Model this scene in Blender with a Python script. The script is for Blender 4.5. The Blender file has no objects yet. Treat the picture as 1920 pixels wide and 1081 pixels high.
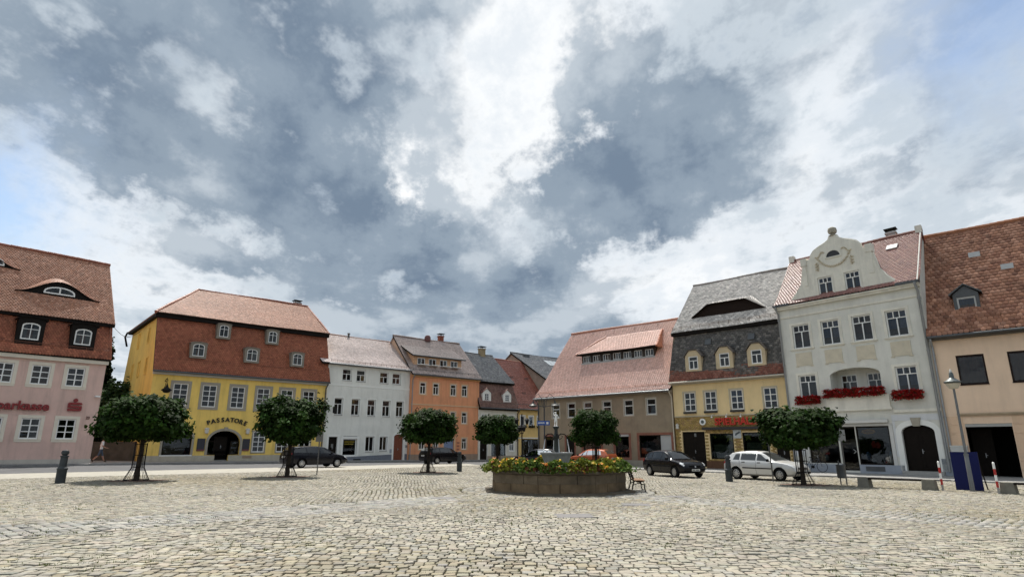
import bpy, bmesh, math, random
import numpy as np
from mathutils import Vector, Matrix
R = math.radians
random.seed(7)
rng = np.random.default_rng(11)
scene = bpy.context.scene
col = scene.collection

# ---------------------------------------------------------------- camera
EYE = 1.6
PITCH = math.atan(296 / 1120)
cam_d = bpy.data.cameras.new('camera')
cam_d.sensor_width = 36
cam_d.lens = 21.0
cam_d.clip_end = 3000
cam_d.clip_start = 0.05
cam = bpy.data.objects.new('camera', cam_d)
col.objects.link(cam)
cam.location = (0, 0, EYE)
cam.rotation_euler = (R(90) + PITCH, 0, 0)
scene.camera = cam

# ---------------------------------------------------------------- light and sky
SUN_EL, SUN_AZ = 62.0, -10.0        # sun stands ahead of the camera, above the frame
sd = Vector((math.sin(R(SUN_AZ)) * math.cos(R(SUN_EL)), math.cos(R(SUN_AZ)) * math.cos(R(SUN_EL)), math.sin(R(SUN_EL))))
sl = bpy.data.lights.new('sun', 'SUN')
sl.energy = 4.6
sl.angle = R(0.6)
sl.color = (1.0, 0.95, 0.87)
so = bpy.data.objects.new('sun', sl)
so.rotation_euler = (-sd).to_track_quat('-Z', 'Y').to_euler()
so.location = (0, 0, 60)
col.objects.link(so)
scene.view_settings.view_transform = 'Standard'
scene.view_settings.look = 'None'
scene.view_settings.gamma = 1
scene.view_settings.exposure = 0.45
scene.render.engine = 'CYCLES'
scene.cycles.use_denoising = True
scene.cycles.max_bounces = 4
scene.cycles.diffuse_bounces = 3
scene.cycles.glossy_bounces = 2
scene.cycles.transmission_bounces = 2
scene.cycles.use_light_tree = False
scene.cycles.use_adaptive_sampling = True
scene.cycles.adaptive_threshold = .02
scene.cycles.transparent_max_bounces = 6
scene.cycles.caustics_reflective = False
scene.cycles.caustics_refractive = False


def azel(a, e):
    return (math.sin(R(a)) * math.cos(R(e)), math.cos(R(a)) * math.cos(R(e)), math.sin(R(e)))


GLOW = [(1, 30, 9, .22), (5, 39, 7, .22), (-5, 33, 5, .12), (-30, 32, 3.5, .16), (-24, 29, 3.0, .18), (-37, 16, 8, .16), (-27, 15, 5, .12), (14, 16, 8, .24),
        (-10.5, 24.3, 2.6, .44), (-4, 22, 3, .26), (-16, 12, 3, .24), (31, 27, 5, .22), (42, 18, 5, .18), (25, 15, 6, .14)]
THICK = [(-40, 26, 8, .20), (-30, 24, 7, .20), (-22, 21.5, 6, .26), (-14, 18, 6, .30), (-7, 14, 6, .26), (-1, 11, 6, .26),
         (8, 33, 4.0, .14), (16, 30.5, 5, .28), (6.5, 22, 4.2, .52), (13, 22, 4.6, .52), (20, 24, 4.6, .36), (26, 36, 6, .14), (39, 24, 5, .30), (7, 8, 5, .2),
         (1, 29, 7, -.17), (5, 39, 7, -.12), (-24, 37, 9, .16), (-13, 39, 6, .14), (-36, 33, 7, .10), (-17, 29, 6, .10), (13, 15.5, 6, -.26), (24, 16, 5, -.14), (-38, 14, 6, -.16), (-10.5, 25, 2.4, -.42), (31, 26, 4, -.22), (-27, 30.5, 3.5, -.18), (-33, 16, 5, -.14)]


def make_world():
    w = bpy.data.worlds.new('World')
    scene.world = w
    w.use_nodes = True
    nt = w.node_tree
    N, L = nt.nodes, nt.links
    N.clear()

    def math_(op, a, b=None, clamp=False):
        n = N.new('ShaderNodeMath')
        n.operation = op
        n.use_clamp = clamp
        for i, x in enumerate((a, b)):
            if x is None:
                continue
            if isinstance(x, (int, float)):
                n.inputs[i].default_value = x
            else:
                L.new(x, n.inputs[i])
        return n.outputs[0]

    def vm(op, a, b=None):
        n = N.new('ShaderNodeVectorMath')
        n.operation = op
        for i, x in enumerate((a, b)):
            if x is None:
                continue
            if isinstance(x, (tuple, list)):
                n.inputs[i].default_value = x
            else:
                L.new(x, n.inputs[i])
        return n

    def noise(vec, scale, detail, rough=.55, dist=0.0, lac=2.0):
        n = N.new('ShaderNodeTexNoise')
        n.inputs['Scale'].default_value = scale
        n.inputs['Detail'].default_value = detail
        n.inputs['Roughness'].default_value = rough
        n.inputs['Lacunarity'].default_value = lac
        n.inputs['Distortion'].default_value = dist
        L.new(vec, n.inputs['Vector'])
        return n

    tc = N.new('ShaderNodeTexCoord')
    d = vm('NORMALIZE', tc.outputs['Generated']).outputs[0]
    sep = N.new('ShaderNodeSeparateXYZ')
    L.new(d, sep.inputs[0])
    # clouds lie on a flat layer overhead, so they crowd together towards the horizon
    den = math_('ADD', math_('MAXIMUM', sep.outputs[2], 0.0), 0.16)
    comb = N.new('ShaderNodeCombineXYZ')
    L.new(math_('DIVIDE', sep.outputs[0], den), comb.inputs[0])
    L.new(math_('DIVIDE', sep.outputs[1], den), comb.inputs[1])
    comb.inputs[2].default_value = 3.7
    P = comb.outputs[0]
    mp = N.new('ShaderNodeMapping')
    mp.inputs['Rotation'].default_value = (0, 0, R(28))
    mp.inputs['Scale'].default_value = (1.0, 0.72, 1)
    L.new(P, mp.inputs['Vector'])
    P = mp.outputs[0]
    n1 = noise(P, 1.5, 3, .6, .0)                 # broad masses
    n2 = noise(P, 5.0, 5, .62, .0)                  # billows
    n3 = noise(d, 6.5, 6, .64, .0)                  # ragged edges
    n4 = noise(P, 2.6, 2, .6, .0)                  # light and shade inside a cloud
    wv = vm('SUBTRACT', n3.outputs['Color'], (.5, .5, .5)).outputs[0]
    sc = vm('SCALE', wv)
    sc.inputs['Scale'].default_value = .30
    dwn = vm('NORMALIZE', vm('ADD', d, sc.outputs[0]).outputs[0]).outputs[0]

    def mad(a, k, c):
        n = N.new('ShaderNodeMath')
        n.operation = 'MULTIPLY_ADD'
        for i, x in enumerate((a, k, c)):
            if isinstance(x, (int, float)):
                n.inputs[i].default_value = x
            else:
                L.new(x, n.inputs[i])
        return n.outputs[0]

    def lobes(lst):
        acc = 0.0
        for a, e, r, wt in lst:
            k = 2.0 / (R(r) * 1.3) ** 2
            dt = vm('DOT_PRODUCT', dwn, azel(a, e)).outputs['Value']
            acc = mad(math_('EXPONENT', mad(dt, k, -k)), wt, acc)
        return acc
    # (azimuth, elevation, radius, weight): where the thin bright cloud glows and where thick grey cloud hangs
    glow = lobes(GLOW)
    thick = lobes(THICK)
    f1, f2, f3, f4 = (math_('SUBTRACT', q.outputs['Fac'], .5) for q in (n1, n2, n3, n4))
    tb = mad(f2, 1.2, mad(f3, 1.0, mad(f1, .6, math_('ADD', glow, .50))))
    D = mad(f2, 1.45, mad(f3, 1.15, mad(f1, 1.0, math_('ADD', thick, .02))))

    def ramp(val, stops, interp='EASE'):
        r = N.new('ShaderNodeValToRGB')
        L.new(val, r.inputs[0])
        cr = r.color_ramp
        cr.interpolation = interp
        while len(cr.elements) < len(stops):
            cr.elements.new(.5)
        for el, (p, c) in zip(cr.elements, stops):
            el.position = p
            el.color = (*c, 1)
        return r.outputs[0]
    bright = ramp(tb, [(.15, (.40, .47, .55)), (.42, (.55, .615, .675)), (.66, (.74, .785, .83)), (.92, (.88, .90, .915)), (1.0, (.95, .96, .97))])
    shade = ramp(mad(f4, 1.6, mad(f2, 1.1, mad(f3, 1.5, mad(glow, .5, mad(thick, -.35, .58))))), [(.08, (.165, .222, .30)), (.5, (.265, .33, .405)), (.95, (.48, .54, .60))])
    mr = N.new('ShaderNodeMapRange')
    mr.interpolation_type = 'SMOOTHSTEP'
    mr.inputs[1].default_value = -.06
    mr.inputs[2].default_value = .30
    L.new(D, mr.inputs[0])
    cm = N.new('ShaderNodeMix')
    cm.data_type = 'RGBA'
    L.new(mr.outputs[0], cm.inputs[0])
    L.new(bright, cm.inputs[6])
    L.new(shade, cm.inputs[7])
    cloud_col = cm.outputs[2]
    sky = N.new('ShaderNodeTexSky')
    sky.sky_type = 'NISHITA'
    sky.sun_disc = False
    sky.sun_elevation = R(SUN_EL)
    sky.sun_rotation = R(SUN_AZ)
    sky.air_density = 1.2
    bg1 = N.new('ShaderNodeBackground')
    L.new(sky.outputs[0], bg1.inputs[0])
    bg1.inputs[1].default_value = .11
    bg2 = N.new('ShaderNodeBackground')
    L.new(cloud_col, bg2.inputs[0])
    bg2.inputs[1].default_value = .82
    # gaps of clear blue between the clouds
    gap = lobes([(-44, 16.5, 4.0, 1.0), (46, 31, 5, .8)])
    gapn = math_('MULTIPLY', gap, math_('ADD', .45, n2.outputs['Fac']), clamp=True)
    mix = N.new('ShaderNodeMixShader')
    L.new(gapn, mix.inputs[0])
    L.new(bg2.outputs[0], mix.inputs[1])
    L.new(bg1.outputs[0], mix.inputs[2])
    out = N.new('ShaderNodeOutputWorld')
    L.new(mix.outputs[0], out.inputs[0])


make_world()

# ---------------------------------------------------------------- materials
MATS = {}


def mat(name, color, rough=.8, metal=0.0, spec=.4, var=.0, vscale=2.0, bump=0.0, bscale=40.0, attr=False, stain=None, coat=0.0, transl=0.0, streak=0.0):
    """principled material; var = brightness noise, stain = second colour in soft patches, streak = rain streaks"""
    if name in MATS:
        return MATS[name]
    if rough >= .75 and spec == .4:
        spec = .12                                   # matt plaster, stone and soil
    m = bpy.data.materials.new(name)
    m.use_nodes = True
    nt = m.node_tree
    N, L = nt.nodes, nt.links
    b = N['Principled BSDF']
    b.inputs['Roughness'].default_value = rough
    b.inputs['Metallic'].default_value = metal
    b.inputs['Specular IOR Level'].default_value = spec
    b.inputs['Coat Weight'].default_value = coat
    tc = N.new('ShaderNodeTexCoord')
    base = None
    if attr:
        a = N.new('ShaderNodeAttribute')
        a.attribute_name = 'Col'
        base = a.outputs['Color']
        if color != (1, 1, 1):
            mx = N.new('ShaderNodeMix')
            mx.data_type = 'RGBA'
            mx.blend_type = 'MULTIPLY'
            mx.inputs[0].default_value = 1
            L.new(base, mx.inputs[6])
            mx.inputs[7].default_value = (*color, 1)
            base = mx.outputs[2]
    else:
        rgb = N.new('ShaderNodeRGB')
        rgb.outputs[0].default_value = (*color, 1)
        base = rgb.outputs[0]
    if stain:
        n = N.new('ShaderNodeTexNoise')
        n.inputs['Scale'].default_value = .55
        n.inputs['Detail'].default_value = 7
        n.inputs['Roughness'].default_value = .65
        L.new(tc.outputs['Object'], n.inputs['Vector'])
        r = N.new('ShaderNodeMapRange')
        r.inputs[1].default_value = .45
        r.inputs[2].default_value = .75
        r.inputs[4].default_value = stain[1]
        L.new(n.outputs['Fac'], r.inputs[0])
        mx = N.new('ShaderNodeMix')
        mx.data_type = 'RGBA'
        L.new(r.outputs[0], mx.inputs[0])
        L.new(base, mx.inputs[6])
        mx.inputs[7].default_value = (*stain[0], 1)
        base = mx.outputs[2]
    if streak:
        mp = N.new('ShaderNodeMapping')
        mp.inputs['Scale'].default_value = (1.1, 1.1, .13)
        L.new(tc.outputs['Object'], mp.inputs['Vector'])
        n = N.new('ShaderNodeTexNoise')
        n.inputs['Scale'].default_value = 2.0
        n.inputs['Detail'].default_value = 6
        n.inputs['Roughness'].default_value = .7
        L.new(mp.outputs[0], n.inputs['Vector'])
        r = N.new('ShaderNodeMapRange')
        r.inputs[1].default_value = .48
        r.inputs[2].default_value = .8
        r.inputs[3].default_value = 1
        r.inputs[4].default_value = 1 - streak
        L.new(n.outputs['Fac'], r.inputs[0])
        mx = N.new('ShaderNodeMix')
        mx.data_type = 'RGBA'
        mx.blend_type = 'MULTIPLY'
        mx.inputs[0].default_value = 1
        L.new(base, mx.inputs[6])
        L.new(r.outputs[0], mx.inputs[7])
        base = mx.outputs[2]
    if var:
        n = N.new('ShaderNodeTexNoise')
        n.inputs['Scale'].default_value = vscale
        n.inputs['Detail'].default_value = 8
        n.inputs['Roughness'].default_value = .65
        L.new(tc.outputs['Object'], n.inputs['Vector'])
        r = N.new('ShaderNodeMapRange')
        r.inputs[1].default_value = .25
        r.inputs[2].default_value = .75
        r.inputs[3].default_value = 1 - var
        r.inputs[4].default_value = 1 + var
        L.new(n.outputs['Fac'], r.inputs[0])
        mx = N.new('ShaderNodeMix')
        mx.data_type = 'RGBA'
        mx.blend_type = 'MULTIPLY'
        mx.inputs[0].default_value = 1
        L.new(base, mx.inputs[6])
        L.new(r.outputs[0], mx.inputs[7])
        base = mx.outputs[2]
    L.new(base, b.inputs['Base Color'])
    if bump:
        n = N.new('ShaderNodeTexNoise')
        n.inputs['Scale'].default_value = bscale
        n.inputs['Detail'].default_value = 6
        L.new(tc.outputs['Object'], n.inputs['Vector'])
        bp = N.new('ShaderNodeBump')
        bp.inputs['Strength'].default_value = bump
        bp.inputs['Distance'].default_value = .02
        L.new(n.outputs['Fac'], bp.inputs['Height'])
        L.new(bp.outputs[0], b.inputs['Normal'])
    if transl:
        tr = N.new('ShaderNodeBsdfTranslucent')
        L.new(base, tr.inputs['Color'])
        ms = N.new('ShaderNodeMixShader')
        ms.inputs[0].default_value = transl
        L.new(b.outputs[0], ms.inputs[1])
        L.new(tr.outputs[0], ms.inputs[2])
        L.new(ms.outputs[0], N['Material Output'].inputs[0])
    MATS[name] = m
    return m


def glass_mat(name, tint=(.75, .8, .82), rough=.02, clear=.55, ior=1.62):
    """thin pane: partly see-through, with the mirror of a real pane"""
    if name in MATS:
        return MATS[name]
    m = bpy.data.materials.new(name)
    m.use_nodes = True
    nt = m.node_tree
    N, L = nt.nodes, nt.links
    N.remove(N['Principled BSDF'])
    tr = N.new('ShaderNodeBsdfTransparent')
    tr.inputs[0].default_value = (*[c * clear for c in tint], 1)
    gl = N.new('ShaderNodeBsdfGlossy')
    gl.inputs['Roughness'].default_value = rough
    tc = N.new('ShaderNodeTexCoord')
    n = N.new('ShaderNodeTexNoise')
    n.inputs['Scale'].default_value = 1.6
    L.new(tc.outputs['Object'], n.inputs['Vector'])
    bp = N.new('ShaderNodeBump')
    bp.inputs['Strength'].default_value = .12
    bp.inputs['Distance'].default_value = .03
    L.new(n.outputs['Fac'], bp.inputs['Height'])
    L.new(bp.outputs[0], gl.inputs['Normal'])
    fr = N.new('ShaderNodeFresnel')
    fr.inputs[0].default_value = ior
    ms = N.new('ShaderNodeMixShader')
    L.new(fr.outputs[0], ms.inputs[0])
    L.new(tr.outputs[0], ms.inputs[1])
    L.new(gl.outputs[0], ms.inputs[2])
    L.new(ms.outputs[0], N['Material Output'].inputs[0])
    MATS[name] = m
    return m


GLASS = glass_mat('window_glass', (.8, .84, .85), .02, .8, 1.5)
CARGLASS = glass_mat('car_glass', (.6, .68, .7), .01, .45, 1.95)
WHITE = mat('white_paint', (.80, .80, .78), .5, var=.05)
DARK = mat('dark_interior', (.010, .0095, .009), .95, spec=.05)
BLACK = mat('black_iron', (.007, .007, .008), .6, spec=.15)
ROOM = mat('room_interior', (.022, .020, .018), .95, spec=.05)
ZINC = mat('zinc', (.30, .31, .32), .45, .6, var=.15)
DZINC = mat('dark_zinc', (.10, .105, .11), .5, .4, var=.2)
GRANITE = mat('granite', (.36, .35, .33), .8, var=.18, vscale=6, bump=.3)
DARKWOOD = mat('dark_wood', (.011, .008, .006), .65, spec=.12, var=.3, vscale=8)
SANDST = mat('sandstone_trim', (.36, .33, .27), .85, var=.12, vscale=5, bump=.2)

# ---------------------------------------------------------------- mesh helpers


class MB:
    def __init__(self):
        self.v, self.f, self.m = [], [], []

    def add(self, vs, fs, mi=0):
        o = len(self.v)
        self.v += [tuple(map(float, p)) for p in vs]
        for f in fs:
            self.f.append(tuple(o + i for i in f))
            self.m.append(mi)

    def poly(self, pts, mi=0):
        self.add(pts, [tuple(range(len(pts)))], mi)

    def box(self, x0, x1, y0, y1, z0, z1, mi=0):
        self.add([(x0, y0, z0), (x1, y0, z0), (x1, y1, z0), (x0, y1, z0), (x0, y0, z1), (x1, y0, z1), (x1, y1, z1), (x0, y1, z1)],
                 [(0, 3, 2, 1), (4, 5, 6, 7), (0, 1, 5, 4), (1, 2, 6, 5), (2, 3, 7, 6), (3, 0, 4, 7)], mi)

    def prism(self, poly, y0, y1, mi=0):
        """polygon in x,z pushed along y"""
        n = len(poly)
        self.add([(x, y0, z) for x, z in poly] + [(x, y1, z) for x, z in poly],
                 [tuple(range(n)), tuple(range(2 * n - 1, n - 1, -1))] + [(i, i + n, (i + 1) % n + n, (i + 1) % n) for i in range(n)], mi)

    def slab(self, pts, n, t, mi=0):
        """polygon of 3-D points thickened by t against normal n"""
        k = len(pts)
        n = Vector(n).normalized() * t
        self.add([tuple(p) for p in pts] + [tuple(Vector(p) - n) for p in pts],
                 [tuple(range(k)), tuple(range(2 * k - 1, k - 1, -1))] + [(i, i + k, (i + 1) % k + k, (i + 1) % k) for i in range(k)], mi)

    def ring(self, outer, inner, y0, y1, mi=0):
        """frame between two x,z outlines with equal point counts"""
        n = len(outer)
        vs = [(x, y0, z) for x, z in outer] + [(x, y0, z) for x, z in inner] + [(x, y1, z) for x, z in outer] + [(x, y1, z) for x, z in inner]
        fs = []
        for i in range(n):
            j = (i + 1) % n
            fs += [(i, j, n + j, n + i), (n + i, n + j, 3 * n + j, 3 * n + i), (i, 2 * n + i, 2 * n + j, j), (2 * n + i, 3 * n + i, 3 * n + j, 2 * n + j)]
        self.add(vs, fs, mi)

    def tube(self, pts, rad, n=8, mi=0, cap=True):
        pts = [Vector(p) for p in pts]
        if not isinstance(rad, (list, tuple)):
            rad = [rad] * len(pts)
        vs, fs = [], []
        for i, p in enumerate(pts):
            d = (pts[min(i + 1, len(pts) - 1)] - pts[max(i - 1, 0)]).normalized()
            a = Vector((0, 0, 1)) if abs(d.z) < .9 else Vector((0, 1, 0))
            e1 = d.cross(a).normalized()
            e2 = d.cross(e1)
            for k in range(n):
                t = 2 * math.pi * k / n
                vs.append(tuple(p + (e1 * math.cos(t) + e2 * math.sin(t)) * rad[i]))
        for i in range(len(pts) - 1):
            for k in range(n):
                fs.append((i * n + k, i * n + (k + 1) % n, (i + 1) * n + (k + 1) % n, (i + 1) * n + k))
        if cap:
            fs += [tuple(range(n))[::-1], tuple((len(pts) - 1) * n + k for k in range(n))]
        self.add(vs, fs, mi)

    def lathe(self, prof, cx=0, cy=0, n=16, mi=0, z=0):
        vs, fs = [], []
        for r, zz in prof:
            for k in range(n):
                t = 2 * math.pi * k / n
                vs.append((cx + r * math.cos(t), cy + r * math.sin(t), z + zz))
        for i in range(len(prof) - 1):
            for k in range(n):
                fs.append((i * n + k, i * n + (k + 1) % n, (i + 1) * n + (k + 1) % n, (i + 1) * n + k))
        fs += [tuple(range(n))[::-1], tuple((len(prof) - 1) * n + k for k in range(n))]
        self.add(vs, fs, mi)

    def mesh(self, name, mats, smooth=False, fix=True):
        me = bpy.data.meshes.new(name)
        me.from_pydata(self.v, [], self.f)
        if not isinstance(mats, (list, tuple)):
            mats = [mats]
        for m in mats:
            me.materials.append(m)
        me.polygons.foreach_set('material_index', self.m)
        if fix and len(self.f) < 20000:
            bm = bmesh.new()
            bm.from_mesh(me)
            bmesh.ops.recalc_face_normals(bm, faces=bm.faces)
            bm.to_mesh(me)
            bm.free()
        if smooth:
            me.polygons.foreach_set('use_smooth', [True] * len(me.polygons))
            me.set_sharp_from_angle(angle=R(38))
        me.update()
        return me

    def build(self, name, mats, parent=None, loc=None, rotz=0, smooth=False, fix=True):
        return link(name, self.mesh(name, mats, smooth, fix), parent, loc, rotz)


def link(name, me, parent=None, loc=None, rotz=0):
    o = bpy.data.objects.new(name, me)
    col.objects.link(o)
    if parent is not None:
        o.parent = parent
    if loc is not None:
        o.location = loc
    o.rotation_euler.z = rotz
    return o


def tag(o, label, cat, group=None):
    o['label'] = label
    o['category'] = cat
    if group:
        o['group'] = group
    return o


def thing(name, label, cat, loc=(0, 0, 0), rotz=0, group=None):
    o = link(name, None, None, loc, rotz)
    o.empty_display_size = .3
    return tag(o, label, cat, group)


def structure(o):
    o['kind'] = 'structure'
    return o


def stuff(o):
    o['kind'] = 'stuff'
    return o


def np_mesh(name, V, Fq, mats, colr=None, mi=None, smooth=False):
    """big mesh from arrays: V (n,3), list of face index arrays of equal width each"""
    me = bpy.data.meshes.new(name)
    me.vertices.add(len(V))
    me.vertices.foreach_set('co', np.asarray(V, dtype=np.float32).ravel())
    loops = np.concatenate([f.ravel() for f in Fq]).astype(np.int32)
    counts = np.concatenate([np.full(len(f), f.shape[1]) for f in Fq]).astype(np.int32)
    me.loops.add(len(loops))
    me.loops.foreach_set('vertex_index', loops)
    me.polygons.add(len(counts))
    me.polygons.foreach_set('loop_start', np.concatenate([[0], np.cumsum(counts)[:-1]]).astype(np.int32))
    if not isinstance(mats, (list, tuple)):
        mats = [mats]
    for m in mats:
        me.materials.append(m)
    if mi is not None:
        me.polygons.foreach_set('material_index', np.asarray(mi, dtype=np.int32))
    if smooth:
        me.polygons.foreach_set('use_smooth', np.ones(len(counts), dtype=bool))
    me.update(calc_edges=True)
    if colr is not None:
        a = me.color_attributes.new('Col', 'FLOAT_COLOR', 'POINT')
        c = np.ones((len(V), 4), dtype=np.float32)
        c[:, :3] = colr
        a.data.foreach_set('color', c.ravel())
    return me


_fontcache = {}


def text_mesh(txt, size, depth, m, bold=0.0, sx=1.0, align='CENTER'):
    key = (txt, size, depth, m.name, bold, sx, align)
    if key in _fontcache:
        return _fontcache[key]
    cu = bpy.data.curves.new('lettering', 'FONT')
    cu.body = txt
    cu.size = size
    cu.extrude = depth
    cu.offset = bold
    cu.align_x = align
    cu.resolution_u = 3
    o = bpy.data.objects.new('lettering', cu)
    col.objects.link(o)
    dg = bpy.context.evaluated_depsgraph_get()
    me = bpy.data.meshes.new_from_object(o.evaluated_get(dg))
    bpy.data.objects.remove(o)
    bpy.data.curves.remove(cu)
    # stand it up in the x,z plane facing -y
    me.transform(Matrix.Rotation(R(90), 4, 'X') @ Matrix.Diagonal((sx, 1, 1, 1)))
    me.materials.clear()
    me.materials.append(m)
    _fontcache[key] = me
    return me


def gz(x):
    """the square rises gently to the left and falls a little to the right"""
    return -.012 * x if x < 0 else -.1 * (1 - math.exp(-x / 9))


def gzv(x):
    x = np.asarray(x, dtype=float)
    return np.where(x < 0, -.012 * x, -.1 * (1 - np.exp(-np.maximum(x, 0) / 9)))

# ================================================================ THE GROUND
FC = (1.72, 24.0)                       # centre of the fountain
DL = (-.66, -.751)                      # path from the fountain to the left front
DR = (.70, -.714)                       # path from the fountain to the right front
PITS = [(-16.15, 26.9), (-11.31, 31.4), (-5.18, 38.4), (-1.16, 48.5), (6.2, 45.9), (13.35, 28.5)]

SOIL = mat('joint_soil', (.046, .038, .025), .95, var=.35, vscale=3, stain=((.055, .065, .018), .9))
xs = [-700, -250, -120, -60, -45, -30, -20, -12, -6, 0, 3, 6, 9, 13, 18, 24, 32, 45, 70, 120, 250, 700]
ys = [-300, -60, -10, 0, 10, 20, 30, 40, 50, 60, 80, 120, 250, 1200]
gm = MB()
for i in range(len(xs) - 1):
    for j in range(len(ys) - 1):
        q = [(xs[i], ys[j]), (xs[i + 1], ys[j]), (xs[i + 1], ys[j + 1]), (xs[i], ys[j + 1])]
        gm.poly([(a, b, gz(max(a, -60)) - .035) for a, b in q])
ground = structure(gm.build('ground', SOIL, fix=False))


def sheet(name, line_a, line_b, dz, m, sub=6, thick=.0):
    """strip of ground between two polylines of equal length, following the slope"""
    mb = MB()
    A, B = [], []
    for k in range(len(line_a) - 1):
        for i in range(sub):
            t = i / sub
            A.append((line_a[k][0] * (1 - t) + line_a[k + 1][0] * t, line_a[k][1] * (1 - t) + line_a[k + 1][1] * t))
            B.append((line_b[k][0] * (1 - t) + line_b[k + 1][0] * t, line_b[k][1] * (1 - t) + line_b[k + 1][1] * t))
    A.append(line_a[-1])
    B.append(line_b[-1])
    for i in range(len(A) - 1):
        p = [A[i], A[i + 1], B[i + 1], B[i]]
        mb.poly([(x, y, gz(max(x, -60)) + dz) for x, y in p])
        if thick:
            for a, b in ((A[i], A[i + 1]), (B[i], B[i + 1])):
                mb.poly([(a[0], a[1], gz(a[0]) + dz), (b[0], b[1], gz(b[0]) + dz), (b[0], b[1], gz(b[0]) + dz - thick), (a[0], a[1], gz(a[0]) + dz - thick)])
    return structure(mb.build(name, m))


ASPH = mat('asphalt', (.115, .115, .118), .85, var=.22, vscale=1.2, bump=.25, bscale=120)
SETTS = mat('pale_paving', (.35, .33, .285), .85, var=.22, vscale=3.0, bump=.5, bscale=30)
PAVE = mat('pavement_slabs', (.27, .265, .255), .85, var=.2, vscale=2.5, bump=.25)
KERB = mat('kerb_granite', (.22, .215, .21), .8, var=.2, vscale=5)
# left side: strip, road, kerb, pavement (all run along the left row of houses)
near_e = [(-46, -4.3), (-21.94, 26.83), (-11.16, 40.77), (-2.82, 54.81)]
far_e = [(-49.6, -.6), (-25.2, 30.8), (-13.42, 47.3), (-5.0, 60.0)]
kerb_l = [(-57, 7.5), (-32.3, 39.0), (-16.2, 57.0), (-3.6, 68.2)]
wall_l = [(-62, 10.0), (-37.0, 43.0), (-21.0, 60.5), (-6.0, 72.5)]
sheet('road_edge_paving', near_e, far_e, -.004, SETTS)
road = sheet('road', [(-50.5, 0), (-25.4, 30.6), (-13.6, 47.0), (-5.2, 59.6), (6, 72), (40, 100)], [(-57, 7.5), (-32.3, 39.0), (-16.2, 57.0), (-3.6, 68.2), (3.4, 74.8), (36, 104)], -.008, ASPH)
sheet('corner_road', [(-2.82, 54.81), (3, 52.2), (9.2, 46.4)], [(-5.0, 60.0), (0, 66), (14, 47)], -.012, ASPH)
sheet('pavement_left', [(-57, 7.5), (-32.4, 39.1), (-16.3, 57.1), (-3.7, 68.3), (3.4, 74.9)], [(-63, 12.0), (-38.0, 45.0), (-22.5, 63.5), (-7, 75), (1, 79)], .11, PAVE)
kl = MB()


def kerb_run(name, line, w, top, m, seg=1.0):
    root = structure(link(name, None))
    k = 0
    for a, b in zip(line[:-1], line[1:]):
        L_ = math.hypot(b[0] - a[0], b[1] - a[1])
        n = max(1, int(L_ / seg))
        ang = math.atan2(b[1] - a[1], b[0] - a[0])
        for i in range(n):
            t = (i + .5) / n
            x, y = a[0] + (b[0] - a[0]) * t, a[1] + (b[1] - a[1]) * t
            if math.hypot(x, y) > 95 or y < -2:
                continue
            k += 1
            me = _fontcache.get(('kerb', round(L_ / n, 2)))
            if me is None:
                mb = MB()
                h = L_ / n / 2 - .006
                mb.add([(-h, -w / 2, -.3), (h, -w / 2, -.3), (h, w / 2, -.3), (-h, w / 2, -.3), (-h, -w / 2 + .02, 0), (h, -w / 2 + .02, 0), (h, w / 2, .004), (-h, w / 2, .004)],
                       [(4, 5, 6, 7), (0, 1, 5, 4), (1, 2, 6, 5), (2, 3, 7, 6), (3, 0, 4, 7)])
                me = mb.mesh('kerb_stone', m)
                _fontcache[('kerb', round(L_ / n, 2))] = me
            o = link('kerb_stone', me, root, (x, y, gz(x) + top + random.uniform(-.006, .006)), ang)
    return root


kerb_run('kerb_left', kerb_l + [(3.4, 74.8)], .16, .115, KERB)
kerb_r = [(8.6, 47.2), (10.2, 45.2), (17.91, 36.4), (22.09, 31.5), (25.0, 28.1), (45, 5)]
sheet('pavement_right', [(8.7, 47.3), (10.3, 45.3), (18.0, 36.5), (22.2, 31.6), (25.1, 28.2), (45.2, 5.1)], [(4.5, 60.5), (13.5, 50.5), (21.5, 43.0), (27.5, 35.5), (31, 32), (55, 9)], .07, PAVE)
kerb_run('kerb_right', kerb_r, .16, .075, mat('kerb_pale', (.42, .41, .38), .8, var=.2, vscale=5))

# ---------------------------------------------------------------- cobblestones
SQ = [(-46, -4.3), (-21.94, 26.83), (-11.16, 40.77), (-2.82, 54.81), (3, 52.2), (8.5, 47.2), (10.1, 45.1), (17.8, 36.3), (22.0, 31.4), (24.9, 28.0), (45, 4.9), (45, -6), (-46, -6)]


def in_poly(x, y, P):
    r = np.zeros(len(x), bool)
    j = len(P) - 1
    for i in range(len(P)):
        xi, yi = P[i]
        xj, yj = P[j]
        c = ((yi > y) != (yj > y)) & (x < (xj - xi) * (y - yi) / ((yj - yi) or 1e-9) + xi)
        r ^= c
        j = i
    return r


MANHOLES = [(1.50, 15.4, .42, .36, R(4)), (3.62, 18.5, .36, .34, R(-8)), (-2.2, 20.0, .3, .3, .3), (5.6, 21.6, .3, .3, .1)]


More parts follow.
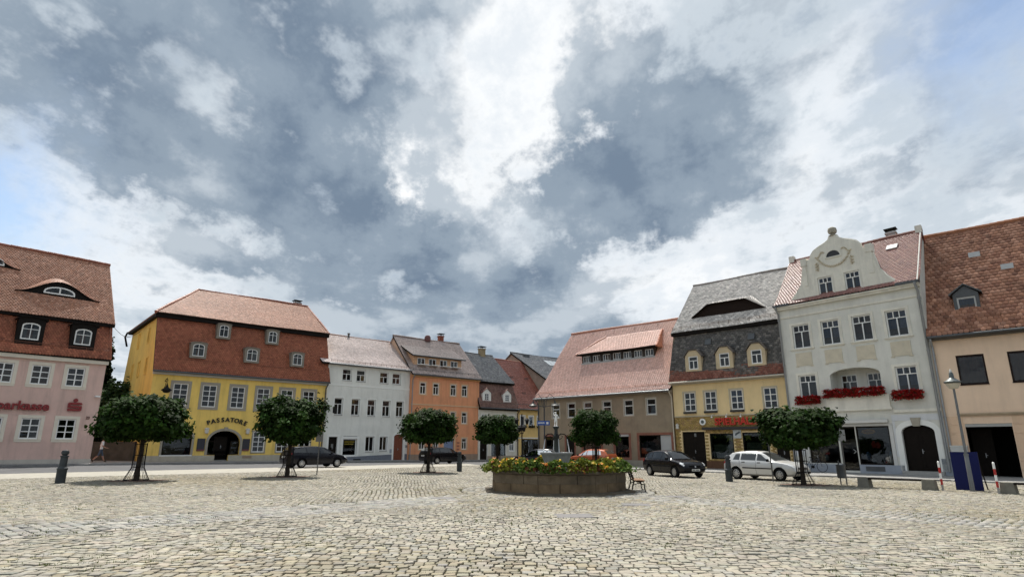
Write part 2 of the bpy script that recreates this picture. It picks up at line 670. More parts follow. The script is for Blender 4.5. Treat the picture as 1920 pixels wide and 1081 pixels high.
def region(x, y):
    """0 near field, 1 left field, 2 right field, 3/4 paths, 5 nothing"""
    dx, dy = x - FC[0], y - FC[1]
    r = np.hypot(dx, dy)
    aL, cL = dx * DL[0] + dy * DL[1], dx * DL[1] - dy * DL[0]
    aR, cR = dx * DR[0] + dy * DR[1], dx * DR[1] - dy * DR[0]
    out = np.where(dx < 0, 1, 2)
    out = np.where((cL < 0) & (cR > 0) & (aL > 0) & (aR > 0), 0, out)
    out = np.where((np.abs(cR) < 1.08) & (aR > 0), 4, out)
    out = np.where((np.abs(cL) < 1.08) & (aL > 0), 3, out)
    out = np.where(r < 3.75, 5, out)
    for px, py in PITS:
        out = np.where((np.abs(x - px) < .95) & (np.abs(y - py) < .95), 5, out)
    for mx, my, hx, hy, an in MANHOLES:
        out = np.where((np.abs(x - mx) < hx + .06) & (np.abs(y - my) < hy + .06), 5, out)
    return out


PAL = {0: np.array([(.41, .38, .31), (.43, .395, .315), (.39, .365, .305), (.40, .36, .29), (.375, .36, .32), (.45, .42, .345), (.42, .385, .315), (.34, .32, .275)]),
       3: np.array([(.40, .39, .36), (.43, .41, .37), (.37, .365, .345), (.45, .425, .375)])}
ST = []      # x, y, angle, half length, half width, palette, region


def lay(reg, phi, pitch, wlo, whi, org, wob=.05):
    c, s = math.cos(phi), math.sin(phi)
    ext = 62
    nr = int(2 * ext / pitch)
    rows = (np.arange(nr) - nr / 2) * pitch
    for r in rows:
        # quick test: does this row pass the square at all
        w = rng.uniform(wlo, whi, int(2 * ext / ((wlo + whi) / 2)) + 4)
        e = np.cumsum(w) - ext + rng.uniform(0, .2)
        cs = e - w / 2
        rr = r + wob * np.sin(cs * .55 + r * .3) + wob * .5 * np.sin(cs * 1.7 + r * 1.1)
        x = org[0] + cs * c - rr * s
        y = org[1] + cs * s + rr * c
        k = (y > 4.5) & (np.abs(x) < y * .93 + 2.5) & (np.hypot(x, y) < 56)
        if not k.any():
            continue
        x, y, w2 = x[k], y[k], w[k]
        k = in_poly(x, y, SQ)
        if not k.any():
            continue
        x, y, w2 = x[k], y[k], w2[k]
        k = region(x, y) == reg
        n = int(k.sum())
        if n:
            ST.append(np.column_stack([x[k], y[k], np.full(n, phi), w2[k] / 2, np.full(n, pitch / 2), np.full(n, 3 if reg in (3, 4) else 0)]))


lay(0, 0.0, .15, .12, .20, FC, .03)
lay(1, R(100), .15, .12, .19, FC)
lay(2, R(80), .15, .12, .19, FC)
aL_, aR_ = math.atan2(DL[1], DL[0]), math.atan2(DR[1], DR[0])
lay(3, aL_ + R(90), .19, .15, .24, FC, .012)
lay(4, aR_ + R(90), .19, .15, .24, FC, .012)
# rings of setts round the fountain
for ri in range(4):
    rad = 2.80 + ri * .24
    n = int(2 * math.pi * rad / .17)
    t = np.arange(n) * 2 * math.pi / n + ri * .3
    ST.append(np.column_stack([FC[0] + rad * np.cos(t), FC[1] + rad * np.sin(t), t + math.pi / 2, np.full(n, .085), np.full(n, .12), np.full(n, 3)]))
ST = np.concatenate(ST)
# patchy wear: some areas browner or greyer
nS = len(ST)
scol = np.zeros((nS, 3))
for p in (0, 3):
    k = ST[:, 5] == p
    pal = PAL[p]
    scol[k] = pal[rng.integers(0, len(pal), k.sum())]
scol *= rng.normal(1.0, .13, nS).clip(.7, 1.25)[:, None]
scol *= (1 + .015 * rng.normal(size=(nS, 3)))
patch = np.sin(ST[:, 0] * .7 + 1.3 * np.sin(ST[:, 1] * .4)) * np.sin(ST[:, 1] * .9 + ST[:, 0] * .23)
scol *= (1 + .10 * patch)[:, None]
dirt = np.sin(ST[:, 0] * .31 + ST[:, 1] * .17 + 1.0) * np.sin(ST[:, 1] * .23 - ST[:, 0] * .11) + .3 * rng.normal(size=nS)
scol *= np.where(dirt[:, None] > .55, np.array([.90, .86, .76]), 1.0)
dist = np.hypot(ST[:, 0], ST[:, 1])
inview = (np.abs(ST[:, 0]) < ST[:, 1] * .80) & (ST[:, 1] > 8.35)
order = np.argsort(np.where(inview, dist, 1e9))
single = order[:300]
is_single = np.zeros(nS, bool)
is_single[single] = True
STONE = mat('cobble_granite', (.66, .655, .64), .75, attr=True, var=.20, vscale=16, bump=.5, bscale=55, spec=.35)


def stone_verts(S, fine, absolute=True):
    """vertices of many stones at once; returns (n,k,3) and the face table of one stone"""
    n = len(S)
    a = S[:, 3] - .006 - .005 * rng.random(n)
    b = S[:, 4] - .007 - .006 * rng.random(n)
    if fine:
        ux = np.array([-.86, .0, .86, 1, 1, .86, .0, -.86, -1, -1])
        uy = np.array([-1, -1.02, -1, -.80, .80, 1, 1.02, 1, .80, -.80])
        rings = [(1.0, -.045), (.985, -.008), (.95, .0), (.86, .003)]
    else:
        ux = np.array([-1, 1, 1, -1.])
        uy = np.array([-1, -1, 1, 1.])
        rings = [(1.0, -.035), (.86, .0)]
    k = len(ux)
    jx = rng.normal(0, .035, (n, k))
    jy = rng.normal(0, .055, (n, k))
    dz = rng.normal(0, .005, n)
    tx, ty = rng.normal(0, .035, n), rng.normal(0, .035, n)
    out = []
    for sc, z in rings:
        lx = a[:, None] * (ux + jx) * sc
        ly = b[:, None] * (uy + jy) * sc
        zz = z + dz[:, None] + lx * tx[:, None] + ly * ty[:, None]
        out.append(np.stack([lx, ly, zz * np.ones_like(lx)], -1))
    V = np.concatenate(out, 1)
    c, s = np.cos(S[:, 2])[:, None], np.sin(S[:, 2])[:, None]
    X = V[:, :, 0] * c - V[:, :, 1] * s
    Y = V[:, :, 0] * s + V[:, :, 1] * c
    V = np.stack([X, Y, V[:, :, 2]], -1)
    if absolute:
        V[:, :, 0] += S[:, 0][:, None]
        V[:, :, 1] += S[:, 1][:, None]
        V[:, :, 2] += gzv(S[:, 0])[:, None]
    quads = []
    for r in range(len(rings) - 1):
        for i in range(k):
            j = (i + 1) % k
            quads.append((r * k + i, r * k + j, (r + 1) * k + j, (r + 1) * k + i))
    top = tuple((len(rings) - 1) * k + i for i in range(k))
    return V, np.array(quads), np.array([top])


def stones_mesh(name, idx, fine):
    S = ST[idx]
    V, Q, T = stone_verts(S, fine)
    n, k = V.shape[:2]
    off = (np.arange(n) * k)[:, None, None]
    return np_mesh(name, V.reshape(-1, 3), [(Q[None] + off).reshape(-1, 4), (T[None] + off).reshape(-1, T.shape[1])], STONE, np.repeat(scol[idx], k, 0))


near_i = np.where((dist < 15.5) & ~is_single)[0]
far_i = np.where(dist >= 15.5)[0]
stuff(link('cobblestones_near', stones_mesh('cobblestones_near', near_i, True), ground))
stuff(link('cobblestones_far', stones_mesh('cobblestones_far', far_i, False), ground))
Vs, Qs, Ts = stone_verts(ST[single], True, False)
for q, i in enumerate(single):
    me = np_mesh('cobblestone', Vs[q], [Qs, Ts], STONE, np.repeat(scol[i][None], Vs.shape[1], 0))
    link('cobblestone', me, ground, (ST[i, 0], ST[i, 1], float(gzv(ST[i, 0]))))

# moss and small grass tufts in the joints
nt_ = 9000
gx = rng.uniform(-1, 1, nt_)
gy = rng.uniform(8.3, 34, nt_) ** 1.0
gx = gx * gy * .9
k = in_poly(gx, gy, SQ) & (region(gx, gy) != 5)
cl = np.sin(gx * .8 + 2 * np.sin(gy * .35)) * np.sin(gy * .7 - gx * .3) + rng.normal(0, .35, nt_)
k &= cl > .25
gx, gy = gx[k], gy[k]
n = len(gx)
bl = 5
bx = np.repeat(gx, bl) + rng.normal(0, .03, n * bl)
by = np.repeat(gy, bl) + rng.normal(0, .03, n * bl)
hh = rng.uniform(.012, .04, n * bl)
an = rng.uniform(0, 6.28, n * bl)
wv = .012
z0 = gzv(bx) - .03
tri = np.stack([np.stack([bx - wv * np.cos(an), by - wv * np.sin(an), z0], -1), np.stack([bx + wv * np.cos(an), by + wv * np.sin(an), z0], -1),
                np.stack([bx + rng.normal(0, .015, n * bl), by + rng.normal(0, .015, n * bl), z0 + .03 + hh], -1)], 1)
GRASS = mat('moss_grass', (.11, .135, .035), .9, var=.3, vscale=4, transl=.2)
g = link('joint_grass', np_mesh('joint_grass', tri.reshape(-1, 3), [np.arange(len(tri) * 3).reshape(-1, 3)], GRASS), None)
stuff(g)
g['label'] = 'short green grass and moss growing in the cobble joints'
g['category'] = 'grass'

# iron / stone covers let into the paving
COVER = mat('cover_plate', (.15, .142, .14), .7, var=.2, vscale=6, bump=.3)
for i, (mx, my, hx, hy, an) in enumerate(MANHOLES):
    mb = MB()
    mb.box(-hx, hx, -hy, hy, -.03, .002)
    mb.box(-hx - .045, hx + .045, -hy - .045, -hy - .005, -.03, .0)
    mb.box(-hx - .045, hx + .045, hy + .005, hy + .045, -.03, .0)
    mb.box(-hx - .045, -hx - .005, -hy, hy, -.03, .0)
    mb.box(hx + .005, hx + .045, -hy, hy, -.03, .0)
    o = mb.build('manhole_cover', COVER, None, (mx, my, gz(mx)), an)
    tag(o, ['large grey manhole cover in the cobbles in front of the fountain', 'grey manhole cover in the cobbles right in front of the fountain bench', 'small dark cover plate in the cobbles left of the fountain',
            'small cover plate in the cobbles right of the fountain bench'][i], 'manhole cover')
PITM = mat('tree_pit_soil', (.17, .115, .09), .95, var=.25, vscale=5, bump=.6, bscale=30)
for px, py in PITS:
    mb = MB()
    mb.box(-.93, .93, -.93, .93, -.05, -.004)
    structure(mb.build('tree_pit', PITM, None, (px, py, gz(px)), R(42 if px < 0 else -42) * 0))

# ================================================================ HOUSE KIT
# every house: an Empty at the left foot of its front; x runs along the front, y into the house, z is height


def arc(w, z_spring, rise, n=10):
    """points of a flat elliptical arch from right spring to left spring, centred on x=0"""
    return [(w / 2 * math.cos(math.pi * i / n), z_spring + rise * math.sin(math.pi * i / n)) for i in range(n + 1)]


def outline(w, h, rise, grow=0.0, n=10, base=0.0):
    """door/window outline, counter-clockwise from bottom left; grow widens it (base: how much at the bottom)"""
    if rise:
        return [(-w / 2 - grow, -base), (w / 2 + grow, -base)] + arc(w + 2 * grow, h - rise, rise + grow, n)
    return [(-w / 2 - grow, -base), (w / 2 + grow, -base), (w / 2 + grow, h + grow), (-w / 2 - grow, h + grow)]


def wall_grid(mb, x0, x1, z0, z1, holes, y=0.0, reveal=.2, mi=0, top=None):
    """wall face with real openings; hole = (centre, width, zbottom, ztop, arch rise)"""
    X = sorted({x0, x1} | {round(h[0] - h[1] / 2, 4) for h in holes} | {round(h[0] + h[1] / 2, 4) for h in holes})
    Z = sorted({z0, z1} | {round(h[2], 4) for h in holes} | {round(h[3], 4) for h in holes})
    X = [x for x in X if x0 <= x <= x1]
    Z = [z for z in Z if z0 <= z <= z1]
    for i in range(len(X) - 1):
        run = None
        for j in range(len(Z) - 1):
            cx, cz = (X[i] + X[i + 1]) / 2, (Z[j] + Z[j + 1]) / 2
            if any(abs(cx - h[0]) < h[1] / 2 and h[2] < cz < h[3] for h in holes):
                continue
            mb.poly([(X[i], y, Z[j]), (X[i + 1], y, Z[j]), (X[i + 1], y, Z[j + 1]), (X[i], y, Z[j + 1])], mi)
    for h in holes:
        a, b, c, d = h[0] - h[1] / 2, h[0] + h[1] / 2, h[2], h[3]
        rise = h[4] if len(h) > 4 else 0
        ds = d - rise
        yb = y + reveal
        mb.poly([(a, y, c), (a, yb, c), (a, yb, ds), (a, y, ds)], mi)
        mb.poly([(b, y, c), (b, y, ds), (b, yb, ds), (b, yb, c)], mi)
        mb.poly([(a, y, c), (b, y, c), (b, yb, c), (a, yb, c)], mi)
        if not rise:
            mb.poly([(a, y, d), (a, yb, d), (b, yb, d), (b, y, d)], mi)
        else:
            pts = arc(h[1], ds, rise)
            for p, q in zip(pts[:-1], pts[1:]):
                mb.poly([(h[0] + p[0], y, p[1]), (h[0] + p[0], yb, p[1]), (h[0] + q[0], yb, q[1]), (h[0] + q[0], y, q[1])], mi)
                mb.poly([(h[0] + p[0], y, p[1]), (h[0] + q[0], y, q[1]), (h[0] + q[0], y, d), (h[0] + p[0], y, d)], mi)


_wc = {}


def cached(key, fn):
    if key not in _wc:
        _wc[key] = fn()
    return _wc[key]


def frame_mesh(w, h, pat, rise, fw, bw, m):
    mb = MB()
    y0, y1 = -.035, .035
    mb.ring(outline(w - .004, h - .002, rise), outline(w - 2 * fw, h - fw - .0, max(rise - fw * .4, 0) if rise else 0, 0, 10, -fw) if rise else
            [(-w / 2 + fw, fw), (w / 2 - fw, fw), (w / 2 - fw, h - fw), (-w / 2 + fw, h - fw)], y0, y1)
    z = h - fw
    H = h - 2 * fw
    W = w - 2 * fw
    cells = []
    for i, (fr, n) in enumerate(pat):
        zt, zb = z, z - fr * H
        if i:
            t = bw if abs(fr) else bw
            mb.box(-W / 2 - .002, W / 2 + .002, y0 + .008, y1 - .008, zt - t / 2, zt + t / 2)
        for k in range(n):
            xa, xb = -W / 2 + W * k / n, -W / 2 + W * (k + 1) / n
            if k:
                bb = bw * 1.25 if n == 2 else bw
                mb.box(xa - bb / 2, xa + bb / 2, y0 + .004, y1 - .004, zb + (bw / 2 if i < len(pat) - 1 else -.002), zt - (bw / 2 if i else -.002))
            cells.append((xa, xb, zb, zt))
        z = zb
    return mb.mesh('window', m), cells


def pane_mesh(w, h, m):
    def f():
        mb = MB()
        mb.box(-w / 2, w / 2, -.006, .006, -h / 2, h / 2)
        return mb.mesh('pane', m)
    return cached(('pane', round(w, 2), round(h, 2), m.name), f)


def arch_pane(w, h, rise, side, zb, m):
    """half of an arched light, left (-1) or right (+1) of the middle bar; side 0 = all of it"""
    def f():
        pts = arc(w, h - rise, rise)
        if side > 0:
            pl = [(0, zb), (w / 2, zb)] + [p for p in pts if p[0] >= -1e-6]
        elif side < 0:
            pl = [(-w / 2, zb), (0, zb)] + [p for p in pts if p[0] <= 1e-6]
        else:
            pl = [(-w / 2, zb), (w / 2, zb)] + pts
        mb = MB()
        mb.prism(pl, -.006, .006)
        return mb.mesh('pane', m)
    return cached(('apane', round(w, 2), round(h, 2), round(rise, 2), side, round(zb, 2), m.name), f)


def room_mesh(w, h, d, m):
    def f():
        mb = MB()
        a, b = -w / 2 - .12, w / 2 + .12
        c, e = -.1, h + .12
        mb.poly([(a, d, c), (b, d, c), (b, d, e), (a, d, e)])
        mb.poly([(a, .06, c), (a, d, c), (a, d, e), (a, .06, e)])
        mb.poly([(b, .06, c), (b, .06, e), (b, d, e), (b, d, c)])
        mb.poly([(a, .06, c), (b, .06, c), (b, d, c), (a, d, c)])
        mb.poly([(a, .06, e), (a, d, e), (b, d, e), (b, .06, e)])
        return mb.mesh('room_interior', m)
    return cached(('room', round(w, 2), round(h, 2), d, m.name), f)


def curtain_mesh(w, h, m):
    def f():
        mb = MB()
        n = 18
        pts = [(-w / 2 + w * i / n, .018 * math.sin(i * 2.1) + .012 * math.sin(i * .9)) for i in range(n + 1)]
        for p, q in zip(pts[:-1], pts[1:]):
            mb.poly([(p[0], p[1], 0), (q[0], q[1], 0), (q[0], q[1], h), (p[0], p[1], h)])
        return mb.mesh('curtain', m, True)
    return cached(('curt', round(w, 2), round(h, 2), m.name), f)


LACE = mat('net_curtain', (.20, .20, .195), .9, var=.1)
BLUEC = mat('blue_curtain', (.13, .19, .35), .9, var=.2)
BROWNC = mat('brown_curtain', (.19, .09, .06), .9, var=.2)
GREYC = mat('grey_curtain', (.075, .075, .08), .9, var=.2)
MUNTIN = {}


def window(house, s, z0, w, h, pat, y=.09, fm=None, casing=None, sill=None, rise=0.0, curtain=None, fw=.085, bw=.055, glass=None, room=.7, label=None):
    """window: frame with bars > panes, casing, sill, curtains, the dark room behind"""
    fm = fm or WHITE
    glass = glass or GLASS
    key = ('frame', w, h, tuple(pat), rise, fw, bw, fm.name)
    me, cells = cached(key, lambda: frame_mesh(w, h, pat, rise, fw, bw, fm))
    o = link('window', me, house, (s, y, z0))
    if label:
        o['label'] = label
    if rise:
        ncol = pat[0][1]
        bot = min(c[2] for c in cells)
        for sd in ((-1, 1) if ncol == 2 else (0,)):
            link('pane', arch_pane(w - 2 * fw, h - fw * .9, max(rise - fw * .4, .01), sd, bot, glass), o)
    else:
        for xa, xb, zb, zt in cells:
            pn = link('pane', pane_mesh(xb - xa - .002, zt - zb - .002, glass), o, ((xa + xb) / 2, 0, (zb + zt) / 2))
            pn.rotation_euler = (R(random.uniform(-1.2, 1.2)), 0, R(random.uniform(-1.0, 1.0)))
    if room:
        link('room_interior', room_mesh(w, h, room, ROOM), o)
    if casing:
        cw, proud, cm = casing[:3]
        bot = casing[3] if len(casing) > 3 else cw

        def cf():
            mb = MB()
            mb.ring(outline(w, h, rise, cw, 10, bot), outline(w, h, rise), -y - proud, -y + .012)
            return mb.mesh('casing', cm)
        link('casing', cached(('cas', w, h, rise, cw, proud, bot, y, cm.name), cf), o)
    if sill:
        sw, sh, sp, sm = sill

        def sf():
            mb = MB()
            mb.box(-w / 2 - sw, w / 2 + sw, -y - sp, -.03, -sh, .004)
            return mb.mesh('sill', sm)
        link('sill', cached(('sill', w, sw, sh, sp, y, sm.name), sf), o)
    if curtain:
        for cx, cw_, ch, cm in curtain:
            link('curtain', curtain_mesh(w * cw_, h * ch, cm), o, (cx * w, .12, h * (1 - ch) if ch < .99 else 0))
    return o


def lace_pair(side=.24, m=None, ch=1.0):
    m = m or LACE
    return [(-.5 + side / 2 + .02, side, ch, m), (.5 - side / 2 - .02, side, ch, m)]


# ---- roofs
TILE_GAIN = 1.0


def tile_field(fn, nu, nv, inside=None, pal=None, lift=.03, kind='beaver', seed=0, jitter=.004, age=.12, gloss=None):
    """courses of single tiles on a surface fn(u,v)->(n,3), u along the eave, v up the slope, both 0..1"""
    r = np.random.default_rng(seed)
    J, I = np.meshgrid(np.arange(nv), np.arange(nu + 1), indexing='ij')
    I = I - (J % 2) * .5 if kind != 'pantile' else I + 0.0
    u0, u1 = (I / nu).ravel(), ((I + 1) / nu).ravel()
    v0, v1 = (J / nv).ravel(), ((J + 1.25) / nv).ravel()
    k = (u0 + u1) / 2
    keep = (k > -1e-9) & (k < 1 + 1e-9)
    if inside is not None:
        keep &= inside(k, (J.ravel() + .5) / nv)
    u0, u1, v0, v1 = (np.clip(a[keep], 0, 1.0) for a in (u0, u1, v0, v1))
    n = len(u0)
    gap = .03 * (u1 - u0)
    u0, u1 = u0 + gap, u1 - gap
    bl, br, tl, tr = fn(u0, v0), fn(u1, v0), fn(u0, v1), fn(u1, v1)
    nrm = np.cross(br - bl, tl - bl)
    nrm /= np.linalg.norm(nrm, axis=1)[:, None] + 1e-9
    up = lift * (1 + .10 * r.normal(size=n))[:, None] * nrm
    lo = .004 * nrm
    j = lambda: jitter * r.normal(size=(n, 1)) * (tl - bl) / (np.linalg.norm(tl - bl, axis=1)[:, None] + 1e-9)
    dj = j()
    bl, br = bl + dj, br + dj
    if kind == 'beaver':
        e = (tl - bl) * .17
        V = np.stack([bl + e + up, bl + (br - bl) * .28 + up, br - (br - bl) * .28 + up, br + (tr - br) * .17 + up, tr + lo, tl + lo,
                      bl + e, bl + (br - bl) * .28, br - (br - bl) * .28, br + (tr - br) * .17], 1)
        F6 = np.array([[0, 1, 2, 3, 4, 5]])
        F4 = np.array([[6, 7, 1, 0], [7, 8, 2, 1], [8, 9, 3, 2]])
    elif kind == 'pantile':
        m1, m2 = bl + (br - bl) * .35, bl + (br - bl) * .7
        t1, t2 = tl + (tr - tl) * .35, tl + (tr - tl) * .7
        b = nrm * lift * 1.2
        V = np.stack([bl + up * .5, m1 + up + b, m2 + up + b * .6, br + up * .3, tr + lo, t2 + lo + b * .6, t1 + lo + b, tl + lo, bl, m1, m2, br], 1)
        F6 = None
        F4 = np.array([[0, 1, 6, 7], [1, 2, 5, 6], [2, 3, 4, 5], [8, 9, 1, 0], [9, 10, 2, 1], [10, 11, 3, 2]])
    else:
        V = np.stack([bl + up, br + up, tr + lo, tl + lo, bl, br], 1)
        F6 = None
        F4 = np.array([[0, 1, 2, 3], [4, 5, 1, 0]])
    kk = V.shape[1]
    off = (np.arange(n) * kk)[:, None, None]
    faces = [(F4[None] + off).reshape(-1, 4)]
    if F6 is not None:
        faces.append((F6[None] + off).reshape(-1, 6))
    pal = np.array(pal)
    c = pal[r.integers(0, len(pal), n)] * (1 + age * r.normal(size=n)).clip(.55, 1.5)[:, None]
    # weather: soft darker and lighter areas
    um, vm_ = (u0 + u1) / 2, (v0 + v1) / 2
    p = np.sin(um * 9 + seed + 2 * np.sin(vm_ * 4 + seed)) * np.sin(vm_ * 7 + um * 3 + seed * 1.7)
    st_ = np.sin(um * 57 + seed) * np.sin(um * 23.7 + seed * 2.1)
    c = c * (1 + .09 * p + .06 * st_ * (1 - vm_))[:, None]
    return V.reshape(-1, 3), faces, np.repeat(c, kk, 0)


TILE = mat('clay_tile', (1, 1, 1), .55, attr=True, var=.14, vscale=3, spec=.3)
TILE_G = mat('glazed_clay_tile', (1, 1, 1), .36, attr=True, var=.10, vscale=5, spec=.7)
SLATE = mat('slate_tile', (1, 1, 1), .38, attr=True, var=.25, vscale=5, spec=.9)


def plane_fn(p00, p10, p01, p11):
    a, b, c, d = (np.array(p, dtype=float) for p in (p00, p10, p01, p11))

    def fn(u, v):
        u, v = np.asarray(u)[:, None], np.asarray(v)[:, None]
        return a * (1 - u) * (1 - v) + b * u * (1 - v) + c * (1 - u) * v + d * u * v
    return fn


def roof_plane(house, x0, x1, y0, z0, y1, z1, tw, th, pal, m, kind='beaver', seed=1, clip=None, lift=.010, age=.12, thick=.14, slabm=None, curve=0.0):
    """one slope: slab part with its courses of tiles as a sub-part. clip = polygon in (x, v 0..1); curve = sweep at the eave"""
    poly = clip or [(x0, 0), (x1, 0), (x1, 1), (x0, 1)]
    n = Vector((0, -(z1 - z0), y1 - y0)).normalized()
    pts = [(x, y0 + (y1 - y0) * v, z0 + (z1 - z0) * v) for x, v in poly]
    mb = MB()
    if not curve:
        mb.slab(pts, n, thick)
    else:
        ks = 8
        for i in range(ks):
            va, vb = i / ks, (i + 1) / ks
            f = lambda v: (y0 + (y1 - y0) * v, z0 + (z1 - z0) * v - curve * math.sin(math.pi * min(v * 1.6, 1)))
            (ya, za), (yb, zb) = f(va), f(vb)
            mb.poly([(x0, ya, za), (x1, ya, za), (x1, yb, zb), (x0, yb, zb)])
            mb.poly([(x0, ya, za), (x0, yb, zb), (x0, yb, zb - thick), (x0, ya, za - thick)])
            mb.poly([(x1, ya, za), (x1, yb, zb), (x1, yb, zb - thick), (x1, ya, za - thick)])
        mb.poly([(x0, y0, z0), (x1, y0, z0), (x1, y0, z0 - thick), (x0, y0, z0 - thick)])
    rf = mb.build('roof', slabm or DARKWOOD, house, fix=not curve)
    L_ = math.hypot(y1 - y0, z1 - z0)
    nu, nv = max(2, int((x1 - x0) / tw)), max(2, int(L_ / th))
    base = plane_fn((x0, y0, z0), (x1, y0, z0), (x0, y1, z1), (x1, y1, z1))
    nn = np.array(n) * (.022 if curve else .008)

    def fn(u, v):
        P = base(u, v) + nn
        P[:, 2] += .03 * (1 + np.sin(np.asarray(u) * 8 + seed) * np.cos(np.asarray(v) * 3 + seed))   # old roofs sag a little
        if curve:
            P[:, 2] -= curve * np.sin(np.pi * np.minimum(np.asarray(v) * 1.6, 1))
        return P
    ins = None
    if clip:
        ins = lambda u, v: in_poly(x0 + (x1 - x0) * u, v, poly)
    V, F, C = tile_field(fn, nu, nv, ins, pal, lift, kind, seed, age=age)
    stuff(link('roof_tiles', np_mesh('roof_tiles', V, F, m, C), rf))
    return rf


def ridge(house, a, b, r=.13, m=None, n=None):
    """row of overlapping ridge tiles"""
    a, b = Vector(a), Vector(b)
    L_ = (b - a).length
    k = n or max(3, int(L_ / .38))
    mb = MB()
    for i in range(k):
        sg0 = Vector((0, 0, .035 * math.sin(i * 6.0 / k + a.z) + random.uniform(-.008, .008)))
        p, q = a.lerp(b, i / k) + sg0, a.lerp(b, (i + 1.06) / k) + sg0
        mb.tube([p, q], [r * 1.08, r * .94], 8)
    return mb.build('ridge_tiles', m, house, smooth=True)


def gutter(house, x0, x1, y, z, m=None, r=.075, drop=None):
    mb = MB()
    mb.tube([(x0, y, z), (x1, y, z)], r, 10)
    mb.build('gutter', m or ZINC, house, smooth=True)


def downpipe(house, x, y, ztop, zbot, m=None, r=.05, y_eave=-.3):
    mb = MB()
    mb.tube([(x, y_eave, ztop), (x, y_eave, ztop - .12), (x, y, ztop - .5), (x, y, zbot)], r, 8)
    for k in range(4):
        z = ztop - 1 - k * (ztop - zbot - 1.5) / 3
        mb.tube([(x, y, z), (x, y, z + .05)], r * 1.35, 8)
    mb.build('downpipe', m or ZINC, house, smooth=True)


def snow_guard(house, x0, x1, y, z, m, step=.9, h=.2):
    mb = MB()
    n = int((x1 - x0) / step)
    for i in range(n + 1):
        x = x0 + (x1 - x0) * i / n
        mb.tube([(x, y + .03, z - .1), (x, y - .04, z + h)], .018, 5)
    mb.tube([(x0, y - .02, z + h * .55), (x1, y - .02, z + h * .55)], .014, 5)
    mb.tube([(x0, y - .04, z + h * .95), (x1, y - .04, z + h * .95)], .014, 5)
    mb.build('snow_guard', m, house)


def box_part(name, house, x0, x1, y0, y1, z0, z1, m):
    mb = MB()
    mb.box(x0, x1, y0, y1, z0, z1)
    return mb.build(name, m, house)


def shell(house, L_, zb, ze, depth, holes, m, profile=None, x0=0.0, name='wall', reveal=.2):
    """front with openings, two sides following the roof profile [(y,z)...], back wall"""
    mb = MB()
    wall_grid(mb, x0, L_, zb, ze, holes, 0, reveal)
    prof = profile or [(0, ze), (depth, ze)]
    for x in (x0, L_):
        mb.poly([(x, 0, zb)] + [(x, y, z) for y, z in prof] + [(x, depth, zb)])
    mb.poly([(x0, depth, zb), (L_, depth, zb), (L_, depth, prof[-1][1]), (x0, depth, prof[-1][1])])
    return mb.build(name, m, house, fix=False)


def door_leaf(house, s, z0, w, h, m, rise=0.0, y=.14, panels=(2, 3), fanlight=0.0, label=None, knob=True, casing=None):
    mb = MB()
    mb.prism(outline(w - .01, h - .005, rise), -.03, .03)
    pw = w / panels[0]
    hh = (h - rise) * .94
    for i in range(panels[0]):
        for j in range(panels[1]):
            xa, xb = -w / 2 + pw * i + .07, -w / 2 + pw * (i + 1) - .07
            za, zb = .12 + hh * j / panels[1], hh * (j + 1) / panels[1] - .02
            mb.ring([(xa, za), (xb, za), (xb, zb), (xa, zb)], [(xa + .04, za + .04), (xb - .04, za + .04), (xb - .04, zb - .04), (xa + .04, zb - .04)], -.05, -.02)
    o = mb.build('door', m, house, (s, y, z0))
    if label:
        o['label'] = label
    if knob:
        k = MB()
        k.box(.02, .06, -.06, -.03, 1.0, 1.25)
        k.box(.02, .14, -.10, -.07, 1.12, 1.145)
        k.box(.03, .05, -.08, -.05, 1.12, 1.145)
        k.build('handle', ZINC, o)
    if casing:
        cw, proud, cm = casing
        k = MB()
        k.ring(outline(w, h, rise, cw, 10, 0), outline(w, h, rise), -y - proud, -y + .012)
        k.build('casing', cm, o)
    return o


def wall_lettering(house, txt, s, z, size, depth, m, y=-.06, sx=1.0, bold=0.0, name='lettering'):
    return link(name, text_mesh(txt, size, depth, m, bold, sx), house, (s, y, z))


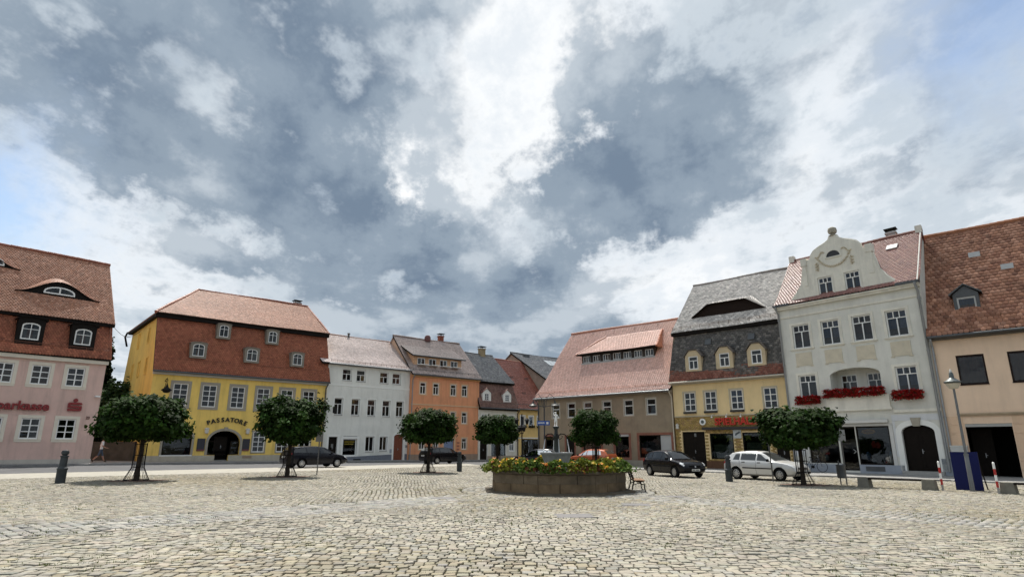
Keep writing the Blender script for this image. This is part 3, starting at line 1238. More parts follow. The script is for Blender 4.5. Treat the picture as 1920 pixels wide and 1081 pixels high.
def dormer_box(house, s, w, z0, z1, yf, back, m, win, rise=0.0, roof='flat', rm=None, over=.12, gable=.4):
    """upright dormer: cheeks and front in one mesh with a real opening, its roof a second part"""
    mb = MB()
    hs = [(0, win[0], win[1] - z0, win[2] - z0, rise)]
    H = z1 - z0
    wall_grid(mb, -w / 2, w / 2, 0, H, hs, 0, .1)
    for x in (-w / 2, w / 2):
        mb.poly([(x, 0, 0), (x, back, 0), (x, back, H), (x, 0, H)])
    mb.poly([(-w / 2, 0, 0), (w / 2, 0, 0), (w / 2, back, 0), (-w / 2, back, 0)])
    if roof == 'gable':
        mb.poly([(-w / 2, 0, H), (w / 2, 0, H), (0, 0, H + gable)])
    if roof == 'hood':
        mb.poly([(-w / 2, 0, H), (w / 2, 0, H), (w * .22, 0, H + gable), (-w * .22, 0, H + gable)])
    o = mb.build('dormer', m, house, (s, yf, z0), fix=False)
    rb = MB()
    a = w / 2 + over
    if roof == 'flat':
        rb.prism([(-a, H), (a, H), (a, H + .06), (a * .8, H + .13), (-a * .8, H + .13), (-a, H + .06)], -over, back + .1)
    elif roof == 'arch':
        pts = [(a * math.cos(math.pi * i / 10), H + gable * math.sin(math.pi * i / 10)) for i in range(11)]
        inn = [(x * .9, H + (z - H) * .82) for x, z in pts]
        for i in range(10):
            rb.prism([pts[i], pts[i + 1], inn[i + 1], inn[i]], -over, back + .1)
        rb.prism(inn, -.01, .05)
    elif roof == 'gable':
        rb.prism([(-a, H - .06), (0, H + gable + .02), (0, H + gable + .1), (-a, H + .03)], -over, back + .3)
        rb.prism([(a, H - .06), (0, H + gable + .02), (0, H + gable + .1), (a, H + .03)], -over, back + .3)
    elif roof == 'hood':
        b_ = w * .22 + over * .6
        rb.prism([(-a, H - .08), (-b_, H + gable + .02), (-b_, H + gable + .09), (-a, H)], -over, back + .3)
        rb.prism([(a, H - .08), (b_, H + gable + .02), (b_, H + gable + .09), (a, H)], -over, back + .3)
        rb.prism([(-b_, H + gable + .02), (b_, H + gable + .02), (b_, H + gable + .09), (-b_, H + gable + .09)], -over, back + .3)
    rb.build('dormer_roof', rm or m, o)
    return o


def eyebrow(house, s, hw, y0, z0, hgt, slope, pal, m, front, seed, back_slope=.25, flat=.0, tw=.18, th=.17, over=.12):
    """swept dormer: low front under a wave of tiles that runs back into the roof"""
    def bell(t):                                     # 0 at the ends, 1 in the middle
        t = np.abs(t)
        t = np.clip((t - flat) / (1 - flat), 0, 1)
        return np.where(t < 1, (np.cos(np.pi * t) + 1) / 2, 0) if flat < .2 else np.clip(1 - t, 0, 1)
    n = 40
    T = np.linspace(-1, 1, n + 1)
    B = bell(T) * hgt
    mb = MB()
    for i in range(n):
        xa, xb = T[i] * hw, T[i + 1] * hw
        mb.poly([(xa, 0, -.02), (xb, 0, -.02), (xb, 0, float(B[i + 1])), (xa, 0, float(B[i]))])
    for i in range(n):                               # soffit board under the tiles
        xa, xb = T[i] * hw, T[i + 1] * hw
        za, zb = float(B[i]), float(B[i + 1])
        mb.poly([(xa, -over, za - .02), (xb, -over, zb - .02), (xb, .02, zb - .02), (xa, .02, za - .02)])
        mb.poly([(xa, -over, za - .02), (xb, -over, zb - .02), (xb, -over, zb + .03), (xa, -over, za + .03)])
    o = mb.build('eyebrow_dormer', front, house, (s, y0, z0), fix=False)

    def fn(u, v):
        t = np.asarray(u) * 2 - 1
        v = np.asarray(v)
        h = bell(t) * hgt + .03
        run = (h + .03) / (slope - back_slope) + over
        y = -over + run * v * 1.02
        zz = h + back_slope * (y + over) + 0.0 * v
        return np.stack([t * hw, y, zz], -1)
    L_ = hgt / (slope - back_slope) + over
    nu, nv = int(2 * hw / tw), max(4, int(L_ / th))
    V, F, C = tile_field(fn, nu, nv, None, pal, .010, 'beaver', seed)
    stuff(link('roof_tiles', np_mesh('roof_tiles', V, F, m, C), o))
    return o


def chimney(house, x, y, z0, z1, w, d, m, cap=True):
    mb = MB()
    mb.box(x - w / 2, x + w / 2, y - d / 2, y + d / 2, z0, z1)
    mb.box(x - w / 2 - .06, x + w / 2 + .06, y - d / 2 - .06, y + d / 2 + .06, z1, z1 + .12)
    o = mb.build('chimney', m, house)
    if cap:
        k = MB()
        for dx in (-1, 1):
            for dy in (-1, 1):
                k.box(x + dx * (w / 2 - .04) - .02, x + dx * (w / 2 - .04) + .02, y + dy * (d / 2 - .04) - .02, y + dy * (d / 2 - .04) + .02, z1 + .12, z1 + .34)
        k.box(x - w / 2 - .1, x + w / 2 + .1, y - d / 2 - .1, y + d / 2 + .1, z1 + .34, z1 + .39)
        k.build('chimney_cap', BLACK, o)
    return o


def arched_letters(house, txt, s, zc, rad, span, size, m, depth=.04, y=-.07, name='letter'):
    """letters one by one on an arc"""
    n = len(txt)
    for i, ch in enumerate(txt):
        a = (i / (n - 1) - .5) * span
        o = link(name, text_mesh(ch, size, depth, m, .012), house, (s + rad * math.sin(a), y, zc + rad * math.cos(a)))
        o.rotation_euler = (0, a, 0)

# ================================================================ LEFT ROW OF HOUSES
RED = [(.31, .105, .060), (.335, .12, .067), (.275, .09, .052), (.32, .11, .063)]
REDW = [(.42, .215, .145), (.39, .19, .12), (.46, .245, .17), (.36, .17, .11)]
PALE = [(.64, .53, .49), (.61, .50, .46), (.67, .56, .52), (.58, .47, .43)]
SLATEP = [(.13, .13, .135), (.16, .16, .165), (.105, .105, .11), (.19, .185, .18)]
OLDSL = [(.06, .056, .053), (.09, .084, .078), (.045, .042, .04), (.13, .12, .11), (.035, .033, .032)]
BROWNT = [(.20, .115, .095), (.22, .13, .105), (.18, .10, .085)]
ROSE = [(.66, .40, .33), (.63, .375, .305), (.69, .43, .36), (.60, .35, .285)]


def pink_house():
    h = thing('bank_house', 'pink plastered bank house with red tiled mansard roof and eyebrow dormers at the far left', 'house', (-33.84, 39.22, 0), R(47.7))
    P = mat('pink_plaster', (.66, .46, .40), .9, var=.10, vscale=.8, bump=.2, bscale=40, streak=.3, stain=((.50, .37, .32), .5))
    CASE = mat('pink_house_casing', (.70, .64, .54), .8, var=.08)
    cen = [-5.6, -3.6, -1.62, .38, 2.38, 4.38]
    holes = [(c, 1.05, 5.68, 7.0) for c in cen] + [(c, 1.05, 2.09, 3.45) for c in cen]
    D = 10.0
    shell(h, 6.12, -.4, 7.62, D, holes, P, [(0, 7.62), (.55, 10.3), (5, 15.9), (D - .55, 10.3), (D, 7.62)], x0=-8)
    box_part('plinth', h, -8.02, 6.15, -.04, .1, -.4, .77, mat('pink_house_plinth', (.50, .46, .41), .9, var=.1, streak=.2))
    for zz, hh in ((5.68, 1.32), (2.09, 1.36)):
        for i, c in enumerate(cen):
            cu = [(.0, .92, 1.0, BROWNC)] if (zz > 5 and i in (3, 4)) else ([(.0, .9, .62, GREYC)] if zz > 5 else lace_pair(.2, GREYC))
            window(h, c, zz, 1.05, hh, [(1 / 3, 2)] * 3, casing=(.2, .03, CASE), curtain=cu, sill=(.22, .05, .06, CASE))
    box_part('cornice', h, -8.05, 6.2, -.22, .05, 7.36, 7.64, CASE)
    rf = roof_plane(h, -8.1, 6.3, -.38, 7.66, .85, 10.36, .18, .16, RED, TILE, seed=3)
    FAS = mat('tarred_wood', (.012, .010, .009), .75, spec=.12)
    box_part('fascia', h, -8.1, 6.36, .45, .8, 10.26, 10.52, FAS)
    roof_plane(h, -8.1, 6.34, .40, 10.42, 5.0, 16.05, .18, .16, REDW, TILE, seed=4)
    roof_plane_back(h, -8.1, 6.34, 5.0, 16.05, D + .4, 8.0, REDW)
    ridge(h, (-8.1, 5, 16.08), (6.36, 5, 16.08), .13, mat('ridge_red', (.27, .10, .065), .6, var=.2))
    snow_guard(h, -7.9, 6.1, -.12, 8.25, mat('snow_guard_red', (.20, .08, .05), .6), 1.4, .22)
    for c in (-7.6, -4.65, -1.65, 1.36, 4.38):
        dormer_box(h, c, 1.5, 8.30, 9.98, -.15, 1.5, FAS, (1.02, 8.62, 9.78), .22, 'arch', FAS, .14, .22)
        window(h, c, 8.62, 1.02, 1.16, [(.36, 2), (.64, 2)], y=-.08, rise=.22, room=.5, curtain=lace_pair(.3), bw=.035)
    sl = (16.05 - 10.42) / 4.6
    for c, zz in ((2.85, 12.25), (-2.0, 14.02), (-5.4, 12.25)):
        yy = .40 + (zz - 10.42) / sl - .06
        eyebrow(h, c, 2.55, yy, zz, 1.0, sl, REDW, TILE, FAS, int(50 + c), .38, tw=.18, th=.16)
        for sd in ((0,) if zz < 13 else (-.95, .95)):
            w = window(h, c + sd, zz + .1, 1.9 if not sd else 1.3, .56, [(1.0, 2)], y=yy - .05, rise=.40, room=0, fw=.09, bw=.07)
    wall_lettering(h, 'Sparkasse', 1.62, 3.98, .80, .07, mat('red_letters', (.22, .020, .022), .5), -.12, 1.0, .022)
    RL = MATS['red_letters']
    mb = MB()                                        # the emblem: an S of three bars with a dot above
    mb.prism([(-.40, .0), (.34, .0), (.41, .07), (.41, .15), (-.40, .15)], -.16, -.03)
    mb.prism([(.26, .16), (.41, .16), (.41, .36), (-.41, .36), (-.41, .22), (.26, .22)], -.16, -.03)
    mb.prism([(-.41, .37), (-.26, .37), (-.26, .44), (.41, .44), (.41, .52), (.34, .58), (-.34, .58), (-.41, .52)], -.16, -.03)
    mb.prism([(.13 * math.cos(t), .73 + .13 * math.sin(t)) for t in [i * math.pi / 8 for i in range(16)]], -.16, -.03)
    mb.build('emblem', RL, h, (4.64, 0, 4.0))
    wall_lettering(h, '23', 5.55, 3.48, .26, .012, mat('number_brown', (.10, .04, .03), .6), -.02, .9, .008, 'house_number')
    box_part('wall_lamp', h, 5.72, 6.0, -.35, -.02, 5.02, 5.12, WHITE)


def roof_plane_back(h, x0, x1, y0, z0, y1, z1, pal):
    mb = MB()
    n = Vector((0, z0 - z1, y1 - y0)).normalized()
    mb.slab([(x0, y0, z0 - .03), (x1, y0, z0 - .03), (x1, y1, z1), (x0, y1, z1)], n, .12)
    c = tuple(np.mean(np.array(pal), 0))
    mb.build('back_roof', mat('back_roof_%02d' % int(c[0] * 100), c, .7, var=.2, vscale=4), h)


def yellow_house():
    h = thing('restaurant_house', 'yellow three-storey house with hipped red mansard roof and five small dormers', 'house', (-29.35, 49.03, 0), R(41.3))
    P = mat('yellow_plaster', (.86, .61, .17), .9, var=.09, vscale=.7, bump=.2, bscale=40, streak=.3, stain=((.70, .49, .17), .5))
    CASE = mat('yellow_house_casing', (.34, .31, .255), .85, var=.12, vscale=5)
    L_, D = 15.0, 13.6
    up = [2.18, 4.45, 6.79, 9.0, 11.15, 13.24]
    holes = [(c, 1.15, 4.86, 6.72) for c in up] + [(c, 1.08, 1.12, 2.9) for c in (9.0, 11.13, 13.22)]
    holes += [(2.47, 2.15, .93, 2.95, .55), (6.12, 2.6, .93, 2.92, 1.0), (6.0, 1.1, .25, .93)]
    mb = MB()
    wall_grid(mb, 0, L_, -.4, 7.6, holes, 0, .22)
    prof = [(0, 7.6), (.25, 8.4), (1.15, 12.4), (D - 1.15, 12.4), (D, 7.6)]
    # left side with its shallow blind windows
    mb.poly([(0, 0, -.4)] + [(0, y, z) for y, z in prof] + [(0, D, -.4)])
    mb.poly([(L_, 0, -.4), (L_, 0, 7.6), (L_, 1.15, 12.4), (L_, 6.8, 16.2), (L_, D - 1.15, 12.4), (L_, D, 7.6), (L_, D, -.4)])
    mb.poly([(0, D, -.4), (L_, D, -.4), (L_, D, 7.6), (0, D, 7.6)])
    mb.build('wall', P, h, fix=False)
    for y, z in ((4.2, 10.4), (8.6, 10.4), (3.4, 7.6), (6.6, 7.6), (9.6, 7.6), (4.0, 4.6)):
        fr = MB()
        fr.ring([(-.45, 0), (.45, 0), (.45, 1.5), (-.45, 1.5)], [(-.34, .1), (.34, .1), (.34, 1.4), (-.34, 1.4)], -.05, .02)
        fr.box(-.34, .34, .0, .015, .1, 1.4)
        o = fr.build('blind_window', P, h, (0, y, z), R(-90))
    PL = mat('yellow_house_plinth', (.46, .42, .34), .9, var=.15, streak=.2)
    for a, b in ((-.03, 5.44), (6.56, L_ + .02)):
        box_part('plinth', h, a, b, -.05, .1, -.4, .88, PL)
    for i, c in enumerate(up):
        cu = [(0, .94, .7, BROWNC)] if i == 3 else lace_pair(.22, GREYC, .55)
        window(h, c, 4.86, 1.15, 1.86, [(.25, 2)] * 4, casing=(.22, .04, CASE), curtain=cu, bw=.045, sill=(.1, .05, .05, CASE))
    for c in (9.0, 11.13, 13.22):
        window(h, c, 1.12, 1.08, 1.78, [(.25, 2)] * 4, casing=(.1, .02, CASE), curtain=lace_pair(.2, GREYC, .5), bw=.045, sill=(.1, .06, .05, CASE))
    window(h, 2.47, .93, 2.15, 2.02, [(1, 1)], rise=.55, fm=DARKWOOD, casing=(.17, .04, CASE, .1), sill=(.12, .08, .06, WHITE), room=1.2)
    # arched entrance with its two side lights and door
    window(h, 5.15, .93, .62, 1.15, [(1, 1)], fm=DARKWOOD, room=0, y=.35)
    window(h, 7.05, .93, .68, 1.15, [(1, 1)], fm=DARKWOOD, room=0, y=.35)
    g = MB()
    g.ring(outline(2.6, 1.99, 1.0, .2, 12, 0), outline(2.6, 1.99, 1.0, 0, 12), -.05, .01)
    g.build('entrance_arch', CASE, h, (6.12, 0, .93))
    box_part('keystone', h, 5.98, 6.28, -.09, .02, 2.9, 3.22, CASE)
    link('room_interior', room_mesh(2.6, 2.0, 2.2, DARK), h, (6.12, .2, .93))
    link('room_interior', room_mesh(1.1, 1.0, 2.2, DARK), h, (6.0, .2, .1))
    door_leaf(h, 6.0, .45, 1.1, 2.0, DARKWOOD, y=.7, panels=(1, 2))
    for k in range(3):
        box_part('step', h, 5.42, 6.58, -.02 + k * .2, .75, .1 + k * .13, .24 + k * .13, GRANITE)
    for s_ in (4.27, 7.93):
        box_part('menu_case', h, s_ - .3, s_ + .3, -.07, .0, 1.24, 2.26, mat('menu_case', (.03, .03, .04), .4))
        box_part('menu_strip', h, s_ - .29, s_ + .29, -.085, -.07, 1.25, 1.37, mat('menu_red', (.16, .05, .05), .5))
    for s_ in (4.55, 7.9):
        lb = MB()
        lb.lathe([(.06, .0), (.15, .06), (.17, .35), (.19, .38), (.19, .45), (.08, .5)], 0, -.22, 8)
        lb.box(-.03, .03, -.2, 0, .36, .42)
        lb.build('wall_lantern', mat('lantern_white', (.62, .60, .55), .4), h, (s_, 0, 2.65))
    arched_letters(h, 'PASSATORE', 6.15, -.32, 4.0, .74, .52, mat('black_letters', (.012, .012, .012), .5))
    wl = MB()                                        # wrought iron wall lamp
    wl.tube([(0, 0, .9), (0, -.25, 1.05), (0, -.6, 1.1), (0, -.85, .95), (0, -.9, .6)], .035, 6)
    wl.tube([(0, 0, .35), (0, -.3, .6), (0, -.45, .95)], .025, 6)
    wl.lathe([(.05, .62), (.09, .45), (.16, .32), (.38, .16), (.40, .10), (.30, .06), (.22, -.06), (.1, -.1)], 0, -.9, 14)
    wl.build('wall_lamp', BLACK, h, (.95, 0, 5.9), smooth=True)
    box_part('cornice', h, -.05, L_ + .05, -.25, .05, 7.35, 7.62, mat('yellow_house_cornice', (.50, .47, .40), .8, var=.1))
    FAS = MATS['tarred_wood']
    roof_plane(h, -.12, L_ + .1, -.40, 7.62, 1.2, 12.42, .18, .165, RED, TILE, seed=12, age=.09)
    box_part('fascia', h, -.35, L_ + .15, .72, 1.16, 12.22, 12.62, FAS)
    box_part('side_fascia', h, -.34, .06, 1.16, D - .8, 12.30, 12.58, FAS)
    roof_plane(h, -.4, L_ + .12, .60, 12.55, 6.8, 16.45, .18, .165, REDW, TILE, seed=13, clip=[(-.4, 0), (L_ + .12, 0), (L_ + .12, 1), (4.0, 1)])
    roof_plane_back(h, 4.0, L_ + .1, 6.8, 16.43, D + .3, 12.2, REDW)
    hip = MB()
    hip.slab([(-.4, .60, 12.55), (4.0, 6.8, 16.45), (-.4, D - .6, 12.55)], Vector((-.66, 0, .75)), .12)
    hip.build('hip_roof', mat('hip_red', (.33, .17, .11), .6, var=.25, vscale=6), h)
    RT = mat('ridge_red', (.27, .10, .065), .6, var=.2)
    ridge(h, (4.0, 6.8, 16.48), (L_ + .1, 6.8, 16.48), .13, RT)
    ridge(h, (-.4, .60, 12.6), (4.0, 6.8, 16.48), .12, RT)
    ridge(h, (L_ + .06, .65, 12.6), (L_ + .06, 6.8, 16.48), .10, RT)
    snow_guard(h, .3, L_ - .3, -.05, 8.5, mat('snow_guard_red', (.20, .08, .05), .6), 1.25, .24)
    ST_ = mat('dormer_stone', (.23, .205, .17), .85, var=.2, vscale=5)
    for c, zz, yf, w_ in ((3.1, 8.9, -.22, .92), (7.56, 8.9, -.22, .92), (11.76, 8.9, -.22, .88), (5.1, 10.88, .34, .78), (9.43, 10.85, .34, .78)):
        dormer_box(h, c, w_ + .38, zz, zz + 1.28, yf, 1.3, ST_, (w_, zz + .17, zz + 1.24), .2, 'arch', ST_, .06, .14)
        window(h, c, zz + .17, w_, 1.07, [(.33, 2), (.67, 2)], y=yf + .07, rise=.2, room=.4, curtain=lace_pair(.3), bw=.03, fw=.06)
    chimney(h, 14.2, 7.6, 15.2, 16.75, .7, .6, mat('chimney_brick', (.12, .08, .06), .9, var=.3))
    gutter(h, -.15, L_ + .1, -.45, 7.58, DZINC)
    downpipe(h, L_ - .12, -.08, 7.55, .1, DZINC, .06, -.45)
    mb = MB()
    mb.tube([(-.42, D - .9, 12.5), (-.5, D - .4, 12.1), (-.2, D - .2, 11.2)], .09, 8)
    mb.build('side_gutter', BLACK, h, smooth=True)
    box_part('meter_box', h, 7.72, 8.5, -.07, -.045, .62, .82, mat('meter_box', (.30, .22, .16), .7))


def white_house():
    h = thing('grey_white_house', 'pale grey three-storey house with blue plinth and red-brown arched door', 'house', (-18.12, 58.98, 0), R(41.9))
    P = mat('pale_plaster', (.76, .76, .71), .9, var=.08, vscale=.7, bump=.2, bscale=40, streak=.18, stain=((.58, .58, .53), .5))
    L_, D = 9.6, 10.0
    T = mat('white_trim', (.80, .80, .76), .7, var=.05)
    top = [2.06, 3.61, 6.28, 7.78]
    mid = [1.37, 3.2, 5.0, 6.72, 8.34]
    holes = [(c, 1.0, 8.0, 9.17) for c in top] + [(c, .92, 4.62, 6.25) for c in mid]
    holes += [(1.05, .9, .35, 2.52), (2.87, 1.5, .72, 2.62), (5.03, .98, 1.12, 2.6), (6.59, .9, 1.2, 2.6), (8.38, 1.15, .2, 2.86, .28)]
    shell(h, L_, -.4, 9.62, D, holes, P, [(0, 9.62), (5, 13.25), (D, 9.62)])
    TR = [(.34, 1), (.66, 2)]
    for i, c in enumerate(top):
        window(h, c, 8.0, 1.0, 1.17, [(.42, 1), (.58, 2)], curtain=[(0, .95, .6, [GREYC, LACE, GREYC, BROWNC][i])], sill=(.04, .05, .05, GRANITE), y=.16)
    for i, c in enumerate(mid):
        window(h, c, 4.62, .92, 1.63, TR, casing=(.1, .025, T), curtain=lace_pair(.3, GREYC), sill=(.0, .06, .06, GRANITE), y=.18)
    for c, z, w_, hh in ((5.03, 1.12, .98, 1.48), (6.59, 1.2, .9, 1.4)):
        window(h, c, z, w_, hh, [(1, 2)], casing=(.12, .025, T), curtain=lace_pair(.18), sill=(.0, .06, .06, GRANITE), y=.18)
    door_leaf(h, 1.05, .35, .9, 2.17, DARKWOOD, y=.2, panels=(1, 2), casing=(.22, .03, T), label='dark glazed shop door')
    box_part('notice', h, .95, 1.17, .155, .165, 1.5, 1.85, LACE)
    w = window(h, 2.87, .72, 1.5, 1.62, [(1, 1)], casing=(.22, .03, T), y=.2, fw=.09, room=1.4)
    box_part('shop_blind_box', h, 2.12, 3.62, .05, .2, 2.36, 2.62, mat('blind_grey', (.35, .36, .36), .6))
    YL = mat('yellow_print', (.36, .27, .03), .6)
    for r, z in ((0, 2.0), (1, 1.78)):
        lt = MB()
        x = -.5
        for i in range(8 if r == 0 else 7):
            ww = .09 + .03 * ((i * 7 + r * 3) % 3 == 0)
            lt.ring([(x, 0), (x + ww, 0), (x + ww, .12), (x, .12)], [(x + .03, .035), (x + ww - .03, .035), (x + ww - .03, .09), (x + .03, .09)], -.004, .0)
            x += ww + .035
        lt.build('window_print', YL, h, (2.87, .185, z))
    d = door_leaf(h, 8.38, .2, 1.15, 2.66, mat('russet_door', (.20, .058, .030), .55, var=.2, vscale=6), .28, .2, (2, 3), casing=(.2, .03, T), label='red-brown arched wooden door')
    for a, b, z in ((-.02, 7.6, .82), (9.18, L_ - .0, .85)):
        mb = MB()
        za, zb_ = (.6, z) if a < 1 else (z, z)
        for u0, u1 in (((a, .36), (1.74, 2.0), (2.0, 7.6)) if a < 1 else ((a, b),)):
            f = lambda u: za + (zb_ - za) * max(0, (u - 2) / 5.6) if a < 1 else za
            mb.prism([(u0, -.4), (u1, -.4), (u1, f(u1)), (u0, f(u0))], -.05, .05)
        mb.build('plinth', mat('slate_plinth', (.16, .175, .21), .7, var=.15, vscale=4), h)
    box_part('plinth_vent', h, 3.3, 4.1, -.065, -.04, .3, .42, BLACK)
    box_part('string_course', h, -.0, L_, -.03, .02, 7.45, 7.62, T)
    box_part('eave_board', h, .0, L_ + .02, -.18, .03, 9.42, 9.62, T)
    roof_plane(h, -.8, L_ + .05, -.35, 9.58, 5.0, 13.35, .22, .21, PALE, TILE_G, seed=21, kind='beaver', lift=.011, age=.06, curve=.10)
    roof_plane_back(h, -.8, L_, 5.0, 13.33, D + .3, 9.5, PALE)
    RT = mat('ridge_pale', (.36, .24, .20), .55, var=.15)
    ridge(h, (-.8, 5, 13.38), (L_, 5, 13.38), .12, RT)
    snow_guard(h, .2, L_ - .1, -.12, 9.78, mat('snow_guard_pale', (.30, .22, .19), .5), .62, .2)
    gutter(h, -.1, L_ + .02, -.42, 9.55)
    downpipe(h, L_ - .03, -.07, 9.5, .2, DZINC, .055, -.4)
    mb = MB()
    mb.tube([(0, 0, 0), (0, 0, .45)], .11, 10)
    mb.tube([(0, 0, .45), (0, 0, .55)], .16, 10)
    mb.build('vent_pipe', DZINC, h, (4.3, 4.8, 13.2))
    s = MB()                                         # hanging shop sign at the left corner
    s.box(-.02, .04, -.95, -.15, 0, .62)
    s.box(-.01, .03, -1.0, .0, .5, .53)
    s.build('hanging_sign', BLACK, h, (.75, 0, 4.75))
    box_part('letter_box', h, 9.22, 9.42, -.08, .0, 1.5, 1.75, ZINC)
    box_part('name_plate', h, 7.35, 7.6, -.03, .0, .95, 1.35, mat('plate_grey', (.33, .35, .38), .4))


def orange_house():
    h = thing('orange_house', 'orange plastered three-storey house with wide shed dormer and pale blue door', 'house', (-10.84, 65.0, 0), R(39.4))
    P = mat('orange_plaster', (.74, .34, .185), .9, var=.09, vscale=.7, bump=.2, bscale=40, streak=.3, stain=((.50, .22, .11), .3))
    T = mat('orange_trim', (.66, .45, .28), .8, var=.05)
    L_, D = 9.05, 9.0
    c3 = [1.43, 3.11, 5.42, 6.97]
    holes = [(c, .76, 7.12, 8.4) for c in c3] + [(c, .72, 4.1, 5.37) for c in (1.45, 3.15, 5.46, 7.0)]
    holes += [(c, .7, 1.3, 2.52) for c in (1.53, 3.3, 7.05)] + [(5.0, 1.35, .15, 2.45)]
    shell(h, L_, -.4, 9.2, D, holes, P, [(0, 9.2), (4.5, 13.9), (D, 9.2)])
    G2 = MB()
    G2.poly([(-.015, 0, 9.2), (-.015, 4.5, 13.9), (-.015, 9, 9.2)])
    G2.build('gable_plaster', mat('peach_gable', (.60, .42, .31), .9, var=.08, streak=.15), h, fix=False)
    for i, c in enumerate(c3):
        window(h, c, 7.12, .76, 1.28, [(.3, 1), (.7, 2)], casing=(.12, .02, T), curtain=lace_pair(.3, GREYC), sill=(.08, .06, .05, T))
    for c in (1.45, 3.15, 5.46, 7.0):
        window(h, c, 4.1, .72, 1.27, [(.3, 1), (.7, 2)], casing=(.12, .02, T), curtain=lace_pair(.3, GREYC), sill=(.08, .06, .05, T))
    for c in (1.53, 3.3, 7.05):
        window(h, c, 1.3, .7, 1.22, [(.3, 1), (.7, 2)], casing=(.12, .02, T), curtain=lace_pair(.35), sill=(.08, .06, .05, T))
    door_leaf(h, 5.0, .15, 1.35, 2.3, mat('pale_blue_door', (.20, .26, .40), .6, var=.1), 0, .18, (2, 2), casing=(.16, .03, T), label='pale blue double door')
    for z in (1.9, 1.55, 1.2):
        box_part('name_plate', h, 6.05, 6.4, -.03, .0, z, z + .2, mat('plate_red', (.34, .14, .09), .5))
    box_part('plinth', h, -.02, 4.28, -.04, .05, -.4, .8, mat('orange_plinth', (.34, .25, .19), .9, var=.15, streak=.2))
    box_part('plinth', h, 5.72, L_, -.04, .05, -.4, .8, MATS['orange_plinth'])
    box_part('string_course', h, 0, L_, -.05, .02, 5.95, 6.08, T)
    box_part('cornice', h, 0, L_ + .02, -.2, .05, 8.95, 9.22, mat('orange_cornice', (.62, .36, .17), .8))
    GRR = [(.38, .30, .27), (.35, .275, .25), (.42, .335, .30)]
    roof_plane(h, -.15, L_ + .1, -.40, 9.2, 4.5, 14.0, .22, .2, GRR, TILE_G, seed=31, age=.08)
    roof_plane_back(h, -.15, L_ + .1, 4.5, 13.98, D + .3, 9.0, GRR)
    ridge(h, (-.15, 4.5, 14.02), (L_ + .1, 4.5, 14.02), .12, mat('ridge_greybrown', (.22, .16, .14), .6, var=.2))
    # wide shed dormer
    yf, zb, zt = .75, 10.0, 11.42
    dm = MB()
    cs = [1.55, 3.02, 4.5, 5.95]
    wall_grid(dm, .55, 6.95, zb, zt, [(c, 1.0, 10.4, 11.18) for c in cs], yf, .12)
    for x in (.55, 6.95):
        dm.poly([(x, yf, zb), (x, yf, zt), (x, 3.6, 12.5), (x, 3.6, zb)])
    dm.build('dormer', mat('dormer_peach', (.58, .36, .22), .9, var=.06), h, fix=False)
    for c in cs:
        window(h, c, 10.4, 1.0, .78, [(1, 2)], y=yf + .09, curtain=[(0, .94, .55, BROWNC if c != 4.5 else GREYC)], sill=(.06, .06, .05, WHITE), room=.4)
    roof_plane(h, .2, 7.3, yf - .35, zt - .02, 3.55, 12.95, .22, .2, [(.20, .16, .15), (.18, .145, .135), (.23, .185, .17)], TILE_G, seed=33, age=.08, clip=[(.2, 0), (7.3, 0), (7.3, 1), (-.0 + .2, 1)])
    gutter(h, .2, 7.3, yf - .4, zt - .06, DZINC)
    gutter(h, -.1, L_ + .1, -.46, 9.15, DZINC)
    snow_guard(h, .1, L_, -.05, 9.6, DZINC, .8, .22)
    downpipe(h, .1, -.08, 9.1, .2, ZINC, .05, -.42)
    chimney(h, 6.7, 5.0, 13.2, 14.7, .55, .55, mat('chimney_red', (.25, .09, .06), .9, var=.25), True)
    mb = MB()
    mb.tube([(4.4, 4.3, 13.8), (4.4, 4.3, 14.15)], .38, 12)
    mb.lathe([(.38, 0), (.36, .2), (.22, .38), (.0, .42)], 4.4, 4.3, 14, z=14.15)
    mb.build('roof_cowl', mat('cowl_red', (.14, .055, .05), .5), h, smooth=True)
    mb = MB()
    mb.tube([(0, 0, 0), (0, -.1, .5), (0, -.45, .75), (0, -.8, .55), (0, -.85, .3)], .035, 6)
    mb.lathe([(.05, .3), (.3, .1), (.28, .02), (.1, -.1)], 0, -.85, 10)
    mb.build('wall_lamp', BLACK, h, (.55, 0, 4.9), smooth=True)


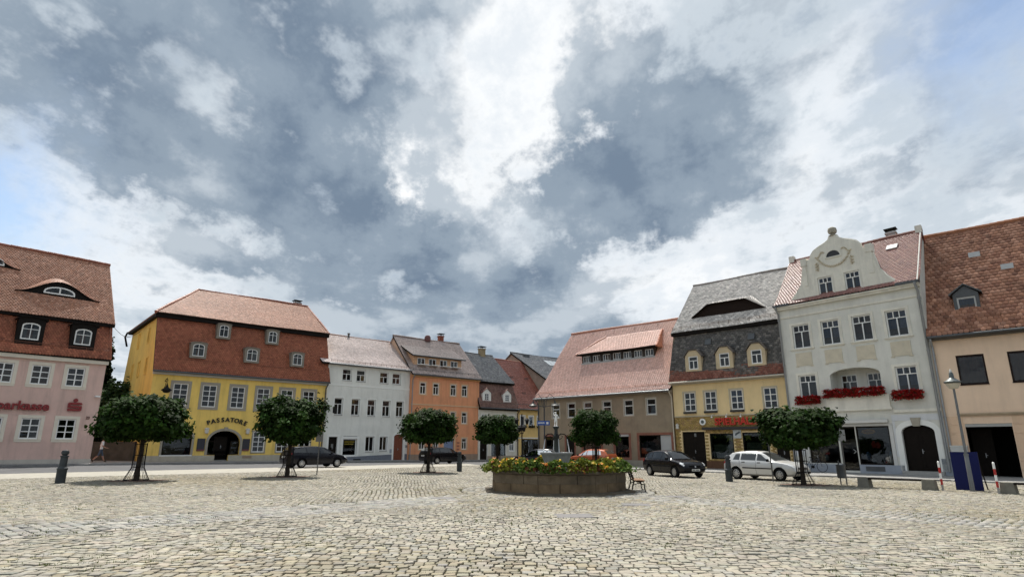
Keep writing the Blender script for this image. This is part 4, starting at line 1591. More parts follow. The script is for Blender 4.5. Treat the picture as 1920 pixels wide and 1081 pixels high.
def mansard_cottage():
    h = thing('mansard_cottage', 'narrow white house with brown mansard, two gabled dormers and grey slate roof', 'house', (-3.86, 70.6, 0), R(40.8))
    P = mat('offwhite_plaster', (.68, .66, .58), .9, var=.1, vscale=1.5, streak=.12)
    L_, D = 5.92, 10.0
    T = mat('white_trim', (.80, .80, .76), .7, var=.05)
    holes = [(.85, .8, 4.0, 5.25), (2.9, .8, 4.0, 5.25), (5.0, .8, 4.0, 5.25), (.78, 1.1, .1, 2.3), (3.0, 2.2, .45, 2.2), (5.03, .75, 1.1, 2.3)]
    shell(h, L_, -.4, 5.95, D, holes, P, [(0, 5.95), (.9, 9.0), (5, 13.0), (D, 5.95)])
    for c in (.85, 2.9, 5.0):
        window(h, c, 4.0, .8, 1.25, [(.35, 2), (.65, 2)], casing=(.1, .02, T), curtain=lace_pair(.25, GREYC))
    window(h, 5.03, 1.1, .75, 1.2, [(.35, 2), (.65, 2)], casing=(.1, .02, T))
    window(h, 3.0, .45, 2.2, 1.75, [(1, 3)], fm=DARKWOOD, casing=(.08, .02, T), room=1.2)
    door_leaf(h, .78, .1, 1.1, 2.2, DARKWOOD, 0, .18, (2, 2), casing=(.1, .02, T))
    box_part('plinth', h, 1.35, L_, -.04, .05, -.4, .55, mat('cottage_plinth', (.36, .30, .24), .9, var=.2))
    box_part('eave_board', h, 0, L_, -.22, .03, 5.75, 5.97, DARKWOOD)
    roof_plane(h, -.1, L_ + .05, -.4, 5.97, 1.0, 9.05, .2, .17, BROWNT, TILE, seed=41, age=.08)
    box_part('fascia', h, -.1, L_ + .05, .55, .95, 8.92, 9.14, MATS['tarred_wood'])
    roof_plane(h, -.1, L_ + .05, .45, 9.08, 5, 13.1, .26, .2, SLATEP, SLATE, 'slate', seed=42, lift=.008)
    roof_plane_back(h, -.1, L_ + .05, 5, 13.08, D + .3, 9.0, SLATEP)
    ridge(h, (-.1, 5, 13.12), (L_ + .05, 5, 13.12), .1, DZINC)
    for c in (1.15, 4.3):
        dormer_box(h, c, 1.25, 6.72, 7.75, -.05, 1.4, T, (.72, 6.85, 7.68), .0, 'gable', mat('dormer_roof_brown', (.22, .12, .10), .6, var=.2), .1, .5)
        window(h, c, 6.85, .72, .83, [(.34, 2), (.33, 2), (.33, 2)], y=.02, room=.4, bw=.035)
    snow_guard(h, 0, L_, -.1, 6.45, DZINC, .6, .18)
    snow_guard(h, 0, L_, .6, 9.3, ZINC, .45, .2)
    chimney(h, 4.15, 4.9, 12.3, 13.75, .75, .6, mat('chimney_sand', (.34, .27, .17), .9, var=.25))
    sk = MB()
    sk.box(-.28, .28, -.03, .03, -.42, .42)
    o = sk.build('skylight', ZINC, h, (3.35, 2.3, 10.72))
    o.rotation_euler = (R(-48), 0, 0)
    gutter(h, -.05, L_, -.45, 5.95, DZINC)


def corner_shop_house():
    h = thing('corner_shop_house', 'small ochre shop house with red tiled roof and three flower boxes under its windows', 'house', (.6, 74.45, 0), R(40.8))
    P = mat('ochre_plaster', (.74, .53, .22), .9, var=.09, streak=.16)
    L_, D = 5.3, 10
    T = mat('white_trim', (.80, .80, .76), .7, var=.05)
    cs = [.93, 2.35, 3.75]
    holes = [(c, .7, 4.1, 5.24) for c in cs] + [(2.3, 2.8, .45, 2.48)]
    shell(h, L_, -.4, 6.0, D, holes, P, [(0, 6.0), (5, 12.6), (D, 6.0)])
    for c in cs:
        window(h, c, 4.1, .7, 1.14, [(1, 1)], casing=(.12, .02, T), curtain=[(0, .9, .9, GREYC)], sill=(.1, .06, .08, T))
    window(h, 2.3, .45, 2.8, 2.03, [(1, 3)], fm=DARKWOOD, room=1.5)
    for i, (x, z, c_) in enumerate([(1.3, 1.4, (.3, .25, .25)), (2.2, 1.6, (.25, .08, .06)), (2.9, 1.5, (.35, .3, .27)), (1.8, 1.2, (.2, .1, .1)), (3.3, 1.3, (.3, .3, .33))]):
        g_ = MB()
        g_.tube([(0, 0, -.5), (0, 0, .2), (0, 0, .3)], [.14, .2, .08], 8)
        g_.build('garment', mat('garment_%d' % i, c_, .9), h, (x, .7, z))
    box_part('fascia', h, .0, L_, -.06, .02, 2.55, 2.68, T)
    roof_plane(h, -.1, L_ + .1, -.4, 6.05, 5.0, 12.7, .24, .3, [(.33, .12, .085), (.36, .14, .10), (.30, .105, .07)], TILE_G, 'pantile', seed=45, lift=.028, age=.06)
    roof_plane_back(h, -.1, L_ + .1, 5.0, 12.68, D + .3, 6.5, RED)
    ridge(h, (-.1, 5, 12.72), (L_ + .1, 5, 12.72), .12, MATS['ridge_red'])
    for x, y in ((1.6, 2.9), (4.2, 2.9), (2.2, 1.2), (4.6, 1.3)):
        vb = MB()
        vb.prism([(-.3, 0), (.3, 0), (.22, .25), (-.22, .25)], -.1, .35)
        vb.build('roof_vent', mat('vent_brown', (.19, .10, .085), .6), h, (x, y, 6.05 + (y + .4) * 1.232 + .02))
    gutter(h, -.05, L_, -.45, 6.02, DZINC)
    downpipe(h, .08, -.07, 5.95, .2, DZINC, .06, -.42)
    snow_guard(h, .1, L_ - .1, -.1, 6.5, DZINC, .7, .2)
    return h


def grey_roof_house():
    A = (.6 + math.cos(R(40.8)) * 5.35, 74.45 + math.sin(R(40.8)) * 5.35)
    h = thing('grey_roofed_house', 'brownish house behind the corner with steep grey slate roof and skylight', 'house', (A[0], A[1], 0), R(40.8))
    P = mat('greybrown_plaster', (.36, .29, .235), .9, var=.1, streak=.2)
    L_, D = 9.0, 14.0
    holes = [(c, .9, z, z + 1.4) for c in (1.5, 4.2, 6.9) for z in (1.2, 4.2, 7.2)]
    shell(h, L_, -.4, 9.9, D, holes, P, [(0, 9.9), (7.2, 14.2), (D, 9.9)])
    for c, w_, z, z1 in holes:
        window(h, c, z, .9, 1.4, [(.35, 1), (.65, 2)], curtain=lace_pair(.25))
    roof_plane(h, -.25, L_ + .2, -.4, 9.75, 7.2, 14.3, .34, .28, SLATEP, SLATE, 'slate', seed=47, lift=.009)
    roof_plane_back(h, -.2, L_ + .2, 7.2, 14.28, D + .3, 9.8, SLATEP)
    ridge(h, (-.25, 7.2, 14.32), (L_ + .2, 7.2, 14.32), .1, DZINC)
    box_part('verge_board', h, -.28, -.24, -.3, .1, 9.6, 9.8, DARKWOOD)
    for i in range(3):
        sk = MB()
        sk.box(-.38, .38, -.05, .05, -.8, .8)
        o = sk.build('skylight', mat('skylight_pane', (.35, .38, .40), .15, spec=.8), h, (5.2 + i * .85, 5.2, 13.12))
        o.rotation_euler = (R(-58), 0, 0)
    box_part('roof_hatch', h, 1.6, 2.5, 6.2, 6.9, 13.75, 14.1, DZINC)


pink_house()
yellow_house()
white_house()
orange_house()
mansard_cottage()
corner_shop_house()
grey_roof_house()

# ================================================================ RIGHT ROW OF HOUSES
def brown_house():
    h = thing('brown_house', 'grey-brown plastered house with rose tiled roof and long dark window-band dormer', 'house', (2.52, 58.96, 0), R(-42.2))
    P = mat('brown_plaster', (.32, .255, .18), .95, var=.14, vscale=1.0, bump=.2, bscale=50, streak=.25, stain=((.20, .165, .125), .7))
    T = mat('brown_house_casing', (.46, .42, .35), .85, var=.15)
    RT_ = mat('terracotta_trim', (.27, .12, .085), .9, var=.2, stain=((.22, .13, .10), .6))
    L_, D = 14.2, 12.0
    cs = [2.19, 4.0, 5.85, 7.9, 10.1, 12.28]
    holes = [(c, .84, 4.2, 5.48) for c in cs] + [(9.31, 1.35, .72, 2.5), (12.45, 2.95, .72, 2.52), (3.8, .95, .1, 2.47), (6.2, 1.9, .72, 2.5), (1.6, 1.4, .72, 2.5)]
    shell(h, L_, -.4, 6.1, D, holes, P, [(0, 6.1), (6, 13.1), (D, 6.1)])
    for i, c in enumerate(cs):
        window(h, c, 4.2, .84, 1.28, [(.38, 1), (.62, 1)], casing=(.1, .02, T), curtain=[(0, .92, .6, GREYC if i % 2 else LACE)] if i < 2 else lace_pair(.25, GREYC), y=.1, bw=.07, fw=.06)
    window(h, 9.31, .72, 1.35, 1.78, [(.12, 1), (.88, 2)], fm=DARKWOOD, casing=(.2, .03, RT_), room=1.2)
    window(h, 6.2, .72, 1.9, 1.78, [(.12, 1), (.88, 2)], fm=DARKWOOD, casing=(.2, .03, RT_), room=1.2)
    window(h, 1.6, .72, 1.4, 1.78, [(.12, 1), (.88, 2)], fm=DARKWOOD, casing=(.2, .03, RT_), room=1.2)
    window(h, 11.95, .72, 1.95, 1.8, [(1, 1)], fm=DARKWOOD, room=1.4)
    box_part('blank_panel', h, 12.93, 13.92, .08, .12, .74, 2.5, mat('panel_grey', (.45, .45, .44), .7, var=.05))
    g = MB()
    g.ring([(10.78, .5), (14.12, .5), (14.12, 2.72), (10.78, 2.72)], [(10.975, .72), (13.925, .72), (13.925, 2.52), (10.975, 2.52)], -.035, .02)
    g.build('shop_casing', RT_, h)
    door_leaf(h, 3.8, .1, .95, 2.37, DARKWOOD, 0, .16, (1, 3), casing=(.15, .03, RT_))
    box_part('awning_box', h, 8.58, 10.04, -.16, -.03, 2.42, 2.6, mat('awning_pale', (.42, .42, .40), .7))
    GP = mat('shop_goods', (.34, .33, .32), .7)
    for i in range(16):                              # goods standing in the windows
        x = [8.85, 9.1, 9.5, 9.75, 11.2, 11.5, 11.8, 12.1, 12.4, 12.7, 9.3, 8.95, 9.65, 11.3, 12.2, 12.6][i]
        z = .8 + (i * 37 % 9) * .15 if i in (10, 11, 12) else .74
        gb = MB()
        gb.lathe([(.08, 0), (.11, .1), (.07, .2), (.04, .28)], 0, 0, 8)
        gb.build('shop_goods', mat('goods_%d' % (i % 4), [(.45, .44, .42), (.15, .2, .3), (.35, .12, .08), (.3, .3, .25)][i % 4], .5), h, (x, .5 + .1 * (i % 3), z))
    box_part('plinth', h, -.02, 3.18, -.04, .05, -.4, .5, mat('brown_plinth', (.36, .33, .27), .9, var=.15, streak=.2))
    box_part('plinth', h, 4.42, L_, -.04, .05, -.4, .5, MATS['brown_plinth'])
    box_part('eave_board', h, -.1, L_ + .05, -.3, .05, 5.88, 6.1, mat('eave_brown', (.30, .27, .22), .8))
    sl = (13.2 - 6.15) / 6.4
    roof_plane(h, -.15, L_ + .1, -.45, 6.08, 6, 13.2, .18, .165, ROSE, TILE_G, seed=51, age=.06, curve=.22, lift=.007)
    roof_plane_back(h, -.15, L_ + .1, 6, 13.18, D + .4, 6.2, ROSE)
    ridge(h, (-.15, 6, 13.24), (L_ + .1, 6, 13.24), .14, mat('ridge_rose', (.42, .19, .13), .55, var=.15))
    # window-band dormer with hipped tile roof
    yf, zb, zt = 2.65, 9.25, 10.28
    a, b = 3.5, 11.45
    cs2 = [a + .55 + i * (b - a - 1.1) / 6 for i in range(7)]
    BW = mat('dormer_dark_wood', (.030, .022, .018), .7, var=.2)
    dm = MB()
    wall_grid(dm, a, b, zb, zt, [(c, .84, 9.5, 10.12) for c in cs2], yf, .1)
    for x in (a, b):
        dm.poly([(x, yf, zb), (x, yf, zt), (x, 5, zt), (x, 5, zb)])
    dm.build('dormer', BW, h, fix=False)
    for c in cs2:
        window(h, c, 9.5, .84, .62, [(1, 3)], y=yf + .08, room=.4, curtain=[(0, .9, .8, GREYC)], bw=.05, fw=.05)
    box_part('dormer_sill', h, a - .05, b + .05, yf - .1, yf, 9.32, 9.46, mat('dormer_sill_grey', (.40, .40, .39), .7))
    yt, ztop = 5.0, 12.2
    roof_plane(h, a - .45, b + .45, yf - .42, zt - .0, yt, ztop, .18, .165, ROSE, TILE, seed=53, age=.05, clip=[(a - .45, 0), (b + .45, 0), (b - .35, 1), (a + 1.3, 1)])
    for sgn, x0, x1 in ((-1, a - .45, a + 1.3), (1, b + .45, b - .35)):
        hp = MB()
        hp.slab([(x0, yf - .42, zt), (x1, yt, ztop), (x0, yt - 1.1, zt + .02)], Vector((sgn * .7, 0, .7)), .1)
        hp.build('dormer_hip', mat('hip_rose', (.40, .19, .14), .6, var=.2, vscale=6), h)
        ridge(h, (x0, yf - .42, zt + .03), (x1, yt, ztop + .03), .09, MATS['ridge_rose'])
    for x in (.4, 2.9, 5.4, 7.9, 10.4, 12.9):
        hk = MB()
        hk.tube([(x, 5.75, 12.95), (x, 5.45, 12.9), (x, 5.4, 12.65)], .02, 5)
        hk.build('ladder_hook', DZINC, h)
    snow_guard(h, .2, L_ - .1, -.05, 6.42, mat('snow_guard_rose', (.36, .17, .12), .5), .62, .26)
    gutter(h, -.15, L_ + .05, -.52, 6.02, ZINC)
    downpipe(h, .1, -.08, 6.0, .1, DZINC, .055, -.45)
    downpipe(h, L_ + .02, -.1, 6.0, .7, mat('pipe_cream', (.52, .46, .36), .6), .055, -.45)


def arcade_house():
    h = thing('arcade_house', 'cream house with ochre tiled shop front, red letters and old slate mansard roof', 'house', (13.16, 49.43, 0), R(-42.9))
    P = mat('cream_plaster', (.78, .60, .33), .9, var=.1, vscale=.8, streak=.18)
    L_, D = 9.0, 11.0
    cs = [1.42, 3.16, 5.25, 7.75]
    C2 = mat('cream_trim', (.50, .44, .33), .85, var=.1)
    holes = [(c, .98, 4.3, 5.8) for c in cs] + [(1.51, 1.9, .1, 2.73), (3.79, 1.87, .68, 2.58), (6.38, 1.95, .68, 2.62), (8.24, .9, .05, 2.2)]
    shell(h, L_, -.4, 6.62, D, holes, P, [(0, 6.62), (.85, 10.7), (5.5, 15.8), (D, 6.62)])
    # ochre tile cladding of the ground floor, tile by tile
    TL = mat('ochre_tile', (1, 1, 1), .45, attr=True, var=.12, vscale=8)
    rr = np.random.default_rng(5)
    V, Fq, Cc = [], [], []
    z = .56
    row = 0
    low = holes[4:]
    while z < 3.86:
        x = -.02 - (row % 2) * .12
        while x < L_:
            xa, xb = max(x, 0), min(x + .235, L_)
            za, zb = z, min(z + .115, 3.86)
            if not any(xb > hc - hw / 2 - .005 and xa < hc + hw / 2 + .005 and zb > h0 - .005 and za < h1 + .005 for hc, hw, h0, h1 in low) and xb - xa > .03:
                V.append([(xa, -.03, za), (xb, -.03, za), (xb, -.03, zb), (xa, -.03, zb), (xa - .004, 0, za - .004), (xb + .004, 0, za - .004), (xb + .004, 0, zb + .004), (xa - .004, 0, zb + .004)])
                Cc.append(np.array([(.36, .245, .075), (.40, .27, .09), (.33, .22, .065), (.38, .24, .10)][rr.integers(4)]) * rr.normal(1, .1))
            x += .24
        z += .12
        row += 1
    n = len(V)
    Q = np.array([[0, 1, 2, 3], [4, 5, 1, 0], [5, 6, 2, 1], [6, 7, 3, 2], [7, 4, 0, 3]])
    F = [(Q[None] + (np.arange(n) * 8)[:, None, None]).reshape(-1, 4)]
    stuff(link('facade_tiles', np_mesh('facade_tiles', np.array(V).reshape(-1, 3), F, TL, np.repeat(np.array(Cc), 8, 0)), h))
    BR = mat('plinth_brick', (.14, .075, .045), .8, var=.3, vscale=6)
    for a, b in ((-.02, .55), (2.47, 7.78), (8.7, L_ + .01)):
        box_part('plinth', h, a, b, -.045, .05, -.4, .55, BR)
    box_part('tile_cap', h, 0, L_, -.06, .02, 3.87, 3.95, MATS['ochre_tile'] if False else C2)
    DK = mat('dark_sill', (.04, .037, .034), .7)
    for i, c in enumerate(cs):
        window(h, c, 4.3, .98, 1.5, [(.33, 2), (.34, 2), (.33, 2)], casing=(.09, .02, C2), curtain=[(-.22, .42, .62, BLUEC if i > 1 else GREYC), (.22, .42, .62, BLUEC if i > 1 else GREYC)], y=.12)
        box_part('window_trough', h, c - .52, c + .52, -.2, -.02, 4.12, 4.27, DK)
    door_leaf(h, 1.51, .1, 1.9, 2.63, DARKWOOD, 0, .16, (2, 4), label='tall dark double door')
    box_part('door_notice', h, 1.55, 1.72, .10, .107, 2.35, 2.6, LACE)
    window(h, 3.79, .68, 1.87, 1.9, [(1, 1)], fm=DARKWOOD, room=1.0)
    window(h, 6.38, .68, 1.95, 1.94, [(1, 1)], fm=DARKWOOD, room=1.0)
    STAR = mat('star_green', (.28, .30, .04), .6)
    for s_, zz, r_, rot in ((4.35, 2.25, .42, .3), (3.2, 2.3, .2, .1), (5.75, 2.3, .36, .5), (6.9, 1.6, .3, .2)):
        sm = MB()
        sm.prism([((r_ if k % 2 == 0 else r_ * .42) * math.cos(rot + k * math.pi / 5), (r_ if k % 2 == 0 else r_ * .42) * math.sin(rot + k * math.pi / 5)) for k in range(10)], 0, .004)
        sm.build('window_star', STAR, h, (s_, .175, zz))
    pr = mat('faded_poster', (.11, .13, .09), .8, var=.6, vscale=3)
    box_part('window_poster', h, 3.0, 4.6, .32, .33, .75, 1.75, pr)
    box_part('window_poster', h, 5.55, 7.25, .32, .33, .75, 1.9, pr)
    door_leaf(h, 8.24, .05, .9, 2.15, DARKWOOD, 0, .16, (1, 3))
    wall_lettering(h, 'SPIELHALLE', 5.15, 3.2, .74, .05, mat('signal_red', (.50, .035, .018), .5), -.13, .92, .02)
    for x in (3.35, 4.5, 5.6, 6.8):
        sp = MB()
        sp.tube([(x, -.02, 3.9), (x, -.25, 4.0), (x, -.42, 3.92), (x, -.45, 3.8)], .018, 6)
        sp.lathe([(.03, .1), (.08, .02), (.09, .0), (.05, -.02)], x, -.45, 8, z=3.74)
        sp.build('sign_spotlight', WHITE, h)
    box_part('awning_cassette', h, 2.4, 7.5, -.28, -.03, 2.84, 3.04, mat('awning_dark', (.035, .03, .028), .6))
    ds = MB()
    ds.prism([(.25 * math.cos(t), .25 * math.sin(t)) for t in [i * math.pi / 10 for i in range(20)]], -.06, 0)
    o = ds.build('round_sign', WHITE, h, (2.41, -.04, 3.46))
    ds = MB()
    ds.prism([(.13 * math.cos(t), .13 * math.sin(t)) for t in [i * math.pi / 10 for i in range(20)]], -.075, -.06)
    ds.build('round_sign_emblem', mat('emblem_green', (.10, .12, .11), .6), o)
    box_part('square_sign', h, 4.76, 5.36, -.07, -.03, 2.2, 2.82, mat('sign_pale', (.48, .50, .50), .5))
    e = MB()
    for i in range(7):
        t = i * .9
        e.prism([(.05 * i - .18, -.12 + .03 * i), (.05 * i - .1, -.16 + .03 * i), (.05 * i - .02, .02 + .03 * (i % 3)), (.05 * i - .12, .0 + .03 * i)], -.005, 0)
    e.build('sign_mark', mat('sign_ink', (.10, .12, .13), .6), h, (5.06, -.072, 2.55))
    lb = MB()
    lb.lathe([(.05, 0), (.13, .04), (.13, .28), (.16, .3), (.05, .42)], 0, -.16, 8)
    lb.build('wall_lantern', mat('lantern_white', (.62, .60, .55), .4), h, (.28, 0, 2.95))
    box_part('eave_board', h, -.05, L_, -.25, .04, 6.42, 6.62, C2)
    roof_plane(h, -.1, L_ + .05, -.4, 6.64, 1.0, 10.75, .24, .17, OLDSL, SLATE, 'slate', seed=61, lift=.012, age=.3)
    red = MB()
    roof_plane(h, -.1, L_ + .05, -.415, 6.645, -.06, 7.62, .22, .17, [(.22, .085, .06), (.19, .07, .05), (.25, .11, .08)], TILE, seed=62, age=.15, thick=.02)
    FAS = MATS['tarred_wood']
    box_part('fascia', h, -.1, L_ + .05, .55, .95, 10.58, 10.86, FAS)
    roof_plane(h, -.1, L_ + .05, .50, 10.78, 5.5, 15.95, .24, .18, [(.47, .435, .40), (.52, .485, .445), (.40, .365, .335), (.57, .53, .49)], SLATE, 'slate', seed=63, lift=.009, age=.2)
    roof_plane_back(h, -.1, L_ + .05, 5.5, 15.93, D + .3, 10.5, OLDSL)
    ridge(h, (-.1, 5.5, 15.98), (L_ + .05, 5.5, 15.98), .11, mat('ridge_grey', (.24, .21, .19), .7, var=.25))
    for c in (2.08, 4.66, 7.14):
        dormer_box(h, c, 1.36, 7.42, 8.62, -.22, 1.5, mat('dormer_cream', (.58, .47, .31), .9, var=.12, streak=.2), (.82, 7.56, 8.62), .0, 'hood', mat('dormer_hood', (.10, .085, .075), .7, var=.3), .1, .46)
        window(h, c, 7.56, .82, 1.06, [(.32, 1), (.68, 2)], y=-.14, casing=None, room=.4, curtain=lace_pair(.3, GREYC))
    sl = (15.95 - 10.78) / 5.0
    eyebrow(h, 4.45, 3.05, .50 + (12.1 - 10.78) / sl - .05, 12.1, .95, sl, [(.23, .205, .18), (.19, .17, .15), (.27, .24, .21)], SLATE, mat('batwood', (.022, .014, .011), .8, var=.3, vscale=6), 66, .30, flat=.52, tw=.24, th=.18, over=.25)
    for c in (3.1, 6.6):
        mb = MB()
        mb.box(-.26, .26, -.08, .06, -.24, .24)
        o = mb.build('skylight', DZINC, h, (c, .62, 9.75))
        o.rotation_euler = (R(-18), 0, 0)
    snow_guard(h, .0, L_, .7, 11.1, mat('snow_guard_rust', (.17, .13, .10), .7), .8, .24)
    gutter(h, -.1, L_ + .05, -.46, 6.58, mat('gutter_cream', (.50, .45, .37), .6))


def baroque_house():
    h = thing('gabled_house', 'grey-white four-storey house with curved gable, loggia and red geraniums', 'house', (19.45, 42.85, 0), R(-51.4))
    P = mat('greywhite_plaster', (.70, .69, .63), .9, var=.10, vscale=.8, bump=.15, bscale=50, streak=.16, stain=((.55, .54, .48), .6))
    T = mat('grey_trim', (.76, .73, .64), .85, var=.1, streak=.25)
    YS = mat('yellowed_panel', (.62, .56, .44), .9, var=.15, stain=((.54, .48, .37), .6))
    L_, D = 9.2, 9.0
    c2 = [1.56, 3.57, 5.59, 7.63]
    holes = [(c, 1.2, 8.27, 9.95) for c in c2] + [(1.6, 1.2, 4.78, 6.4), (7.69, 1.2, 4.78, 6.4), (4.67, 3.1, 4.75, 6.6, .45)]
    holes += [(2.15, 1.95, .55, 2.85), (3.72, 1.0, .12, 2.85), (5.25, 1.96, .5, 2.85), (7.78, 1.75, .2, 2.86, .42)]
    mb = MB()
    wall_grid(mb, 0, L_, -.4, 11.4, holes, 0, .22)
    for x in (0, L_):
        mb.poly([(x, 0, -.4), (x, 0, 11.4), (x, 4.6, 16.0), (x, D, 11.4), (x, D, -.4)])
    mb.poly([(0, D, -.4), (L_, D, -.4), (L_, D, 11.4), (0, D, 11.4)])
    mb.build('wall', P, h, fix=False)
    # curved gable in front of the roof, with thickness, two windows and a lunette cut out
    gm_ = MB()
    half = [(3.42, 11.42), (3.42, 11.75), (2.95, 12.25), (2.55, 12.8), (2.42, 13.4), (2.30, 14.0), (2.02, 14.1), (2.02, 14.45), (1.72, 14.48), (1.66, 14.75), (1.42, 15.05), (1.02, 15.25), (.62, 15.40), (.34, 15.56), (.22, 15.80)]
    gw = [(3.66, .98, 11.72, 13.0), (5.44, .98, 11.72, 13.0)]
    cx = 4.55
    yf, yb = -.02, .32
    levels = sorted({z for x, z in half} | {11.72, 13.0, 14.1, 14.68})

    def hw(z):
        for (xa, za), (xb, zb) in zip(half[:-1], half[1:]):
            if za <= z <= zb and zb > za:
                return xa + (xb - xa) * (z - za) / (zb - za)
        return half[-1][0]
    for za, zb in zip(levels[:-1], levels[1:]):
        e = 1e-4
        wa, wb = hw(za + e), hw(zb - e)
        cuts = [(g[0] - cx - g[1] / 2, g[0] - cx + g[1] / 2) for g in gw] if za >= 11.71 and zb <= 13.01 else []
        xs_a, xs_b = [-wa], [-wb]
        segs = []
        for c0, c1 in cuts:
            segs.append((xs_a[-1], xs_b[-1], c0, c0))
            xs_a.append(c1)
            xs_b.append(c1)
        segs.append((xs_a[-1], xs_b[-1], wa, wb))
        for a0, b0, a1, b1 in segs:
            gm_.poly([(cx + a0, yf, za), (cx + a1, yf, za), (cx + b1, yf, zb), (cx + b0, yf, zb)])
            gm_.poly([(cx + a0, yb, za), (cx + b0, yb, zb), (cx + b1, yb, zb), (cx + a1, yb, za)])
        for sg in (-1, 1):
            gm_.poly([(cx + sg * wa, yf, za), (cx + sg * wb, yf, zb), (cx + sg * wb, yb, zb), (cx + sg * wa, yb, za)])
    for (xa, za), (xb, zb) in zip(half[:-1], half[1:]):
        if abs(za - zb) < .12 or True:
            for sg in (-1, 1):
                gm_.poly([(cx + sg * xa, yf, za), (cx + sg * xb, yf, zb), (cx + sg * xb, yb, zb), (cx + sg * xa, yb, za)])
    for g in gw:
        a, b = g[0] - g[1] / 2, g[0] + g[1] / 2
        for q in ([(a, yf, g[2]), (a, yb, g[2]), (a, yb, g[3]), (a, yf, g[3])], [(b, yf, g[2]), (b, yb, g[2]), (b, yb, g[3]), (b, yf, g[3])], [(a, yf, g[2]), (b, yf, g[2]), (b, yb, g[2]), (a, yb, g[2])], [(a, yf, g[3]), (b, yf, g[3]), (b, yb, g[3]), (a, yb, g[3])]):
            gm_.poly(q)
    gm_.build('gable', T, h, fix=False)
    for g in gw:
        window(h, g[0], 11.72, .98, 1.28, [(.28, 3), (.72, 2)], y=.1, casing=(.14, .025, T), curtain=lace_pair(.4, BLUEC), sill=(.16, .06, .08, T), room=.7)
    cop = MB()                                       # moulded coping along the curve
    for sg in (-1, 1):
        cop.tube([(cx + sg * x, .15, z) for x, z in half[1:6]], .09, 6)
        cop.tube([(cx + sg * x, .15, z) for x, z in half[8:]], .085, 6)
    cop.build('gable_coping', T, h, smooth=True)
    fin = MB()
    fin.lathe([(.24, 15.76), (.28, 15.83), (.14, 15.88), (.14, 15.93), (.26, 16.0), (.30, 16.16), (.26, 16.34), (.12, 16.43), (.0, 16.45)], cx, .15, 14)
    fin.build('finial', SANDST, h, smooth=True)
    for sg in (-1, 1):
        box_part('scroll_block', h, cx + sg * 2.16 - .2, cx + sg * 2.16 + .2, -.1, .4, 14.05, 14.6, T)
        box_part('scroll_pilaster', h, cx + sg * 2.16 - .14, cx + sg * 2.16 + .14, -.06, .0, 12.6, 14.05, T)
    lun = MB()                                       # lunette with rim
    lun.prism([(.46 * math.cos(math.pi * i / 10), .42 * math.sin(math.pi * i / 10)) for i in range(11)], -.035, -.015)
    o = lun.build('lunette', mat('lunette_dark', (.03, .03, .032), .4), h, (4.45, 0, 14.3))
    lun = MB()
    lun.ring([(.56 * math.cos(math.pi * i / 10), -.08 + .62 * math.sin(math.pi * i / 10)) for i in range(11)], [(.46 * math.cos(math.pi * i / 10), .42 * math.sin(math.pi * i / 10)) for i in range(11)], -.08, -.0)
    lun.build('lunette_rim', T, o)
    gar = MB()                                       # stucco garland below and beside the lunette
    for i in range(27):
        t = -1 + 2 * i / 26
        x, z = t * 1.05, 14.05 - .42 * (1 - t * t) + .28 * abs(t) ** 3
        gar.lathe([(0, -.07), (.075, -.03), (.075, .03), (0, .07)], 4.45 + x, -.05, 6, z=z + .03 * math.sin(i * 3.1))
    for sg in (-1, 1):
        for i in range(9):
            gar.lathe([(0, -.06), (.07, -.02), (.07, .03), (0, .06)], 4.45 + sg * (1.15 + .08 * math.sin(i * 2)), -.05, 6, z=14.05 - i * .065)
            gar.lathe([(0, -.06), (.06, -.02), (.06, .03), (0, .06)], 4.45 + sg * (.62 + .07 * i), -.05, 6, z=14.72 + .1 * math.sin(i * .8) - .03 * i)
    gar.build('stucco_garland', mat('stucco_yellowed', (.58, .52, .40), .9, var=.2), h, smooth=True)
    for c in c2:
        cu = lace_pair(.42, BROWNC if c in (1.56, 5.59) else BLUEC, .68)
        window(h, c, 8.27, 1.2, 1.68, [(.27, 3), (.73, 2)], casing=(.16, .03, T), curtain=cu, sill=(.22, .08, .1, T), y=.13)
        pn = MB()
        pn.box(c - .56, c + .56, -.035, .01, 7.05, 7.95)
        pn.box(c - .62, c - .40, -.05, .01, 6.98, 7.045)
        pn.box(c + .40, c + .62, -.05, .01, 6.98, 7.045)
        pn.build('panel_relief', YS, h)
    for c in (1.6, 7.69):
        window(h, c, 4.78, 1.2, 1.62, [(.27, 3), (.73, 2)], casing=(.16, .03, T), curtain=lace_pair(.42, BLUEC if c > 5 else GREYC, .7), sill=(.22, .08, .1, T), y=.13)
    # loggia: recess with its own back wall, two glazed doors and a parapet
    lg = MB()
    a, b, dpt = 3.12, 6.22, 1.15
    for q in ([(a, .22, 4.75), (a, dpt, 4.75), (a, dpt, 6.6), (a, .22, 6.6)], [(b, .22, 4.75), (b, dpt, 4.75), (b, dpt, 6.6), (b, .22, 6.6)], [(a, .22, 6.6), (b, .22, 6.6), (b, dpt, 6.6), (a, dpt, 6.6)], [(a, .22, 4.75), (b, .22, 4.75), (b, dpt, 4.75), (a, dpt, 4.75)]):
        lg.poly(q)
    wall_grid(lg, a, b, 4.75, 6.6, [(3.85, 1.05, 4.77, 6.3), (5.5, 1.05, 4.77, 6.3)], dpt, .1)
    lg.build('loggia', P, h, fix=False)
    for c in (3.85, 5.5):
        window(h, c, 4.77, 1.05, 1.53, [(.3, 3), (.7, 2)], y=dpt + .08, curtain=lace_pair(.35, BROWNC if c < 5 else GREYC), room=.6)
    box_part('loggia_parapet', h, 2.75, 6.58, -.16, .06, 3.98, 4.78, T)
    box_part('parapet_ledge', h, 2.68, 6.65, -.22, .0, 3.84, 3.98, T)
    # shop front
    FR = mat('shop_frame_white', (.60, .59, .56), .6, var=.06)
